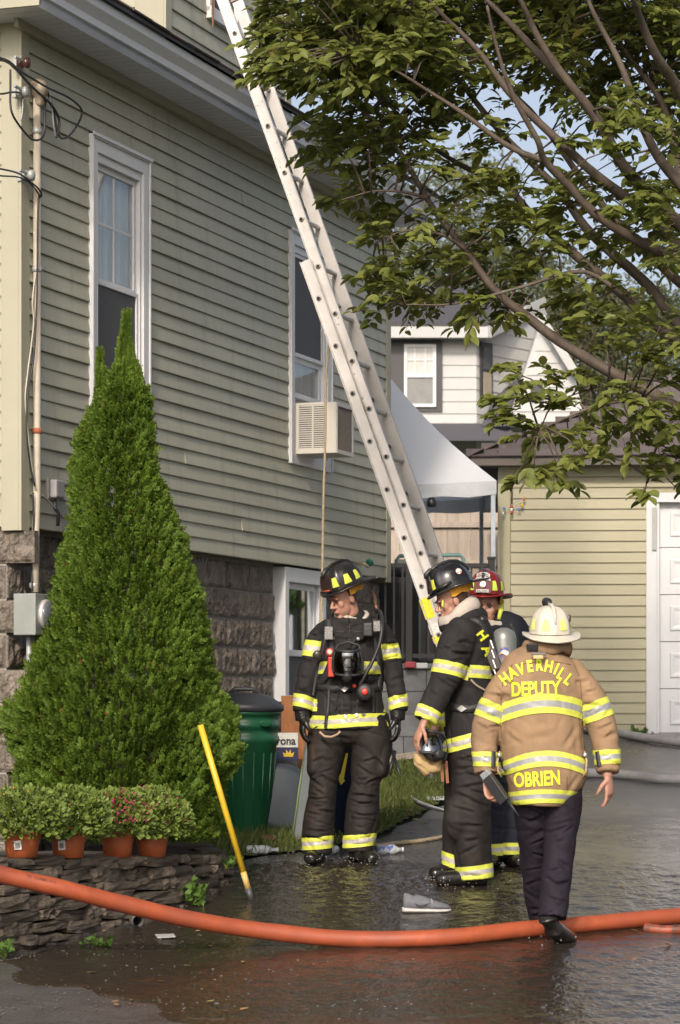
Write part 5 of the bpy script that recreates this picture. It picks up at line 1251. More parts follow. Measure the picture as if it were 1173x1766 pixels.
def helmet(pr,c,M,mshell,mpatch,shield=None,front='plain',flap=M_amber,brimrear=.105,edge=None,patches=(.62,1.30,1.95,2.70,-.62,-1.30,-1.95,-2.70)):
    c=V(c); g=lambda v: c+M@V(v)
    m=MB(); N=64;K=14; vs=[];fs=[]
    for j in range(K+1):
        for i in range(N): vs.append(g(dome_pt(2*math.pi*i/N,min(1.5707,math.pi/2*j/K))))
    for j in range(K):
        for i in range(N): a=j*N+i; b=j*N+(i+1)%N; fs.append((a,b,b+N,a+N))
    m.add(vs,fs,0,True); he=m.build('helmet',mshell,pr.e)
    # brim: short in front, long duck-tail at the back, rolled at the sides
    m=MB(); vs=[];fs=[]; R=7
    def bw(th): 
        b=(1-math.cos(th))/2; return .026+.010*abs(math.sin(th))+(brimrear-.026)*b**3.0
    for layer in (0,1):
        for j in range(R+1):
            t=j/R
            for i in range(N):
                th=2*math.pi*i/N; p=dome_pt(th,0); d=V((math.sin(th),math.cos(th),0)); w=bw(th)
                z=-.004-.030*t*((1-math.cos(th))/2)**1.5-.014*t*max(0,math.cos(th))+.016*t*t*abs(math.sin(th))**2
                vs.append(g(p*.985+d*w*t+V((0,0,z-(.006 if layer else 0)+(.006 if j==R and not layer else 0)))))
    S=(R+1)*N
    for j in range(R):
        for i in range(N):
            a=j*N+i;b=j*N+(i+1)%N; fs.append((a,a+N,b+N,b)); fs.append((S+a,S+b,S+b+N,S+a+N))
    for i in range(N): a=R*N+i;b=R*N+(i+1)%N; fs.append((a,S+a,S+b,b))
    m.add(vs,fs,0,True); m.build('brim',edge or mshell,he)
    # crest along the top with the finial that holds the front shield
    m=MB(); m.tube([g(dome_pt(math.pi,a)+V((0,0,.002))) for a in (.35,.7,1.05,1.4)]+[g(dome_pt(0,a)+V((0,0,.002))) for a in (1.4,1.1,.9)],[.006,.009,.010,.010,.010,.010,.008],8); m.build('crest',mshell,he)
    m=MB(); 
    if front=='eagle': m.tube([g((0,.02,.152)),g((0,.055,.168)),g((0,.10,.165)),g((0,.135,.14))],[.012,.022,.03,.012],10)
    else: m.tube([g((0,.06,.140)),g((0,.095,.145)),g((0,.128,.125)),g((0,.142,.105))],[.010,.014,.016,.006],8)
    m.build('finial',M_blackm,he)
    # leather front shield, standing proud of the shell
    sh=[(-.052,.0),(.052,.0),(.060,.03),(.058,.075),(.045,.105),(0,.125),(-.045,.105),(-.058,.075),(-.060,.03)]
    def shp(x,z,o=0): return g((x,.148+o-.10*abs(x)*abs(x)*12-.22*z+.0,z+.004))
    m=MB(); n=len(sh); vs=[shp(x,z,.004) for x,z in sh]+[shp(x,z,-.004) for x,z in sh]+[shp(0,.055,.007)]
    m.add(vs,[(i,(i+1)%n,2*n) for i in range(n)]+[(i,n+i,n+(i+1)%n,(i+1)%n) for i in range(n)]+[tuple(range(2*n-1,n-1,-1))],0,False)
    so=m.build('front_shield',shield or mshell,he,fix=True)
    # reflective patches between the ridges
    for kk,th0 in enumerate(patches):
        m=MB(); vs=[];fs=[]
        for j in range(5):
            for i in range(5):
                ph=.14+.42*j/4; hw=.20-.075*j/4; vs.append(g(dome_pt(th0+hw*(i/2-1),ph,off=.0035)))
        for j in range(4):
            for i in range(4): a=j*5+i; fs.append((a,a+1,a+6,a+5))
        m.add(vs,fs,0,True); m.build('reflective_patch',mpatch,he)
    if flap:
        m=MB(); vs=[];fs=[]; n2=24
        for j in range(5):
            t=j/4
            for i in range(n2+1):
                th=math.radians(70)+math.radians(220)*i/n2; q=dome_pt(th,0)*(.93-.06*t); vs.append(g(q+V((0,0,-.003-.052*t+.006*math.sin(i*1.3)*t))))
        for j in range(4):
            for i in range(n2): a=j*(n2+1)+i; fs.append((a,a+1,a+n2+2,a+n2+1))
        m.add(vs,fs,0,True); m.build('ear_flap',flap,he)
    return he,g,shp
def strapline(pr,bvh,pts,w,mt,name,parent=None,off=.008,th=.004,per=5,toward=V((0,-1,0))):
    "webbing laid on the clothing along (px,py) points as seen from the camera"
    q=[]
    for a,b in [tuple(t) for t in crom(pts,per)]:
        o=W(a,b,pr.Y-1.2); d=(W(a,b,pr.Y+1)-o).normalized(); h=bvh.ray_cast(o-pr.base,d,4)
        if h[0] is not None: q.append((h[0]-d*off,h[1]))
    if len(q)<2: return None
    # smooth jumps
    for _ in range(2):
        q=[q[0]]+[((q[i-1][0]+q[i][0]*2+q[i+1][0])/4,q[i][1]) for i in range(1,len(q)-1)]+[q[-1]]
    m=MB(); vs=[];fs=[]
    for i,(p,n) in enumerate(q):
        t=(q[min(i+1,len(q)-1)][0]-q[max(i-1,0)][0]).normalized(); n=(V((0,-1,0))*.5+n).normalized(); s=t.cross(n).normalized()
        for sx in (-1,1):
            for o in (0,th): vs.append(p+s*(sx*w/2)+n*o)
    for i in range(len(q)-1):
        a=i*4;b=a+4
        fs+=[(a,a+2,b+2,b),(a+1,b+1,b+3,a+3),(a,b,b+1,a+1),(a+2,a+3,b+3,b+2)]
    m.add(vs,fs,0,True); return m.build(name,mt,parent or pr.e)
def band(me,parent,p0,axis,edges,mats,filt,off=.005,warp=None,name='reflective_band'):
    "strip of trim cut out of the garment surface between planes and lifted off it"
    axis=V(axis).normalized(); bm=bmesh.new(); bm.from_mesh(me); p0=V(p0)
    h=lambda c:(c-p0).dot(axis)
    if warp:
        for v in bm.verts: v.co.z-=warp(v.co)
    lo,hi=edges[0],edges[-1]
    bmesh.ops.delete(bm,geom=[f for f in bm.faces if not (lo-.03<h(f.calc_center_median())<hi+.03) or not filt(f.calc_center_median())],context='FACES')
    bm.normal_update(); nv={}
    for e in edges: bmesh.ops.bisect_plane(bm,geom=list(bm.verts)+list(bm.edges)+list(bm.faces),dist=1e-5,plane_co=p0+axis*e,plane_no=axis)
    bmesh.ops.delete(bm,geom=[f for f in bm.faces if not lo<h(f.calc_center_median())<hi],context='FACES')
    bm.normal_update()
    for f in bm.faces:
        x=h(f.calc_center_median()); f.material_index=max(i for i in range(len(edges)-1) if x>=edges[i]); f.smooth=True
    ns=[(v,v.normal.copy()) for v in bm.verts]
    for v,n in ns: v.co+=n*off
    if warp:
        for v in bm.verts: v.co.z+=warp(v.co)
    me2=bpy.data.meshes.new(name); bm.to_mesh(me2); bm.free()
    for m in mats: me2.materials.append(m)
    return link(name,me2,parent)
def near_path(c,path):
    return min((c-p).length for p in path)
def bvh_of(me): return BVHTree.FromPolygons([tuple(v.co) for v in me.vertices],[tuple(p.vertices) for p in me.polygons])
def text_mesh(s,size,bold=.0,font_w=1.):
    cu=bpy.data.curves.new('t','FONT'); cu.body=s; cu.size=size; cu.align_x='CENTER'; cu.offset=bold; cu.resolution_u=3
    o=bpy.data.objects.new('t',cu); COL.objects.link(o); me=evald(o); bpy.data.objects.remove(o)
    bm=bmesh.new(); bm.from_mesh(me); bmesh.ops.triangulate(bm,faces=bm.faces)
    for _ in range(3):
        es=[e for e in bm.edges if e.calc_length()>size*.22]
        if es: bmesh.ops.subdivide_edges(bm,edges=es,cuts=1); bmesh.ops.triangulate(bm,faces=bm.faces)
    bm.to_mesh(me); bm.free(); return me
def text_on(pr,bvh,parent,s,px,py,size,mt,rot=0,sx=1.,bold=.004,name='lettering',off=.007,shear=0.):
    "letters printed on the garment where the camera sees (px,py)"
    me=text_mesh(s,size,bold); c=math.cos(rot); s_=math.sin(rot); k=FPX/pr.Y
    for v in me.vertices:
        x,y=v.co.x*sx,v.co.y; x+=shear*y; X,Yy=c*x-s_*y,s_*x+c*y; a,b=px+X*k,py-Yy*k
        o=W(a,b,pr.Y-1.2); d=(W(a,b,pr.Y+1)-o).normalized(); h=bvh.ray_cast(o-pr.base,d,4)
        v.co=(h[0]-d*off) if h[0] is not None else (W(a,b,pr.Y)-pr.base)
    me.materials.clear(); me.materials.append(mt); return link(name,me,parent)
TRIM=[M_lime,M_silver,M_lime]
def trim_edges(w): return [-w/2,-w*.17,w*.17,w/2]
def patch_ell(pr,bvh,parent,px,py,rx,ry,mt,name,off=.006,n=20):
    m=MB(); vs=[]
    for k in range(n+1):
        a,b=(px,py) if k==n else (px+rx*math.cos(2*math.pi*k/n),py+ry*math.sin(2*math.pi*k/n))
        o=W(a,b,pr.Y-1.2); d=(W(a,b,pr.Y+1)-o).normalized(); h=bvh.ray_cast(o-pr.base,d,4); vs.append((h[0]-d*off) if h[0] is not None else W(a,b,pr.Y)-pr.base)
    m.add(vs,[(k,(k+1)%n,n) for k in range(n)],0,True); return m.build(name,mt,parent)

# ------------------------------------------------------------------ firefighter facing the camera
p1=Person(601,17.9,'firefighter in black turnout gear facing us, looking down to the side')
mb=MB()
T1,T1a,_=p1.limb(mb,[(606,1060,.03,26,.08),(606,1068,.03,40,.105),(605,1080,.02,55,.13),(604,1100,.01,60,.155),(604,1125,.01,60,.16),(603,1160,0,58,.165),(602,1192,0,57,.158),(601,1235,0,67,.18),(601,1257,0,71,.185)],round_ends=(True,False))
AL,ALa,_=p1.limb(mb,[(568,1080,.03,14,.06),(553,1092,.02,17,.072),(543,1115,.01,18,.070),(534,1150,.0,18,.066),(527,1185,-.03,17,.062),(523,1206,-.05,17,.062),(523,1226,-.06,17,.06)],round_ends=(True,False))
AR,ARa,_=p1.limb(mb,[(642,1078,.03,14,.06),(657,1090,.02,17,.072),(668,1115,.01,18,.070),(677,1150,0,18,.066),(683,1185,-.03,17,.062),(687,1206,-.05,17,.062),(687,1226,-.06,17,.06)],round_ends=(True,False))
c1=remesh(mb,.009,5,'coat')
wrinkle(c1,lambda p: .009*fold(p,4,4,4,1)+.003*fold(p,11,11,13,4))
creases(c1,limb_creases(AL,ALa,13,1)+limb_creases(AR,ARa,13,2)+limb_creases(T1,T1a,26,3,.25,.95,1.2,yoff=.15))
coat=p1.part('coat',c1,M_gear); bv=bvh_of(c1)
AXL=(AL[-8]-AL[8]).normalized(); AXR=(AR[-8]-AR[8]).normalized()
inL=lambda c: near_path(c,AL[4:])<.10 ; inR=lambda c: near_path(c,AR[4:])<.10
notarm=lambda c: near_path(c,AL[6:])>.088 and near_path(c,AR[6:])>.088
band(c1,coat,p1.P(534,1118,0),V((-.12,0,-1)),trim_edges(.105),TRIM,lambda c: near_path(c,AL)<.115 and c.x<p1.P(556,1118).x)
band(c1,coat,p1.P(677,1123,0),V((.12,0,-1)),trim_edges(.105),TRIM,lambda c: near_path(c,AR)<.115 and c.x>p1.P(652,1118).x)
band(c1,coat,p1.P(523,1212,-.04),AXL,trim_edges(.082),TRIM,inL)
band(c1,coat,p1.P(687,1212,-.04),AXR,trim_edges(.082),TRIM,inR)
band(c1,coat,p1.P(603,1152,0),V((0,0,-1)),trim_edges(.080),TRIM,notarm)
band(c1,coat,p1.P(601,1243,0),V((0,0,-1)),trim_edges(.082),TRIM,lambda c:abs(c.x)<.29 and near_path(c,AL[-4:])>.07 and near_path(c,AR[-4:])>.07,warp=lambda c:.008*math.sin(c.x*9))
mb=MB()
p1.limb(mb,[(601,1215,.0,60,.15),(601,1250,0,60,.155),(601,1268,0,52,.15)])
L1a,L1r,_=p1.limb(mb,[(572,1240,.0,38,.145),(562,1290,0,36,.14),(559,1338,0,26,.118),(556,1360,-.01,24,.115),(553,1390,0,26,.118),(549,1425,.0,28,.12),(547,1455,0,27,.115),(547,1472,0,26,.11)],round_ends=(True,False))
L1b,L1s,_=p1.limb(mb,[(632,1240,0,38,.145),(640,1290,0,36,.14),(632,1338,0,27,.118),(629,1360,-.01,25,.115),(626,1390,0,28,.12),(622,1425,0,28,.12),(619,1450,0,27,.115),(619,1468,0,26,.11)],round_ends=(True,False))
# bellows pockets
p1.limb(mb,[(541,1285,-.02,12,.09),(541,1325,-.02,13,.10),(543,1334,-.02,11,.08)]); p1.limb(mb,[(661,1285,-.02,12,.09),(659,1325,-.02,13,.10),(656,1334,-.02,11,.08)])
t1=remesh(mb,.009,4,'trousers')
zk=p1.P(0,1345).z
wrinkle(t1,lambda p: .010*fold(p,3.5,3.5,4,2)+.003*fold(p,9,9,11,7))
creases(t1,limb_creases(L1a,L1r,12,5,.1,.5,.8)+limb_creases(L1b,L1s,12,6,.1,.5,.8)+limb_creases(L1a,L1r,26,7,.48,.9,.25,(.005,.011),(.006,.010))+limb_creases(L1b,L1s,26,8,.48,.9,.25,(.005,.011),(.006,.010)))
tr=p1.part('trousers',t1,M_gearmud)
LEGL=lambda c:c.x<p1.P(585,0).x
band(t1,tr,p1.P(547,1453),V((.08,0,-1)),trim_edges(.080),TRIM,lambda c:c.x<p1.P(586,1450).x)
band(t1,tr,p1.P(619,1449),V((.10,0,-1)),trim_edges(.080),TRIM,lambda c:c.x>=p1.P(586,1450).x)
for px,tx,ty in ((547,-.04,-.17),(620,.09,-.15)):
    mb=MB(); a=p1.P(px,1462); mb.tube([p1.P(px,1455),p1.P(px,1472)+V((0,.0,0)),V((p1.P(px,0).x,.0,.09)),V((p1.P(px,0).x,.01,.03))],[.075,.07,.06,.06],16,ref=V((0,1,0)),b=[.08,.078,.075,.08])
    f0=V((p1.P(px,0).x,.03,.045)); mb.tube([f0+V((-tx*.4,.07,0)),f0,f0+V((tx*.6,ty*.6,-.0)),f0+V((tx,ty,-.008)),f0+V((tx*1.15,ty*1.18,-.015))],[.045,.052,.055,.052,.03],16,ref=V((0,0,1)),b=[.045,.05,.048,.042,.025])
    p1.part('boot',remesh(mb,.009,3,'boot'),M_boot)
# body: head, neck, torso and arms inside the clothes
M1=frame((-.74,-.56,-.38),(-.14,-.08,1)); hc=p1.P(592,1031,-.05)
mb=MB(); head(mb,hc,M1,p1.P(604,1075,.04)); p1.limb(mb,[(604,1070,.03,30,.08),(603,1150,.01,48,.12),(601,1240,0,45,.12)]); p1.limb(mb,[(560,1085,.02,10,.04),(534,1150,0,9,.035),(523,1235,-.06,8,.03)],n=12); p1.limb(mb,[(648,1085,.02,10,.04),(679,1150,0,9,.035),(687,1235,-.06,8,.03)],n=12)
p1.limb(mb,[(580,1240,0,20,.08),(559,1345,0,14,.06),(547,1465,0,12,.05)],n=14); p1.limb(mb,[(622,1240,0,20,.08),(630,1345,0,14,.06),(619,1465,0,12,.05)],n=14)
p1.part('body',remesh(mb,.005,2,'body'),M_skin); face_parts(p1,hc,M1)
for w,d,pn,th in ((p1.P(522,1236,-.06),(-.02,-.02,-1),(1,.2,0),(.1,-1,0)),(p1.P(686,1234,-.06),(.03,-.05,-1),(-1,.2,0),(-.1,-1,0))):
    mb=MB(); hand(mb,w,d,pn,th,.42,1.12,.0125); mb.tube([V(w)+V((0,0,.055)),V(w)+V((0,0,.0)),V(w)-V((0,0,.03))],[.055,.050,.048],16,ref=V((0,1,0)),b=[.05,.045,.036])
    g1=remesh(mb,.005,2,'glove'); wrinkle(g1,lambda p:.003*fold(p,30,30,40,3)); p1.part('glove',g1,M_glove)
hm,g,shp=helmet(p1,p1.P(593,1009,-.05),M1,mat('black_helmet',(.016,.015,.015),.28,var=.3,vs=12,col2=(.07,.045,.025),c2s=5,c2lo=.55,c2hi=.75),M_lime,shield=mat('sooty_shield',(.03,.018,.014),.5,var=.4,vs=20))
m=MB(); m.tube([shp(-.04,.012,.009),shp(0,.010,.010),shp(.04,.012,.009)],.006,6); m.build('shield_rim',mat('dull_red',(.30,.06,.035),.6),hm)
# collar and hood
def torus(pr,name,c,M,rx,ry,r,mt,arc=(0,6.2832),amp=.008,parent=None,b=None):
    m=MB(); n=40; pts=[]
    for i in range(n+1):
        a=arc[0]+(arc[1]-arc[0])*i/n; pts.append(V(c)+M@V((rx*math.sin(a),ry*math.cos(a),amp*math.sin(a*3+1))))
    rr=[r*(1+.22*noise.noise(V((i*.35,1,2)))) for i in range(n+1)]
    m.tube(pts,rr,12,ref=M@V((0,0,1)),b=[x*(b or 1.5) for x in rr]); return m.build(name,mt,parent or pr.e)
MI=frame((0,-1,.25),(0,.2,1))
torus(p1,'hood',p1.P(607,1063,.02),frame((-.3,-1,-.35),(.15,-.1,1)),.098,.098,.020,M_hood)
torus(p1,'collar',p1.P(606,1071,.02),frame((-.1,-1,-.25),(0,-.1,1)),.122,.118,.020,M_gear,b=2.0)
# breathing-apparatus harness
def strap(pts,w,name='harness_strap',mt=M_strap,**k): return strapline(p1,bv,pts,w,mt,name,**k)
strap([(566,1062),(566,1085),(570,1110),(572,1140),(562,1165),(548,1182)],.05); strap([(648,1060),(650,1085),(650,1110),(655,1140),(657,1165),(655,1190)],.05)
strap([(548,1184),(570,1187),(600,1189),(630,1189),(660,1184)],.045,'waist_belt')
strap([(567,1187),(566,1215),(563,1240),(562,1258)],.022); strap([(643,1187),(645,1210),(645,1228)],.022)
strap([(563,1064),(560,1100),(549,1150),(541,1200)],.03)
M_st=mat('stitch_grey',(.05,.047,.045),.8)
for pts in ([(603,1076),(603,1110),(603,1128)],[(561,1208),(578,1206),(590,1208)],[(616,1208),(632,1206),(650,1208)],[(561,1208),(561,1230)],[(590,1208),(590,1230)],[(616,1208),(616,1230)],[(650,1208),(650,1230)],[(577,1090),(600,1088),(628,1090)]): strap(pts,.004,'stitching',M_st,parent=coat,off=.003,th=.0015)
for pts in ([(578,1226),(584,1192)],[(604,1196),(604,1228)]): strap(pts,.010,'coat_flap_edge',M_gear,parent=coat,off=.006,th=.006)
for a in ((594,1188,9,7),(627,1232,6,3)): patch_ell(p1,bv,coat,a[0],a[1],a[2]*.8,a[3]*.7,M_buckle,'buckle',off=.018,n=4)
for (px,py) in ((575,1100),(618,1102),(615,1233),(597,1234)): patch_ell(p1,bv,coat,px,py,3,3,M_buckle,'snap_hook',off=.016,n=10)
for (px,py,w_,h_,mt_,nm) in ((567,1092,7,11,mat('label_grey',(.19,.185,.18),.5,var=.6,vs=90),'strap_label'),(650,1080,6,9,mat('label_grey',(.4,.39,.37),.5),'strap_label')):
    m=MB(); c=p1.P(px,py,-.19); k=p1.Y/FPX; m.box(c.x-w_*k,c.x+w_*k,c.y-.012,c.y+.03,c.z-h_*k,c.z+h_*k); m.build(nm,mt_,p1.e,.004)
m=MB(); c=p1.P(635,1086,-.20); m.box(c.x-.034,c.x+.030,c.y-.03,c.y+.05,c.z-.045,c.z+.045); mic=m.build('speaker_microphone',M_black,p1.e,.010)
m=MB(); 
for i in range(5): m.box(c.x-.022,c.x+.018,c.y-.034,c.y-.0305,c.z-.005+i*.009,c.z-.001+i*.009)
m.build('grille',mat('grille_grey',(.07,.07,.07),.5),mic)
q=[p1.P(a,b,d) for a,b,d in ((648,1052,.08),(656,1056,-.05),(659,1075,-.17),(656,1105,-.21),(645,1135,-.22),(632,1160,-.24),(620,1182,-.23))]
m=MB(); m.tube([V(t) for t in crom([tuple(x) for x in q],6)],.0125,10); m.build('air_hose',M_black,p1.e)
q=[p1.P(a,b,d) for a,b,d in ((640,1020,.16),(646,1030,.14),(648,1045,.12),(652,1056,.1))]
m=MB(); m.tube(q,.012,9); m.build('supply_hose',mat('copper_hose',(.22,.10,.06),.4),p1.e)
m=MB(); c=p1.P(629,1193,-.23); R=Matrix.Rotation(math.pi/2,3,'X'); m.lathe([(.05,-.06),(.054,0),(.054,.03),(.046,.045),(.03,.05)],c,20,M=R); rg=m.build('regulator',M_black,p1.e)
m=MB(); m.lathe([(.022,.045),(.022,.066),(.015,.07)],c,16,M=R); m.build('knob',M_red,rg)
m=MB(); c2_=p1.P(611,1183,-.20); m.lathe([(.014,0),(.014,.03),(.01,.035)],c2_,12,M=R); m.build('valve_button',M_red,p1.e)
m=MB(); c=p1.P(569,1125,-.21); m.lathe([(.020,-.05),(.026,0),(.028,.015),(.024,.02)],c,16,M=R); fl=m.build('flashlight',M_red,p1.e)
m=MB(); m.lathe([(.022,.0195),(.010,.024)],c,14,M=R); m.build('lens',mat('lamp_lens',(.55,.45,.35),.15),fl)
m=MB(); m.box(c.x-.012,c.x+.03,c.y-.02,c.y+.04,c.z-.16,c.z-.03); m.build('light_body',M_red,fl,.006)
m=MB(); m.lathe([(.022,-.05),(.03,0),(.024,.012)],p1.P(547,1130,-.19),14,M=Matrix.Rotation(math.pi/2+.3,3,'X')); m.build('personal_alarm',mat('alarm_dark',(.05,.045,.04),.25),p1.e)
m=MB(); m.tube([p1.P(a,b,-.20) for a,b in ((551,1262),(560,1270),(572,1271),(583,1266),(587,1261))],.008,7); m.build('rope_loop',mat('tan_cord',(.35,.24,.16),.8),p1.e)
# hanging face mask
def mask_thing(base,M,label,scale=1.,lens_only=False):
    e=empty('breathing_mask',base,0,label,'mask'); g=lambda x,y,z: (M@V((x,y,z)))*scale
    m=MB(); N=28;K=10; vs=[];fs=[]
    for j in range(K+1):
        ph=-.75+1.5*j/K
        for i in range(N+1):
            th=-1.25+2.5*i/N; r=.10*math.cos(ph*.75)*(1-.10*(j/K-.5)); vs.append(g(r*math.sin(th),r*math.cos(th)*.85,.115*math.sin(ph)))
    for j in range(K):
        for i in range(N): a=j*(N+1)+i; fs.append((a,a+1,a+N+2,a+N+1))
    m.add(vs,fs,0,True); ln=m.build('lens',M_clear,e)
    m=MB(); rim=[vs[i] for i in range(N+1)]+[vs[j*(N+1)+N] for j in range(1,K+1)]+[vs[K*(N+1)+i] for i in range(N-1,-1,-1)]+[vs[j*(N+1)] for j in range(K-1,-1,-1)]
    m.tube(rim,.010*scale,8); m.build('frame',M_black,e)
    m=MB(); m.ell(g(0,.02,-.01),(.085*scale,.055*scale,.09*scale),M); m.build('face_seal',mat('seal_rubber',(.03,.022,.018),.4,col2=(.12,.07,.03),c2s=12),e)
    m=MB(); m.lathe([(.026*scale,0),(.030*scale,.02*scale),(.030*scale,.045*scale),(.02*scale,.05*scale)],g(0,.07,-.075),16,M=M@Matrix.Rotation(-math.pi/2-.3,3,'X')); m.build('valve',M_black,e)
    m=MB(); m.tube([g(-.09,0,.05),g(-.07,-.06,.09),g(0,-.08,.11),g(.07,-.06,.09),g(.09,0,.05)],.009*scale,6); m.build('head_strap',M_strap,e)
    return e,g
mk,_=mask_thing(p1.base+p1.P(600,1140,-.27),frame((-.05,-1,-.25),(0,-.2,1)),'clear-lensed breathing mask hanging on the chest of the firefighter facing us')
mk['group']='breathing masks'

# ------------------------------------------------------------------ firefighter in profile
p2=Person(806,17.04,'firefighter in black turnout gear in profile facing left, air cylinder on back')
mb=MB()
p2.limb(mb,[(800,1066,.0,26,.10),(805,1078,0,38,.17),(807,1100,0,46,.21),(806,1140,0,47,.215),(807,1185,0,44,.205),(808,1230,0,42,.20),(810,1268,0,43,.205),(811,1300,0,44,.21)],round_ends=(True,False))
NA,NAa,_=p2.limb(mb,[(800,1082,-.15,27,.09),(788,1110,-.20,32,.095),(777,1145,-.225,30,.09),(765,1178,-.235,27,.08),(752,1205,-.25,24,.07),(741,1226,-.265,22,.064),(733,1243,-.28,21,.06)],round_ends=(True,False))
FA,_,_=p2.limb(mb,[(802,1084,.15,27,.09),(785,1120,.20,29,.09),(772,1160,.20,26,.08),(764,1200,.16,24,.07),(756,1236,.08,21,.062),(752,1252,.04,20,.06)],round_ends=(True,False))
c2=remesh(mb,.009,5,'coat'); wrinkle(c2,lambda p:.010*fold(p,4,4,4.5,11)+.003*fold(p,11,11,13,14)); creases(c2,limb_creases(NA,NAa,16,11,.1,.95,.7)); coat2=p2.part('coat',c2,M_gear); bv2=bvh_of(c2)
def axis_at(path,pt):
    i=min(range(1,len(path)-1),key=lambda j:(path[j]-pt).length); return (path[i+1]-path[i-1]).normalized()
q=p2.P(778,1155,-.225); band(c2,coat2,q,axis_at(NA,q)+V((.12,0,.0)),trim_edges(.080),TRIM,lambda c: near_path(c,NA[2:])<.135 and c.y<-.10)
q=p2.P(738,1233,-.272); band(c2,coat2,q,axis_at(NA,q),trim_edges(.075),TRIM,lambda c: near_path(c,NA[10:])<.11)
q=p2.P(753,1246,.05); band(c2,coat2,q,axis_at(FA,q),trim_edges(.075),TRIM,lambda c: near_path(c,FA[16:])<.10 and c.y>-.1)
na=lambda c: near_path(c,NA[4:])>.115 and near_path(c,FA[4:])>.112
band(c2,coat2,p2.P(806,1158),V((-.06,0,-1)),trim_edges(.078),TRIM,na)
band(c2,coat2,p2.P(806,1277),V((.28,0,-1)),trim_edges(.085),TRIM,na)
mb=MB()
p2.limb(mb,[(812,1275,0,42,.19),(812,1330,0,42,.19),(812,1352,0,36,.17)])
L2a,L2r,_=p2.limb(mb,[(814,1300,-.09,38,.14),(813,1345,-.10,36,.13),(812,1395,-.11,36,.125),(814,1440,-.10,34,.12),(817,1480,-.09,33,.115),(819,1505,-.09,32,.11),(820,1516,-.09,31,.11)],round_ends=(True,False))
p2.limb(mb,[(804,1300,.10,36,.14),(799,1350,.10,34,.13),(795,1400,.10,31,.12),(790,1450,.11,27,.11),(787,1485,.11,24,.10),(786,1500,.11,23,.10)],round_ends=(True,False))
p2.limb(mb,[(792,1385,-.16,22,.06),(790,1420,-.17,24,.06),(794,1440,-.15,18,.05)])
t2=remesh(mb,.009,4,'trousers'); wrinkle(t2,lambda p:.010*fold(p,3.5,3.5,4,12)+.003*fold(p,9,9,11,17)); creases(t2,limb_creases(L2a,L2r,20,12,.05,.9,.5,yoff=.12)); tr2=p2.part('trousers',t2,M_gearmud)
band(t2,tr2,p2.P(819,1503,-.09),V((.12,0,-1)),trim_edges(.085),TRIM,lambda c:c.y<.02 and c.x>p2.P(784,1500).x)
band(t2,tr2,p2.P(786,1486,.11),V((-.35,0,-1)),trim_edges(.08),TRIM,lambda c:c.y>.0 or c.x<p2.P(782,1500).x)
for px,dy,tx,hz in ((818,-.09,-.20,0),(783,.11,-.13,.02)):
    mb=MB(); x=p2.P(px,0,dy).x; mb.tube([V((x,dy,.16)),V((x,dy,.08)),V((x+.01,dy,.03))],[.085,.07,.07],16,ref=V((0,1,0)),b=[.08,.065,.055])
    f0=V((x,dy,.045+hz)); mb.tube([f0+V((.08,0,0)),f0,f0+V((tx*.6,-.02,0)),f0+V((tx,-.03,-.005)),f0+V((tx*1.2,-.03,-.01))],[.045,.052,.055,.055,.035],16,ref=V((0,0,1)),b=[.045,.05,.05,.046,.03]); p2.part('boot',remesh(mb,.009,3,'boot'),M_boot)
M2=frame((-.93,-.16,-.36),(-.32,-.05,.95)); hc=p2.P(779,1035,0)
mb=MB(); head(mb,hc,M2,p2.P(800,1078,0)); p2.limb(mb,[(803,1075,0,24,.1),(806,1150,0,34,.15),(810,1290,0,32,.15)])
p2.limb(mb,[(796,1095,-.17,11,.04),(768,1172,-.235,10,.036),(736,1240,-.28,9,.032)],n=12); p2.limb(mb,[(796,1095,.17,11,.04),(770,1172,.2,10,.036),(752,1255,.04,9,.03)],n=12)
p2.limb(mb,[(813,1290,-.09,20,.08),(812,1400,-.1,15,.06),(819,1505,-.09,12,.05)],n=14); p2.limb(mb,[(804,1290,.1,20,.08),(795,1400,.1,15,.06),(787,1490,.11,12,.05)],n=14)
hand(mb,p2.P(729,1251,-.29),(-.42,.02,-1),(.85,.35,-.3),(.25,-1,0),.42,1.08,.0088)
hand(mb,p2.P(750,1260,.03),(-.35,-.25,-1),(.2,-1,0),(-1,-.1,.2),.5,1.0)
p2.part('body',remesh(mb,.0045,2,'body'),M_skin); face_parts(p2,hc,M2)
hm,g,shp=helmet(p2,p2.P(779,1012,0),M2,mat('black_helmet_gloss',(.014,.014,.016),.18,var=.3,vs=12,col2=(.05,.035,.02),c2s=5,c2lo=.6,c2hi=.8),M_lime,patches=(-.5,.5))
m=MB(); m.lathe([(.020,0),(.021,.004),(.017,.006),(.001,.0065)],g(dome_pt(-2.0,.50,off=.004)),20,M=M2@frame(V((-.9,-.35,.35)),V((0,0,1)))@Matrix.Rotation(-math.pi/2,3,'X')); m.build('round_decal',mat('decal_white',(.6,.58,.56),.5,var=.5,vs=90,col2=(.4,.04,.03),c2s=60,c2lo=.5,c2hi=.55),hm)
m=MB(); m.tube([g(dome_pt(-.75,.10,off=.012)),g(dome_pt(-1.15,.14,off=.02)),g(dome_pt(-1.45,.18,off=.012))],[.010,.012,.009],10); m.build('helmet_lamp',M_blackm,hm)
torus(p2,'hood',p2.P(792,1058,0),frame((-.8,-.1,-.62),(-.62,-.1,.8)),.112,.112,.040,M_hood,b=1.3)
torus(p2,'collar',p2.P(799,1071,0),frame((-.9,0,-.35),(-.3,0,.95)),.135,.135,.024,M_gear,b=1.6)
m=MB(); m.tube([p2.P(764,1035,-.085),p2.P(763,1044,-.09),p2.P(766,1048,-.085)],[.005,.008,.005],8); m.build('strap_slide',M_lime,p2.e)
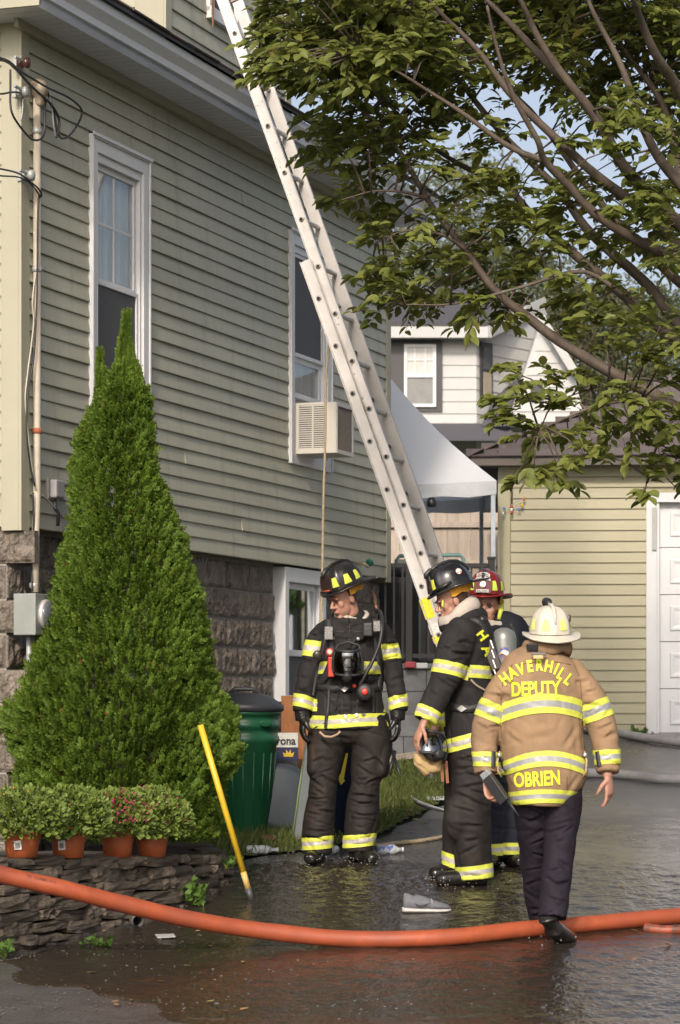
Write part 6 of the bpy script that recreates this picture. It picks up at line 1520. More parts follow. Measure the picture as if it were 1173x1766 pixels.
# air cylinder on the back
ap=empty('x'); bpy.data.objects.remove(ap)
m=MB(); ca=p2.P(869,1175,.0); cb_=p2.P(869,1083,.02); ax=(cb_-ca); L=ax.length; Mz=frame(V((0,-1,0)),ax)
m.lathe([(.03,-.03),(.055,-.01),(.076,.04),(.078,.08),(.078,L-.07),(.070,L-.035),(.05,L-.012),(.02,L)],ca,28,M=Mz); cy=m.build('air_cylinder',M_grey,p2.e)
m=MB(); cc=p2.P(870,1126,-.077); n=20; m.add([V((cc.x+.036*math.cos(6.2832*k/n),cc.y-.004+.012*abs(math.cos(6.2832*k/n))**2,cc.z+.036*math.sin(6.2832*k/n))) for k in range(n)]+[V((cc.x,cc.y-.005,cc.z))],[(k,(k+1)%n,n) for k in range(n)]); em=m.build('round_emblem',mat('emblem_field',(.10,.12,.30),.5,var=.3,vs=60,col2=(.5,.06,.05),c2s=30,c2lo=.52,c2hi=.56),cy)
m=MB(); ey=cc.y-.011; E=lambda x,z:(cc.x+x,ey,cc.z+z); m.add([E(-.026,.002),E(-.012,.016),E(.006,.018),E(.024,.008),E(.028,-.010),E(.014,-.018),E(.0,-.010),E(-.014,-.004)],[(0,1,2,3,4,5,6,7)]); m.build('eagle_head',mat('eagle_white',(.62,.60,.56),.6,var=.25,vs=120),em if False else cy)
m=MB(); m.add([E(-.033,-.003),E(-.024,.004),E(-.018,-.006),E(-.029,-.012)],[(0,1,2,3)]); m.build('eagle_beak',mat('beak_yellow',(.55,.33,.03),.5),cy)
m=MB(); m.tube([p2.P(840,1090,-.05),p2.P(846,1120,-.07),p2.P(853,1150,-.07),p2.P(856,1170,-.06)],[.035,.040,.040,.030],10); m.build('pack_frame',M_blackm,p2.e)
m=MB(); A=p2.P(838,1106,-.12); B=p2.P(858,1156,-.13); m.bar(A,B,.075,.05,up=V((0,-1,0))); m.build('backplate',mat('brown_black_plate',(.03,.02,.016),.18,var=.2),p2.e,.008)
m=MB(); 
for i in range(4): m.bar(p2.P(846+i*2,1104+i*17,-.16),p2.P(851+i*2,1118+i*17,-.165),.006,.004,up=V((0,-1,0)))
m.build('buckle',M_buckle,p2.e)
m=MB(); q=[p2.P(*t) for t in ((806,1070,-.12),(822,1072,-.16),(834,1085,-.15),(838,1110,-.13),(850,1160,-.1))]; m.tube([V(t) for t in crom([tuple(x) for x in q],5)],.022,10); m.build('shoulder_strap',M_strap,p2.e)
m=MB(); q=[p2.P(*t) for t in ((884,1078,.06),(890,1100,.05),(891,1150,.04))]; m.tube(q,.010,8); m.build('pressure_hose',M_black,p2.e)
m=MB(); m.lathe([(.024,0),(.028,.03),(.02,.05)],p2.P(832,1076,-.10),12); m.build('shoulder_coupling',M_blackm,p2.e)
strapline(p2,bv2,[(778,1218),(795,1222),(815,1222),(835,1218),(848,1212)],.045,M_strap,'waist_belt'); patch_ell(p2,bv2,coat2,796,1222,9,6,M_buckle,'buckle',off=.016,n=4)
strapline(p2,bv2,[(812,1172),(822,1182),(836,1190)],.012,mat('cord_tan',(.3,.24,.18),.7),'loop_cord')
for ch_,px,py,rt in (('H',826,1100,-.95),('A',834,1125,-1.1)): text_on(p2,bv2,coat2,ch_,px,py,.085,M_letter,rot=rt,bold=.003)
mk,g=mask_thing(p2.base+p2.P(744,1290,-.22),frame((.55,-.75,.35),(.35,.1,.9)),'breathing mask with beige bag held in the hand of the firefighter in profile'); mk['group']='breathing masks'
mb=MB(); mb.tube([V((-.07,.02,-.03)),V((-.06,.02,-.08)),V((-.02,.03,-.13)),V((.03,.03,-.12)),V((.05,.03,-.06))],[.045,.055,.055,.05,.04],14); bg=remesh(mb,.008,4,'mask_bag'); wrinkle(bg,lambda p:.008*fold(p,14,14,14,5)); bg.materials.append(mat('beige_bag',(.40,.28,.13),.8,var=.15)); link('mask_bag',bg,mk)
for x in (-.01,.06,.09):
    m=MB(); m.bar((x,.0,-.08),(x+.01,-.01,-.19-x*.3),.018,.004,up=V((0,-1,0))); m.build('mask_strap',M_strap if x<0 else mat('rust_strap',(.20,.08,.035),.8),mk)

# ------------------------------------------------------------------ lieutenant behind
p3=Person(870,17.75,'firefighter in red officer helmet standing behind, face turned towards us')
mb=MB()
p3.limb(mb,[(846,1076,.02,26,.09),(853,1083,.02,44,.12),(858,1096,.02,56,.15),(860,1130,.01,56,.165),(862,1200,0,54,.165),(864,1270,0,56,.17),(866,1335,0,58,.18)],round_ends=(True,False))
p3.limb(mb,[(898,1090,.02,18,.08),(910,1115,.01,20,.08),(915,1150,0,19,.075),(917,1190,-.03,18,.068),(912,1230,-.08,16,.06)],round_ends=(True,False))
p3.limb(mb,[(812,1092,.02,18,.08),(800,1120,.01,20,.08),(797,1160,0,19,.075),(799,1200,-.02,18,.068),(806,1235,-.03,16,.06)],round_ends=(True,False))
c3=remesh(mb,.010,5,'coat'); wrinkle(c3,lambda p:.011*fold(p,5,5,7,21)); coat3=p3.part('coat',c3,M_navy)
band(c3,coat3,p3.P(862,1325),V((0,0,-1)),trim_edges(.085),TRIM,lambda c:True)
mb=MB()
p3.limb(mb,[(862,1310,0,54,.15),(868,1350,0,50,.15)])
p3.limb(mb,[(846,1335,0,30,.13),(850,1400,0,27,.12),(852,1460,0,25,.11),(852,1478,0,25,.11)],round_ends=(True,False)); p3.limb(mb,[(886,1335,0,30,.13),(883,1400,0,27,.12),(880,1460,0,25,.11),(880,1474,0,25,.11)],round_ends=(True,False))
t3=remesh(mb,.010,4,'trousers'); wrinkle(t3,lambda p:.010*fold(p,6,6,10,22)); tr3=p3.part('trousers',t3,M_navy)
band(t3,tr3,p3.P(865,1462),V((0,0,-1)),trim_edges(.075),[M_lime,M_silverd,M_lime],lambda c:c.x>p3.P(866,0).x); band(t3,tr3,p3.P(865,1464),V((0,0,-1)),trim_edges(.075),TRIM,lambda c:c.x<=p3.P(866,0).x)
for px,tx in ((852,-.02),(882,.04)):
    mb=MB(); x=p3.P(px,0).x; mb.tube([V((x,0,.14)),V((x,0,.07)),V((x,.02,.03))],[.07,.06,.06],16,ref=V((0,1,0)),b=[.08,.075,.08]); mb.tube([V((x,.06,.045)),V((x,0,.045)),V((x+tx,-.12,.042)),V((x+tx*1.4,-.18,.035))],[.045,.052,.052,.035],16,ref=V((0,0,1)),b=[.045,.048,.042,.028]); p3.part('boot',remesh(mb,.009,3,'boot'),M_boot)
M3=frame((-.22,-.97,-.05),(.03,0,1)); hc=p3.P(840,1046,-.03)
mb=MB(); head(mb,hc,M3,p3.P(848,1088,.02)); p3.limb(mb,[(848,1085,.02,26,.08),(860,1150,.01,42,.12),(864,1320,0,40,.12)])
p3.limb(mb,[(898,1100,.02,10,.04),(914,1160,0,9,.035),(912,1245,-.09,8,.03)],n=12); p3.limb(mb,[(812,1100,.02,10,.04),(798,1160,0,9,.035),(806,1250,-.03,8,.03)],n=12)
p3.limb(mb,[(850,1320,0,20,.08),(850,1400,0,14,.06),(852,1470,0,12,.05)],n=14); p3.limb(mb,[(884,1320,0,20,.08),(883,1400,0,14,.06),(880,1470,0,12,.05)],n=14)
hand(mb,p3.P(910,1246,-.1),(-.1,-.2,-1),(-1,0,0),(0,-1,0),.5); hand(mb,p3.P(807,1250,-.03),(.1,-.2,-1),(1,0,0),(0,-1,0),.5)
p3.part('body',remesh(mb,.005,2,'body'),M_skin); face_parts(p3,hc,M3)
M_redh=mat('red_helmet',(.17,.012,.014),.25,var=.2,vs=8,col2=(.06,.012,.012),c2s=6,c2lo=.55,c2hi=.8)
hm3,g3,shp3=helmet(p3,p3.P(839,1024,-.03),M3,M_redh,mat('lime_patch',(.45,.60,.05),.5),shield=mat('red_shield',(.10,.008,.009),.6,var=.2),edge=M_redh,flap=M_amber)
def shield_text(par,shp,txt,z,w,h,mt=M_blackm,bg=mat('rocker_white',(.55,.53,.50),.5,var=.1),arc=0.):
    m=MB(); n=8; vs=[]
    for i in range(n+1):
        x=-w/2+w*i/n; zz=z-arc*(x/w*2)**2
        vs+=[shp(x,zz-h*.5,.010),shp(x,zz+h*.5,.010)]
    m.add(vs,[(2*i,2*i+2,2*i+3,2*i+1) for i in range(n)]); m.build('rocker',bg,par)
    me=text_mesh(txt,h*1.05,.0006); xs=[v.co.x for v in me.vertices]; W_=max(xs)-min(xs); k=w*.9/W_; mid=(max(xs)+min(xs))/2
    for v in me.vertices:
        x=(v.co.x-mid)*k; zz=z-arc*(x/w*2)**2; v.co=shp(x,zz+v.co.y-h*.36,.0125)
    me.materials.clear(); me.materials.append(mt); link('lettering',me,par)
def shp3f(x,z,o=0): return shp3(-x,z*1.18,o+.004)   # helmet frame runs right to left seen from the front
shield_text(hm3,shp3f,'LIEUTENANT',.108,.086,.017,arc=.010); shield_text(hm3,shp3f,'HAVERHILL',.084,.096,.018,arc=.008); shield_text(hm3,shp3f,'SULLIVAN',.014,.080,.017)
m=MB(); n=18; m.add([shp3f(.020*math.cos(6.2832*k/n),.049+.017*math.sin(6.2832*k/n),.010) for k in range(n)]+[shp3f(0,.049,.015)],[(k,(k+1)%n,n) for k in range(n)],0,True); m.build('badge',mat('badge_silver',(.55,.52,.48),.3,metal=.6,var=.4,vs=120),hm3)
torus(p3,'hood',p3.P(846,1075,.0),frame((-.1,-1,-.2),(0,-.2,1)),.10,.10,.022,M_hood)
torus(p3,'collar',p3.P(848,1080,.01),frame((-.1,-1,-.2),(0,-.2,1)),.118,.115,.018,M_navy,b=1.8)
m=MB(); m.tube([p3.P(866,1036,-.01),p3.P(864,1052,-.05),p3.P(860,1068,-.08)],[.014,.017,.012],9); m.build('ear_strap',M_lime,p3.e)
bv3=bvh_of(c3); strapline(p3,bv3,[(882,1076),(888,1090),(893,1115),(893,1150)],.035,M_strap,'harness_strap')

# ------------------------------------------------------------------ deputy seen from behind
p4=Person(948,15.08,'deputy in tan turnout coat and white helmet walking away from us')
mb=MB()
p4.limb(mb,[(946,1118,.03,32,.085),(943,1128,.03,46,.11),(940,1142,.02,64,.135),(937,1160,.01,74,.155),(935,1195,0,73,.175),(934,1240,0,71,.18),(936,1290,0,73,.185),(940,1328,0,72,.19),(935,1352,0,64,.185),(931,1372,0,54,.18),(930,1388,0,47,.175)],round_ends=(True,False))
DL,DLa,_=p4.limb(mb,[(894,1150,.02,19,.075),(873,1176,.0,23,.088),(855,1208,0,25,.092),(842,1243,0,26,.09),(836,1275,-.02,24,.082),(837,1308,-.05,22,.074),(839,1334,-.07,21,.068)],round_ends=(True,False))
DR,DRa,_=p4.limb(mb,[(984,1150,.02,19,.075),(1001,1176,0,23,.088),(1020,1208,0,26,.092),(1034,1243,0,26,.09),(1042,1270,-.02,24,.082),(1047,1304,-.05,21,.074),(1048,1332,-.07,19,.068)],round_ends=(True,False))
xq=p4.P(936,0).x; c4=remesh(mb,.009,5,'coat'); wrinkle(c4,lambda p:.007*fold(p,3,3,3,31)+.003*fold(p,9,9,10,34)); creases(c4,limb_creases(DL,DLa,14,21,.2,.95,.6)+limb_creases(DR,DRa,14,22,.2,.95,.6)+[(tuple(p4.P(a,b,-.17)),tuple(p4.P(c_,d_,-.17)),w_,dp_) for a,b,c_,d_,w_,dp_ in ((870,1262,900,1285,.012,.008),(1000,1250,972,1290,.014,.010),(880,1240,874,1300,.014,.008),(990,1235,997,1305,.014,.009),(905,1275,960,1268,.02,.007),(868,1330,890,1370,.012,.008),(1000,1335,978,1372,.012,.009),(955,1130,978,1165,.012,.006),(915,1130,890,1160,.012,.006))])
coat4=p4.part('coat',c4,M_tan); bv4=bvh_of(c4)
TR4=[M_lime,M_silverd,M_lime]
q=p4.P(845,1226); band(c4,coat4,q,V((-.42,0,-1)),trim_edges(.10),TR4,lambda c: near_path(c,DL)<.13 and c.x<p4.P(865,1220).x)
q=p4.P(1029,1224); band(c4,coat4,q,V((.36,0,-1)),trim_edges(.105),TR4,lambda c: near_path(c,DR)<.13 and c.x>p4.P(1003,1220).x)
band(c4,coat4,p4.P(838,1309,-.05),V((-.02,0,-1)),trim_edges(.078),TR4,lambda c: near_path(c,DL[14:])<.10)
band(c4,coat4,p4.P(1048,1305,-.05),V((.05,0,-1)),trim_edges(.078),TR4,lambda c: near_path(c,DR[14:])<.095)
n4=lambda c: near_path(c,DL[6:])>.105 and near_path(c,DR[6:])>.105
xm=p4.P(940,0).x
arc=lambda k:(lambda c:-k*(c.x-xm)**2)
band(c4,coat4,p4.P(936,1213),V((0,0,-1)),trim_edges(.105),TR4,lambda c:p4.P(864,0).x<c.x<p4.P(1001,0).x,warp=arc(.9))
band(c4,coat4,p4.P(938,1307),V((0,0,-1)),trim_edges(.085),TR4,lambda c:n4(c) and p4.P(862,0).x<c.x<p4.P(1018,0).x,warp=arc(1.1))
band(c4,coat4,p4.P(930,1371),V((0,0,-1)),trim_edges(.075),TR4,n4,warp=arc(.5))
# arched lettering
for ch,px,py,rt in (('H',876,1178,.62),('A',888,1168,.50),('V',901,1163,.30),('E',915,1158,.14),('R',930,1156,-.02),('H',945,1158,-.18),('I',956,1162,-.42),('L',963,1170,-.55),('L',975,1179,-.65)):
    text_on(p4,bv4,coat4,ch,px,py,.088,M_letter,rot=rt,sx=.74,bold=.0035)
text_on(p4,bv4,coat4,'DEPUTY',924,1199,.108,M_letter,rot=.03,sx=.68,bold=.0035)
for pts in ([(884,1146),(869,1172),(864,1205),(863,1240),(866,1275)],[(990,1146),(1000,1170),(1003,1205),(1003,1240),(1001,1275)],[(878,1338),(884,1350)],[(896,1146),(940,1140),(985,1146)]):
    strapline(p4,bv4,pts,.006,mat('seam_tan',(.15,.09,.05),.9),'seam',coat4,off=.002,th=.0015)
strapline(p4,bv4,[(978,1340),(978,1358),(978,1366)],.005,mat('seam_tan',(.15,.09,.05),.9),'seam',coat4,off=.002,th=.0015)
text_on(p4,bv4,coat4,'OBRIEN',927,1355,.112,M_letter,rot=.06,sx=.66,bold=.0035)
torus(p4,'collar',p4.P(944,1119,.02),frame((0,1,-.1),(0,.1,1)),.118,.112,.024,M_tan,b=1.7)
m=MB(); c=p4.P(917,1116,-.12); m.bar(c+V((-.028,0.012,-.0)),c+V((.035,0,0)),.012,.04,up=V((0,-.4,1))); m.build('collar_patch',M_strap,p4.e,.004)
m=MB(); c=p4.P(929,1129,-.165); m.bar(c+V((-.042,.01,.005)),c+V((.042,0,.003)),.024,.016,up=V((0,-.2,1))); m.build('drag_handle',mat('strap_grey',(.14,.13,.12),.7),p4.e,.006)
m=MB(); m.bar(c+V((-.03,-.012,-.014)),c+V((.025,-.02,-.014)),.02,.02); m.build('tan_tab',mat('tab_tan',(.45,.33,.16),.7),p4.e,.004)
for px,sx in ((862,-1),(1008,1)):
    m=MB(); q=[p4.P(*t) for t in ((px,1296,-.08),(px+sx*4,1312,-.10),(px+sx*3,1330,-.10),(px-sx*3,1340,-.09))]; m.tube(q,.006,7); m.build('side_cord',mat('tan_cord',(.35,.24,.16),.8),p4.e)
    m=MB(); m.lathe([(.010,0),(.013,.008),(.006,.012)],p4.P(px+sx*1,1302,-.10),12,M=Matrix.Rotation(math.pi/2,3,'X')); m.build('hook',M_buckle,p4.e)
for arm,px,py,dx in ((DL,845,1309,.0),(DR,1030,1308,0)):
    strapline(p4,bv4,[(px+ (6 if dx==0 and px<900 else 0),1296),(px+(6 if px<900 else 4),1322)],.025,M_strap,'sleeve_tab',coat4,off=.012,per=3)
mb=MB()
p4.limb(mb,[(940,1300,0,60,.15),(942,1350,0,58,.15),(942,1372,0,50,.14)])
L4a,L4r,_=p4.limb(mb,[(917,1335,.0,36,.13),(919,1400,.07,32,.115),(922,1460,.16,28,.10),(926,1520,.27,24,.085),(931,1566,.36,22,.08),(933,1582,.38,21,.08)],round_ends=(True,False))
L4b,L4s,_=p4.limb(mb,[(967,1335,0,37,.135),(971,1390,.0,33,.12),(968,1440,-.02,30,.108),(961,1500,-.07,27,.095),(956,1550,-.12,26,.09),(953,1584,-.15,26,.088)],round_ends=(True,False))
t4=remesh(mb,.008,4,'trousers'); wrinkle(t4,lambda p:.008*fold(p,4,4,5,42)+.003*fold(p,9,9,12,45)); creases(t4,limb_creases(L4a,L4r,14,31,.1,.95,.7)+limb_creases(L4b,L4s,18,32,.1,.95,.7)); p4.part('trousers',t4,M_trou)
mb=MB(); mb.tube([p4.P(948,1572,-.13),p4.P(946,1586,-.17),p4.P(954,1601,-.12),p4.P(968,1612,-.04),p4.P(979,1617,.03),p4.P(985,1618,.08)],[.055,.063,.062,.064,.056,.036],18,ref=V((0,-.5,1)),b=[.055,.052,.050,.050,.044,.028]); p4.part('shoe',remesh(mb,.007,3,'shoe'),M_boot)
mb=MB(); x=p4.P(934,0,.4).x; zz=.045; mb.tube([V((x,.42,.11+zz)),V((x,.40,.05+zz)),V((x,.47,.045+zz)),V((x-.01,.58,.042+zz)),V((x-.01,.64,.03+zz))],[.05,.045,.048,.05,.035],18,ref=V((0,0,1)),b=[.05,.05,.048,.04,.026]); p4.part('shoe',remesh(mb,.007,3,'shoe'),M_boot)
M4=frame((-.12,.98,.10),(.0,-.1,1)); hc=p4.P(947,1100,.06)
mb=MB(); head(mb,hc,M4,p4.P(945,1135,.03)); p4.limb(mb,[(945,1135,.03,28,.08),(938,1220,0,48,.12),(940,1330,0,44,.12)])
p4.limb(mb,[(870,1165,.01,11,.04),(842,1250,0,10,.036),(839,1340,-.08,9,.032)],n=12); p4.limb(mb,[(1004,1165,.01,11,.04),(1036,1250,0,10,.036),(1048,1338,-.08,9,.032)],n=12)
p4.limb(mb,[(920,1320,0,20,.08),(921,1450,.15,14,.06),(932,1578,.38,11,.05)],n=14); p4.limb(mb,[(966,1320,0,20,.08),(966,1445,-.02,14,.06),(955,1545,-.12,9,.04)],n=14)
hand(mb,p4.P(840,1345,-.08),(.15,-.25,-1),(.7,-.6,.1),(.9,.5,.1),.75,1.05,.009)
hand(mb,p4.P(1049,1340,-.08),(.08,.02,-1),(-.75,.5,0),(-.5,-.8,0),.45,1.05,.009,curls=(.25,.45,.5,.6))
p4.part('body',remesh(mb,.0045,2,'body'),M_skin)
face_parts(p4,hc,M4)
hm4,g4,shp4=helmet(p4,p4.P(949,1092,.05),M4,mat('cream_helmet',(.50,.465,.385),.35,var=.08,vs=8,col2=(.45,.36,.25),c2s=6,c2lo=.6,c2hi=.85),mat('pale_lime_patch',(.55,.60,.18),.5,var=.1),front='eagle',brimrear=.085,flap=mat('dark_flap',(.03,.02,.018),.7))
m=MB(); sx_=-.9
for k in range(1): m.lathe([(.026,0),(.028,.003),(.01,.005)],g4(dome_pt(2.05+.0,.55,off=.003)),20,M=M4@Matrix(((1,0,0),(0,1,0),(0,0,1)))@frame(V((0,0,1)),V((.85,-.45,.3)))); 
m.build('side_decal',mat('decal_dark',(.25,.22,.18),.5,var=.6,vs=90,col2=(.05,.04,.06),c2s=70,c2lo=.45,c2hi=.55),hm4)
m=MB(); m.tube([g4((-.0,-.10,-.03)),g4((.0,-.112,-.045)),g4((.0,-.11,-.065))],.006,7); m.build('ring_hook',M_buckle,hm4)
# radio in the left hand
rd=empty('handheld_radio',p4.base+p4.P(845,1345,-.16),0,'black handheld radio gripped in the left hand of the deputy','radio')
Rr_=frame((.55,-.25,-.8),(.5,.8,.1)); 
m=MB(); m.box(-.032,.032,-.02,.15,-.019,.019,M=Rr_); m.build('body',M_black,rd,.006)
m=MB(); m.box(-.028,.028,-.055,-.02,-.016,.016,M=Rr_); m.box(-.02,.02,-.052,-.03,.016,.022,M=Rr_); m.build('control_panel',mat('panel_grey',(.22,.23,.24),.4,var=.5,vs=120),rd,.004)
m=MB(); m.tube([Rr_@V((.018,.15,0)),Rr_@V((.018,.26,.0))],[.008,.005],8); m.build('antenna',M_black,rd)
# ================================================================== BINS AND CLUTTER BY THE HOUSE
bn=G(420,1436); bin_=empty('trash_bin',bn,0,'green plastic trash bin with black lid beside the arborvitae','trash bin')
M_bin=mat('bin_green',(.012,.085,.038),.35,var=.1,vs=3,col2=(.05,.12,.075),c2s=2,c2lo=.6,c2hi=.85); bh=.86
m=MB(); m.lathe([(.19,0),(.20,.02),(.235,bh*.72),(.25,bh*.74),(.252,bh*.79),(.242,bh*.80),(.244,bh*.85),(.256,bh*.86),(.258,bh*.90),(.248,bh*.91),(.25,bh*.96),(.268,bh*.97),(.27,bh)],n=40); m.build('barrel',M_bin,bin_)
for a in np.linspace(-2.9,-.2,9):
    m=MB(); m.tube([(.196*math.cos(a),.196*math.sin(a),.05),(.232*math.cos(a),.232*math.sin(a),bh*.66)],.006,6); m.build('rib',M_bin,bin_)
m=MB(); c=V((.165,-.225,bh*.90)); Mq=frame(V((.5,-.85,0)),V((0,0,1))); m.ell(c,(.05,.006,.026),Mq); m.build('badge',M_bin,bin_)
M_lid=mat('lid_black',(.03,.032,.037),.45,var=.15)
m=MB(); m.lathe([(.262,bh-.01),(.285,bh),(.287,bh+.035),(.27,bh+.05),(.20,bh+.10),(.12,bh+.125),(.01,bh+.13)],n=40); ldd=m.build('lid',M_lid,bin_)
m=MB(); m.tube([(-.10,-.02,bh+.12),(-.06,-.02,bh+.155),(.06,-.02,bh+.155),(.10,-.02,bh+.12)],.016,8); m.build('handle',M_lid,ldd)
lid2=empty('fallen_bin_lid',G(486,1438)+V((0,.05,0)),math.radians(10),'dark round bin lid leaning on edge against the green bin','bin lid')
Rl=Matrix.Rotation(math.radians(80),3,'X'); m=MB(); m.lathe([(.01,.03),(.19,.03),(.22,.02),(.235,-.01),(.25,-.012),(.252,.0),(.24,.03),(.225,.045),(.19,.05),(.01,.05)],(0,0,.245),40,M=Rl); m.build('disc',mat('lid_navy',(.035,.045,.06),.4,var=.2),lid2)
m=MB(); m.box(-.30,-.22,-.03,.03,.10,.20); m.build('clip',mat('lid_navy',(.035,.045,.06),.4),lid2,.02)
bl=empty('leaning_grey_panel',G(515,1452)+V((0,.0,0)),0,'blue-grey plastic panel leaning behind the legs of the front firefighter','panel')
k=GY(1452)/FPX; m=MB(); pts=[(-11,0),(22,0),(40,-163),(12,-178)]; m.prism([(a*k,.02-b*k*-.12 if False else .02+(-b)*k*.12,-b*k) for a,b in pts],(0,.035,0)); m.build('sheet',mat('slate_plastic',(.105,.12,.125),.5,var=.12,vs=3,col2=(.06,.09,.115),c2s=2.2,c2lo=.45,c2hi=.6),bl,.012,fix=True)
m=MB(); m.tube([(-11*k,.012,.02),(0*k,.06,.35),(12*k,.13,.66)],.006,6); m.build('edge_strip',mat('lime_edge',(.20,.28,.10),.5),bl)
bb=empty('beverage_carton',W(482,1312,20.1),0,'white and navy beer carton standing between the bin and the front firefighter','carton')
k=20.1/FPX; m=MB(); m.box(-20*k,32*k,0,.2,-.62,0); m.build('crate',mat('dark_crate',(.03,.032,.03),.7),bb)
m=MB(); m.box(-20*k,32*k,0,.2,.0015,23*k); m.build('navy_panel',mat('carton_navy',(.012,.014,.06),.5),bb)
m=MB(); m.box(-20*k,32*k,.001,.2,23.2*k,48*k); m.build('white_panel',mat('carton_white',(.55,.55,.52),.6,var=.08),bb)
me=text_mesh('Corona',.085,.002)
for v in me.vertices: v.co=V((v.co.x*.9-.0,-.004,v.co.y+28*k))
me.materials.clear(); me.materials.append(M_blackm); link('lettering',me,bb)
m=MB(); cr=[(0,0),(1,0),(1.15,.55),(.8,.35),(.75,.9),(.5,.45),(.25,.9),(.2,.35),(-.15,.55)]; m.prism([(8*k+a*.065,-.004,7*k+b*.06) for a,b in cr],(0,.003,0)); m.build('crown_emblem',mat('emblem_yellow',(.6,.42,.02),.5),bb)
ob=bx('plywood_sheet',(0,.30,0,.02,0,.95),mat('orange_ply',(.26,.10,.03),.7,var=.3,vs=6,stretch=(6,1,1)),None,.003); ob.location=W(485,1275,20.6)-V((0,0,.62)); ob.scale=(1,1,1); tag(ob,'orange-brown plywood sheet behind the beer carton','plywood')
nb_=empty('recycling_bin',G(588,1455)+V((.0,.32,0)),0,'dark blue recycling bin seen between the legs of the front firefighter','bin')
m=MB(); m.lathe([(.16,0),(.20,.72),(.215,.73),(.215,.78)],n=28); m.build('barrel',mat('bin_navy',(.012,.018,.05),.4),nb_); m=MB(); m.prism([(.0,-.2,.48),(.035,-.2,.62),(.05,-.2,.62),(.02,-.2,.44),(.03,-.2,.43),(-.0,-.205,.40),(-.02,-.2,.45)],(0,.004,0)); m.build('yellow_mark',mat('mark_yellow',(.5,.4,.02),.5),nb_)
# pike pole
pb=G(434,1553); pt=W(349,1262,16.36); pk_=empty('pike_pole',pb,0,'yellow fibreglass pole with black tip leaning against the arborvitae','pole')
m=MB(); d=(pt-pb); m.tube([d*.17,d*1.04],[.0185,.0185],14); m.build('shaft',mat('pole_yellow',(.55,.36,.02),.4,var=.15,vs=8,col2=(.35,.24,.05),c2s=14,c2lo=.6,c2hi=.75),pk_)
m=MB(); m.tube([d*.07,d*.17],[.0187,.0187],14); m.build('grip',mat('pole_tan',(.48,.33,.10),.6,var=.2),pk_)
m=MB(); m.tube([V((0,0,0)),d*.072],[.019,.020],14); m.build('end_cap',mat('cap_grey',(.05,.05,.055),.5),pk_)

# ================================================================== HOSES
def hose(pts,r,label,mt,cat='hose',name='fire_hose',bands=True):
    q=[V(t) for t in crom([tuple(p) for p in pts],8)]; b=q[0].copy(); m=MB(); rr=[r*(1+.05*noise.noise(V((i*.23,0,0)))) for i in range(len(q))]; m.tube([p-b for p in q],rr,20,ref=V((0,0,1)),b=[x*(.93+.05*noise.noise(V((i*.17,4,0)))) for i,x in enumerate(rr)]); e=tag(m.build(name,mt,loc=b),label,cat); return e,q
M_orange=mat('orange_hose',(.30,.062,.021),.55,var=.22,vs=16,bump=.6,bs=260,bdist=.002,col2=(.17,.042,.024),c2s=4,c2lo=.46,c2hi=.75)
M_ghose=mat('grey_hose',(.33,.32,.32),.7,var=.18,vs=10,bump=.3,bs=200)
r_=.050
H=lambda px,py,up=0.: G(px,py)+V((0,0,r_+up))
hs,q=hose([W(-330,1410,13.9),W(-120,1476,14.1),W(0,1508,14.3),W(110,1533,14.4),W(220,1561,14.55),W(330,1586,14.7),W(450,1605,14.85),W(600,1619,14.93),W(760,1617,14.96),W(900,1603,15.18),W(1030,1592,15.40),W(1173,1579,15.68),W(1400,1560,16.0)],r_,'thick orange supply hose stretched across the foreground',M_orange)
# printed lettering on the hose (worn)
for j,(txt,px0,py0,h_) in enumerate((('TS  IONA',10,1505,.026),('HYDRA  UMPELINE',62,1520,.026),('AT 4EH LYN',150,1540,.026))):
    me=text_mesh(txt,h_,.0); tree_=[p for p in q]
    for v in me.vertices:
        s=v.co.x+.16; 
        a=V(W(px0,py0,14.35)); i=min(range(len(q)-1),key=lambda i:(q[i]-a).length); rem=s; p=q[i].copy(); k_=i
        while rem>0 and k_<len(q)-1:
            L=(q[k_+1]-p).length
            if L>=rem: p=p.lerp(q[k_+1],rem/L); rem=0
            else: rem-=L; k_+=1; p=q[k_].copy()
        ang=.62+ (v.co.y-.01)/r_*1.0; v.co=p+V((0,-math.cos(ang)*r_*1.065,math.sin(ang)*r_*1.045))-hs.location
    me.materials.clear(); me.materials.append(mat('faded_print',(.09,.025,.014),.7,var=.5,vs=60)); link('lettering',me,hs)
hose([W(1112,1600,15.42),W(1150,1604,15.38),W(1200,1600,15.4),W(1300,1590,15.45)],.030,'dark orange hose end lying under the supply hose at right',mat('dirty_orange_hose',(.25,.05,.02),.5,var=.4,vs=10,col2=(.05,.03,.025),c2s=8))
g2=lambda px,py: G(px,py)+V((0,0,.042))
hose([g2(1000,1262),g2(1065,1272),g2(1110,1280),g2(1173,1288),g2(1260,1292)],.042,'grey-white fire hose nearest the garage door',M_ghose,)
hose([g2(900,1352),g2(960,1346),g2(1020,1342),g2(1080,1345),g2(1130,1351),g2(1173,1353),g2(1260,1352)],.042,'grey-white fire hose lying nearer us across the wet driveway',M_ghose)
for o in bpy.data.objects:
    if o.name.startswith('fire_hose'): o['group']='fire hoses'

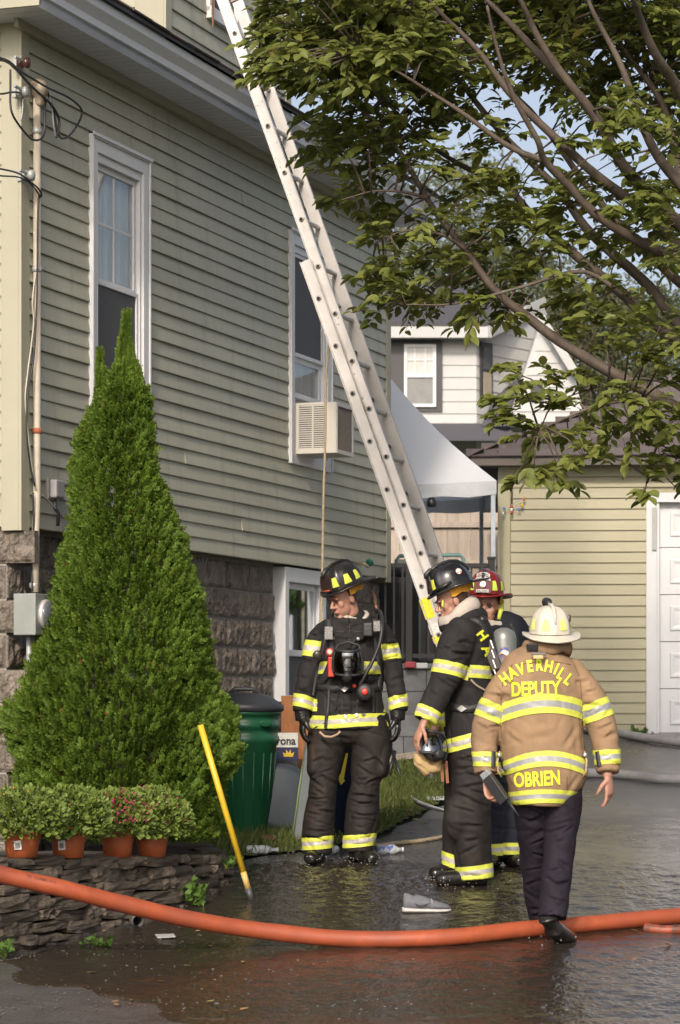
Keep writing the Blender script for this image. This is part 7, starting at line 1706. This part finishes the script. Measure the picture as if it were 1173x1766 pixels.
# ================================================================== SNEAKER
sn=empty('sneaker',G(735,1574),math.radians(4),'single grey running shoe with white sole lying in the water','shoe')
def ring_shoe(mb,secs,mat=0):
    n=18; vs=[]
    for x,w,zb,zt,wt in secs:
        for k in range(n):
            a=2*math.pi*k/n; s=math.sin(a); c=math.cos(a); ww=w*(1-(1-wt)*max(0,s)); vs.append((x,ww*c,zb+(zt-zb)*(s+1)/2))
    m_=len(secs); fs=[(i*n+k,i*n+(k+1)%n,(i+1)*n+(k+1)%n,(i+1)*n+k) for i in range(m_-1) for k in range(n)]+[tuple(range(n-1,-1,-1)),tuple((m_-1)*n+k for k in range(n))]
    mb.add(vs,fs,mat,True)
m=MB(); ring_shoe(m,[(-.135,.022,.025,.10,.5),(-.128,.034,.02,.118,.7),(-.10,.040,.018,.112,.75),(-.075,.042,.018,.100,.75),(-.05,.043,.018,.106,.7),(-.02,.044,.018,.100,.6),(.03,.046,.018,.080,.6),(.07,.047,.018,.066,.65),(.11,.043,.018,.055,.7),(.135,.028,.02,.042,.8),(.142,.010,.026,.034,.8)]); m.build('upper',mat('mesh_grey',(.115,.12,.135),.75,var=.15,vs=60,bump=.6,bs=300),sn)
m=MB(); ring_shoe(m,[(-.142,.02,.004,.034,.95),(-.132,.038,.002,.034,.95),(-.08,.044,0,.031,.95),(0,.046,0,.028,.95),(.07,.051,0,.025,.95),(.12,.044,.002,.025,.95),(.146,.02,.008,.024,.95)]); m.build('sole',mat('sole_white',(.42,.40,.38),.6,var=.1),sn)
m=MB(); sw_=[(-.075,.062),(-.055,.050),(-.035,.046),(.0,.056),(.028,.066),(.0,.050),(-.03,.037),(-.055,.038)]; m.prism([(x,-.0490,z) for x,z in sw_],(0,-.0015,0)); m.build('side_swoosh',M_blackm,sn)
m=MB(); m.tube([(.03,-.042,.03),(.032,-.034,.07),(.03,0,.082),(.028,.034,.07)],.003,6); m.build('lace',M_greymetal,sn)

# ================================================================== LITTER AND DEBRIS
def flat(name,pts,mt,label,cat,up=.01,thick=.004,curl=0.):
    q=[G(a,b) for a,b in pts]; c=sum(q,V((0,0,0)))/len(q); m=MB(); m.prism([p-c+V((0,0,up+curl*math.sin(i*2.)))  for i,p in enumerate(q)],(0,0,thick)); return tag(m.build(name,mt,loc=c,fix=True),label,cat)
M_trim=mat('white_scrap',(.55,.57,.58),.6,var=.1)
flat('siding_scrap',[(732,1381),(776,1380),(777,1386),(738,1387)],M_trim,'straight white strip of siding scrap on the lawn edge','debris',.03)
e=empty('bent_siding_scrap',G(740,1412),0,'curled white siding scrap lying at the lawn edge','debris'); c=G(740,1412)
m=MB(); vs=[]; n=14
for i in range(n+1):
    t=i/n; px=709+68*t; py=1392+20*t**.6; p=W(px,py-3,GY(1412))-c; p.z+=.02; vs+=[p+V((0,0,.055-.03*t)),p+V((.03,.05,.0))]
m.add(vs,[(2*i,2*i+2,2*i+3,2*i+1) for i in range(n)],0,True); o=m.build('strip',M_trim,e); md=o.modifiers.new('s','SOLIDIFY'); md.thickness=.004
def bottle(px,py,rz,label,c_,L=.2,r=.032,up=.032):
    e=empty('plastic_bottle',G(px,py)+V((0,0,up)),rz,label,'bottle','litter bottles'); Rx=Matrix.Rotation(math.pi/2,3,'Y')
    m=MB(); m.lathe([(r*.85,0),(r,.008),(r,L*.3),(r*.92,L*.4),(r,L*.5),(r,L*.68),(r*.4,L*.88),(r*.38,L)],(0,0,0),18,M=Rx); m.build('bottle_body',c_,e)
    m=MB(); m.lathe([(r*.45,L),(r*.45,L*1.08)],(0,0,0),12,M=Rx); m.build('cap',M_trim,e)
M_pet=mat('crumpled_pet',(.40,.43,.46),.15,var=.4,vs=30,bump=1.,bs=50,bdist=.01)
bottle(425,1474,.1,'crushed clear plastic bottle on the grass by the yellow pole',M_pet); bottle(572,1474,1.3,'clear plastic bottle between the boots of the front firefighter',M_pet,.12)
bottle(650,1474,.2,'crumpled white and blue bottle right of the front firefighter boots',mat('label_pet',(.42,.44,.46),.35,var=.3,vs=30,col2=(.05,.10,.35),c2s=16,c2lo=.55,c2hi=.6),.17,.036)
cn=empty('crushed_can',G(236,1597)+V((0,0,.03)),math.radians(20),'small open metal can lying at the foot of the stone wall','can'); Rx=Matrix.Rotation(math.pi/2,3,'X')
m=MB(); m.lathe([(.033,.0),(.036,.003),(.036,.06),(.034,.065)],(0,.03,0),20,M=Rx,cap=False); m.lathe([(.032,.065),(.031,.005)],(0,.03,0),20,M=Rx,cap=False); m.build('shell',mat('can_silver',(.45,.44,.42),.3,metal=.7,var=.3,vs=30),cn)
m=MB(); m.lathe([(.001,.0),(.032,.0)],(0,.025,0),20,M=Rx); m.build('bottom',M_dark,cn)
flat('paper_scrap',[(267,1616),(300,1615),(303,1620),(272,1622)],mat('wet_paper',(.35,.34,.33),.6),'wet scrap of paper on the driveway in front of the stone wall','paper',.012)
flat('orange_leaf_scrap',[(455,1452),(478,1456),(470,1464),(450,1458)],mat('brown_card',(.16,.07,.035),.7),'brown leaf of cardboard on the grass by the bins','debris',.05)
LFM=[mat('fallen_leaf_%d'%i,c_,.7,var=.3) for i,c_ in enumerate(((.22,.12,.05),(.30,.20,.08),(.12,.07,.04),(.20,.17,.06)))]
fl_me=[]
for i in range(4):
    b=MB(); b.add([(-.5,0,0),(-.2,.22,.06),(.25,.2,.09),(.5,0,.02),(.25,-.2,.08),(-.2,-.22,.05),(0,0,-.01)],[(0,6,1),(1,6,2),(2,6,3),(3,6,4),(4,6,5),(5,6,0)]); fl_me.append(b.mesh('fallen_leaf',LFM[i]))
R3=random.Random(3)
for k_ in range(46):
    if k_<20: px,py=R3.uniform(60,480),R3.uniform(1600,1750)
    elif k_<34: px,py=R3.uniform(690,800),R3.uniform(1415,1460)
    else: px,py=R3.uniform(1000,1170),R3.uniform(1380,1700)
    o=link('fallen_leaf',R3.choice(fl_me)); o.location=G(px,py)+V((0,0,.014)); s_=R3.uniform(.03,.06); o.scale=(s_,s_,s_); o.rotation_euler=(R3.uniform(-.3,.3),R3.uniform(-.3,.3),R3.uniform(0,6.28)); tag(o,'small brown fallen leaf lying on the driveway','leaf','fallen leaves on the driveway')
# broken chair frame behind the firefighters
bc=empty('broken_chair_frame',G(690,1345),0,'black broken chair frame lying on the lawn by the block wall','chair')
for nm,pts in (('leg',((-20,0,0),(-8,-45,.1))),('leg',((2,3,-.1),(-14,-48,.1))),('rail',((-24,4,-.1),(3,5,-.12)))):
    m=MB(); k=GY(1345)/FPX; m.tube([V((a*k,d,-b*k+.02)) for a,b,d in pts],.014,8); m.build(nm,M_blackm,bc)
for i,(px,py,l_) in enumerate(((683,1322,.3),(700,1316,.35),(672,1330,.22))):
    m=MB(); m.bar((-l_/2,0,0),(l_/2,.05,.03),.05,.03); o=m.build('wood_scrap',M_fw,loc=G(px,py)+V((0,0,.05))); o.rotation_euler=(.1,0,.4*i); tag(o,('long split board on the grass below the block wall','splintered board end nearest the block wall','short wood offcut beside the broken chair frame')[i],'wood')
# hose bib on the house corner
hb=empty('outdoor_tap',HL(s_of(622,.05),.02,z_of(972,s_of(622,.05),.05)),math.atan2(.9448,.3277),'brass garden tap with green handle on the house wall','tap')
m=MB(); m.tube([(0,.02,0),(0,-.06,0),(0,-.10,-.03)],[.013,.015,.013],10); m.build('spout',mat('brass_old',(.42,.35,.24),.4,metal=.5),hb)
m=MB(); m.lathe([(.01,-.004),(.032,-.004),(.034,.0),(.032,.004),(.01,.004)],(.03,-.10,.01),14,M=Matrix.Rotation(1.2,3,'Y')); m.build('handle',mat('tap_green',(.02,.16,.11),.4),hb)

P=[]
R5=random.Random(12)
while len(P)<480:
    px,py=R5.uniform(-10,520),R5.uniform(1600,1766); p=G(px,py)
    if p.x>edge_x(p.y)+.02 and R5.random()<max(0,1-abs(px)/480)*max(.15,.5+noise.noise(p*2.5)): P.append((p.x,p.y,p.z+.004))
P=np.array(P); n=len(P); v,f=scatter([(1,0,0),(.3,.9,0),(-.8,.5,0),(-.7,-.6,0),(.4,-.8,0),(.1,.1,.7)],[(0,1,5),(1,2,5),(2,3,5),(3,4,5),(4,0,5)],P,NR.normal(0,1,(n,3))*np.array([1,1,.0])+1e-3,np.tile([0,0,1.],(n,1))+NR.normal(0,.1,(n,3)),NR.uniform(.002,.010,n)**1.0)
tag(link('gravel',fast_mesh('gravel',v,f,mat('grit',(.065,.055,.046),.8,var=.6,vs=30,world_pos=True))),'grit and small debris scattered on the driveway at lower left','gravel',kind='stuff')
# ================================================================== WATER FLOWING DOWN THE DRIVE
def water_mat():
    m=bpy.data.materials.new('muddy_water'); m.use_nodes=True; n=m.node_tree.nodes; l=m.node_tree.links; n.remove(n['Principled BSDF'])
    pos=n.new('ShaderNodeNewGeometry').outputs['Position']
    mp=n.new('ShaderNodeMapping'); mp.inputs['Scale'].default_value=(1,.55,1); l.new(pos,mp.inputs[0])
    n1=n.new('ShaderNodeTexNoise'); n1.inputs['Scale'].default_value=34; n1.inputs['Detail'].default_value=3; l.new(mp.outputs[0],n1.inputs['Vector'])
    b=n.new('ShaderNodeBump'); b.inputs['Strength'].default_value=1.0; b.inputs['Distance'].default_value=.009; l.new(n1.outputs['Fac'],b.inputs['Height'])
    g=n.new('ShaderNodeBsdfGlossy'); g.inputs['Roughness'].default_value=.15; g.inputs[0].default_value=(.95,.95,.95,1); l.new(b.outputs[0],g.inputs['Normal'])
    t=n.new('ShaderNodeBsdfTransparent'); t.inputs[0].default_value=(.72,.62,.50,1)
    d=n.new('ShaderNodeBsdfDiffuse'); d.inputs[0].default_value=(.085,.066,.048,1)
    m1=n.new('ShaderNodeMixShader'); m1.inputs[0].default_value=.30; l.new(t.outputs[0],m1.inputs[1]); l.new(d.outputs[0],m1.inputs[2])
    fr=n.new('ShaderNodeFresnel'); fr.inputs[0].default_value=1.45; l.new(b.outputs[0],fr.inputs['Normal'])
    m2=n.new('ShaderNodeMixShader'); l.new(fr.outputs[0],m2.inputs[0]); l.new(m1.outputs[0],m2.inputs[1]); l.new(g.outputs[0],m2.inputs[2]); l.new(m2.outputs[0],n['Material Output'].inputs[0]); return m
M_water=water_mat()
def churn(x,y):
    "how broken the flow is: strongest round the boots and where it pours off the bed"
    c=0
    for cx,cy,r,a in ((-.35,17.55,.55,1.),(.05,17.75,.5,.8),(.15,17.2,.7,.5),(.60,17.05,.35,.9),(.95,17.3,.5,.5),(-.6,17.5,.3,.9),(1.22,15.35,.25,.7),(.6,16.5,.8,.3)): c=max(c,a*math.exp(-((x-cx)**2+(y-cy)**2)/(r*r)))
    return c
def wz(x,y):
    e=min((x-edge_x(y)-.0)/.25,(18.15-y+.25*noise.noise(V((x*2,0,3))))/.5,(3.2-x)/.8,(y-12.6)/.5,1)
    dryL=max(0,min(1,(14.9-(1.66*x+1.23*y+.6*noise.noise(V((x*2.2,y*2.2,8)))))/.7))
    c=churn(x,y)
    rip=.0060*noise.noise(V((x*8,y*7,0)))+.0042*noise.noise(V((x*19,y*17,4)))
    big=1.7*c*(.016*abs(noise.noise(V((x*8,y*6,2))))+.012*noise.noise(V((x*19,y*14,6)))+.006*noise.noise(V((x*40,y*34,6))))
    return gz(y)+.0065+.005*noise.noise(V((x*1.3,y*.9,5)))+rip+big-.03*(1-max(0,e))**2-.05*dryL
tag(sheet('water',-2.2,3.2,12.6,18.3,270,285,wz,M_water,keep=lambda x,y:x>edge_x(y)-.1),kind='structure')
# foam and bubbles
P=[];S=[]
R4=random.Random(9)
def foam(n,x0,x1,y0,y1,s0,s1,f):
    k=0
    while k<n:
        x=R4.uniform(x0,x1);y=R4.uniform(y0,y1)
        if R4.random()<f(x,y): P.append((x,y,wz(x,y)+.001)); S.append(R4.uniform(s0,s1)); k+=1
foam(60,-1.2,.4,13.1,14.6,.003,.009,lambda x,y:max(0,noise.noise(V((x*2.6,y*1.6,1)))*1.6))
foam(25,-.2,2.2,13.0,14.6,.003,.008,lambda x,y:max(0,noise.noise(V((x*2,y*2,7)))*1.3))
foam(260,-.8,1.4,15.6,17.9,.002,.005,lambda x,y:churn(x,y)**1.5*max(0,.4+noise.noise(V((x*7,y*5,1)))))
P=np.array(P);n=len(P); dv=[(math.cos(6.2832*k/7),math.sin(6.2832*k/7),0) for k in range(7)]+[(.6*math.cos(6.2832*k/7),.6*math.sin(6.2832*k/7),.22) for k in range(7)]+[(0,0,.3)]
dfc=[(k,(k+1)%7,7+(k+1)%7) for k in range(7)]+[(k,7+(k+1)%7,7+k) for k in range(7)]+[(7+k,7+(k+1)%7,14) for k in range(7)]
d_=np.stack([np.cos(NR.uniform(0,6.28,n)),NR.normal(0,1,n),np.zeros(n)],1); v,f=scatter(dv,dfc,P,d_,np.tile([0,0,1.],(n,1)),np.array(S))
tag(link('foam',fast_mesh('foam',v,f,mat('foam_white',(.26,.26,.27),.3,var=.2),smooth=True)),'scattered foam and bubbles drifting on the wet driveway','foam',kind='stuff')
# splashing drops round the boots and under the lifted shoe
P=[];S=[]
for cx,cy,n_,hgt,sp in ((-.21,17.80,55,.10,.12),(.12,17.78,40,.07,.12),(.62,17.0,80,.10,.13),(.8,16.95,30,.05,.14),(1.19,15.08,46,.09,.06)):
    for k in range(n_): 
        x=cx+R4.gauss(0,sp);y=cy-.05+R4.gauss(0,sp*.6);z=gz(y)+abs(R4.gauss(0,hgt*.5)); P.append((x,y,z)); S.append(R4.uniform(.002,.006))
P=np.array(P);n=len(P); ov_=[(1,0,0),(0,1.8,0),(-1,0,0),(0,-1.8,0),(0,0,1),(0,0,-1)]; of_=[(0,1,4),(1,2,4),(2,3,4),(3,0,4),(1,0,5),(2,1,5),(3,2,5),(0,3,5)]
v,f=scatter(ov_,of_,P,NR.normal(0,1,(n,3)),NR.normal(0,1,(n,3)),np.array(S)); mw=mat('droplet',(.18,.175,.17),.08,spec=.8)
tag(link('splash_drops',fast_mesh('splash_drops',v,f,mw,smooth=True)),'water droplets splashing up round the boots and shoe','splash',kind='stuff')
clutter('white_box',715,738,1143,1153,23.55,.2,(.6,.6,.6),'small white box on the cap of the block wall','box')
clutter('red_lid',698,718,1141,1152,23.50,.15,(.35,.05,.06),'red plastic lid on the cap of the block wall','lid')
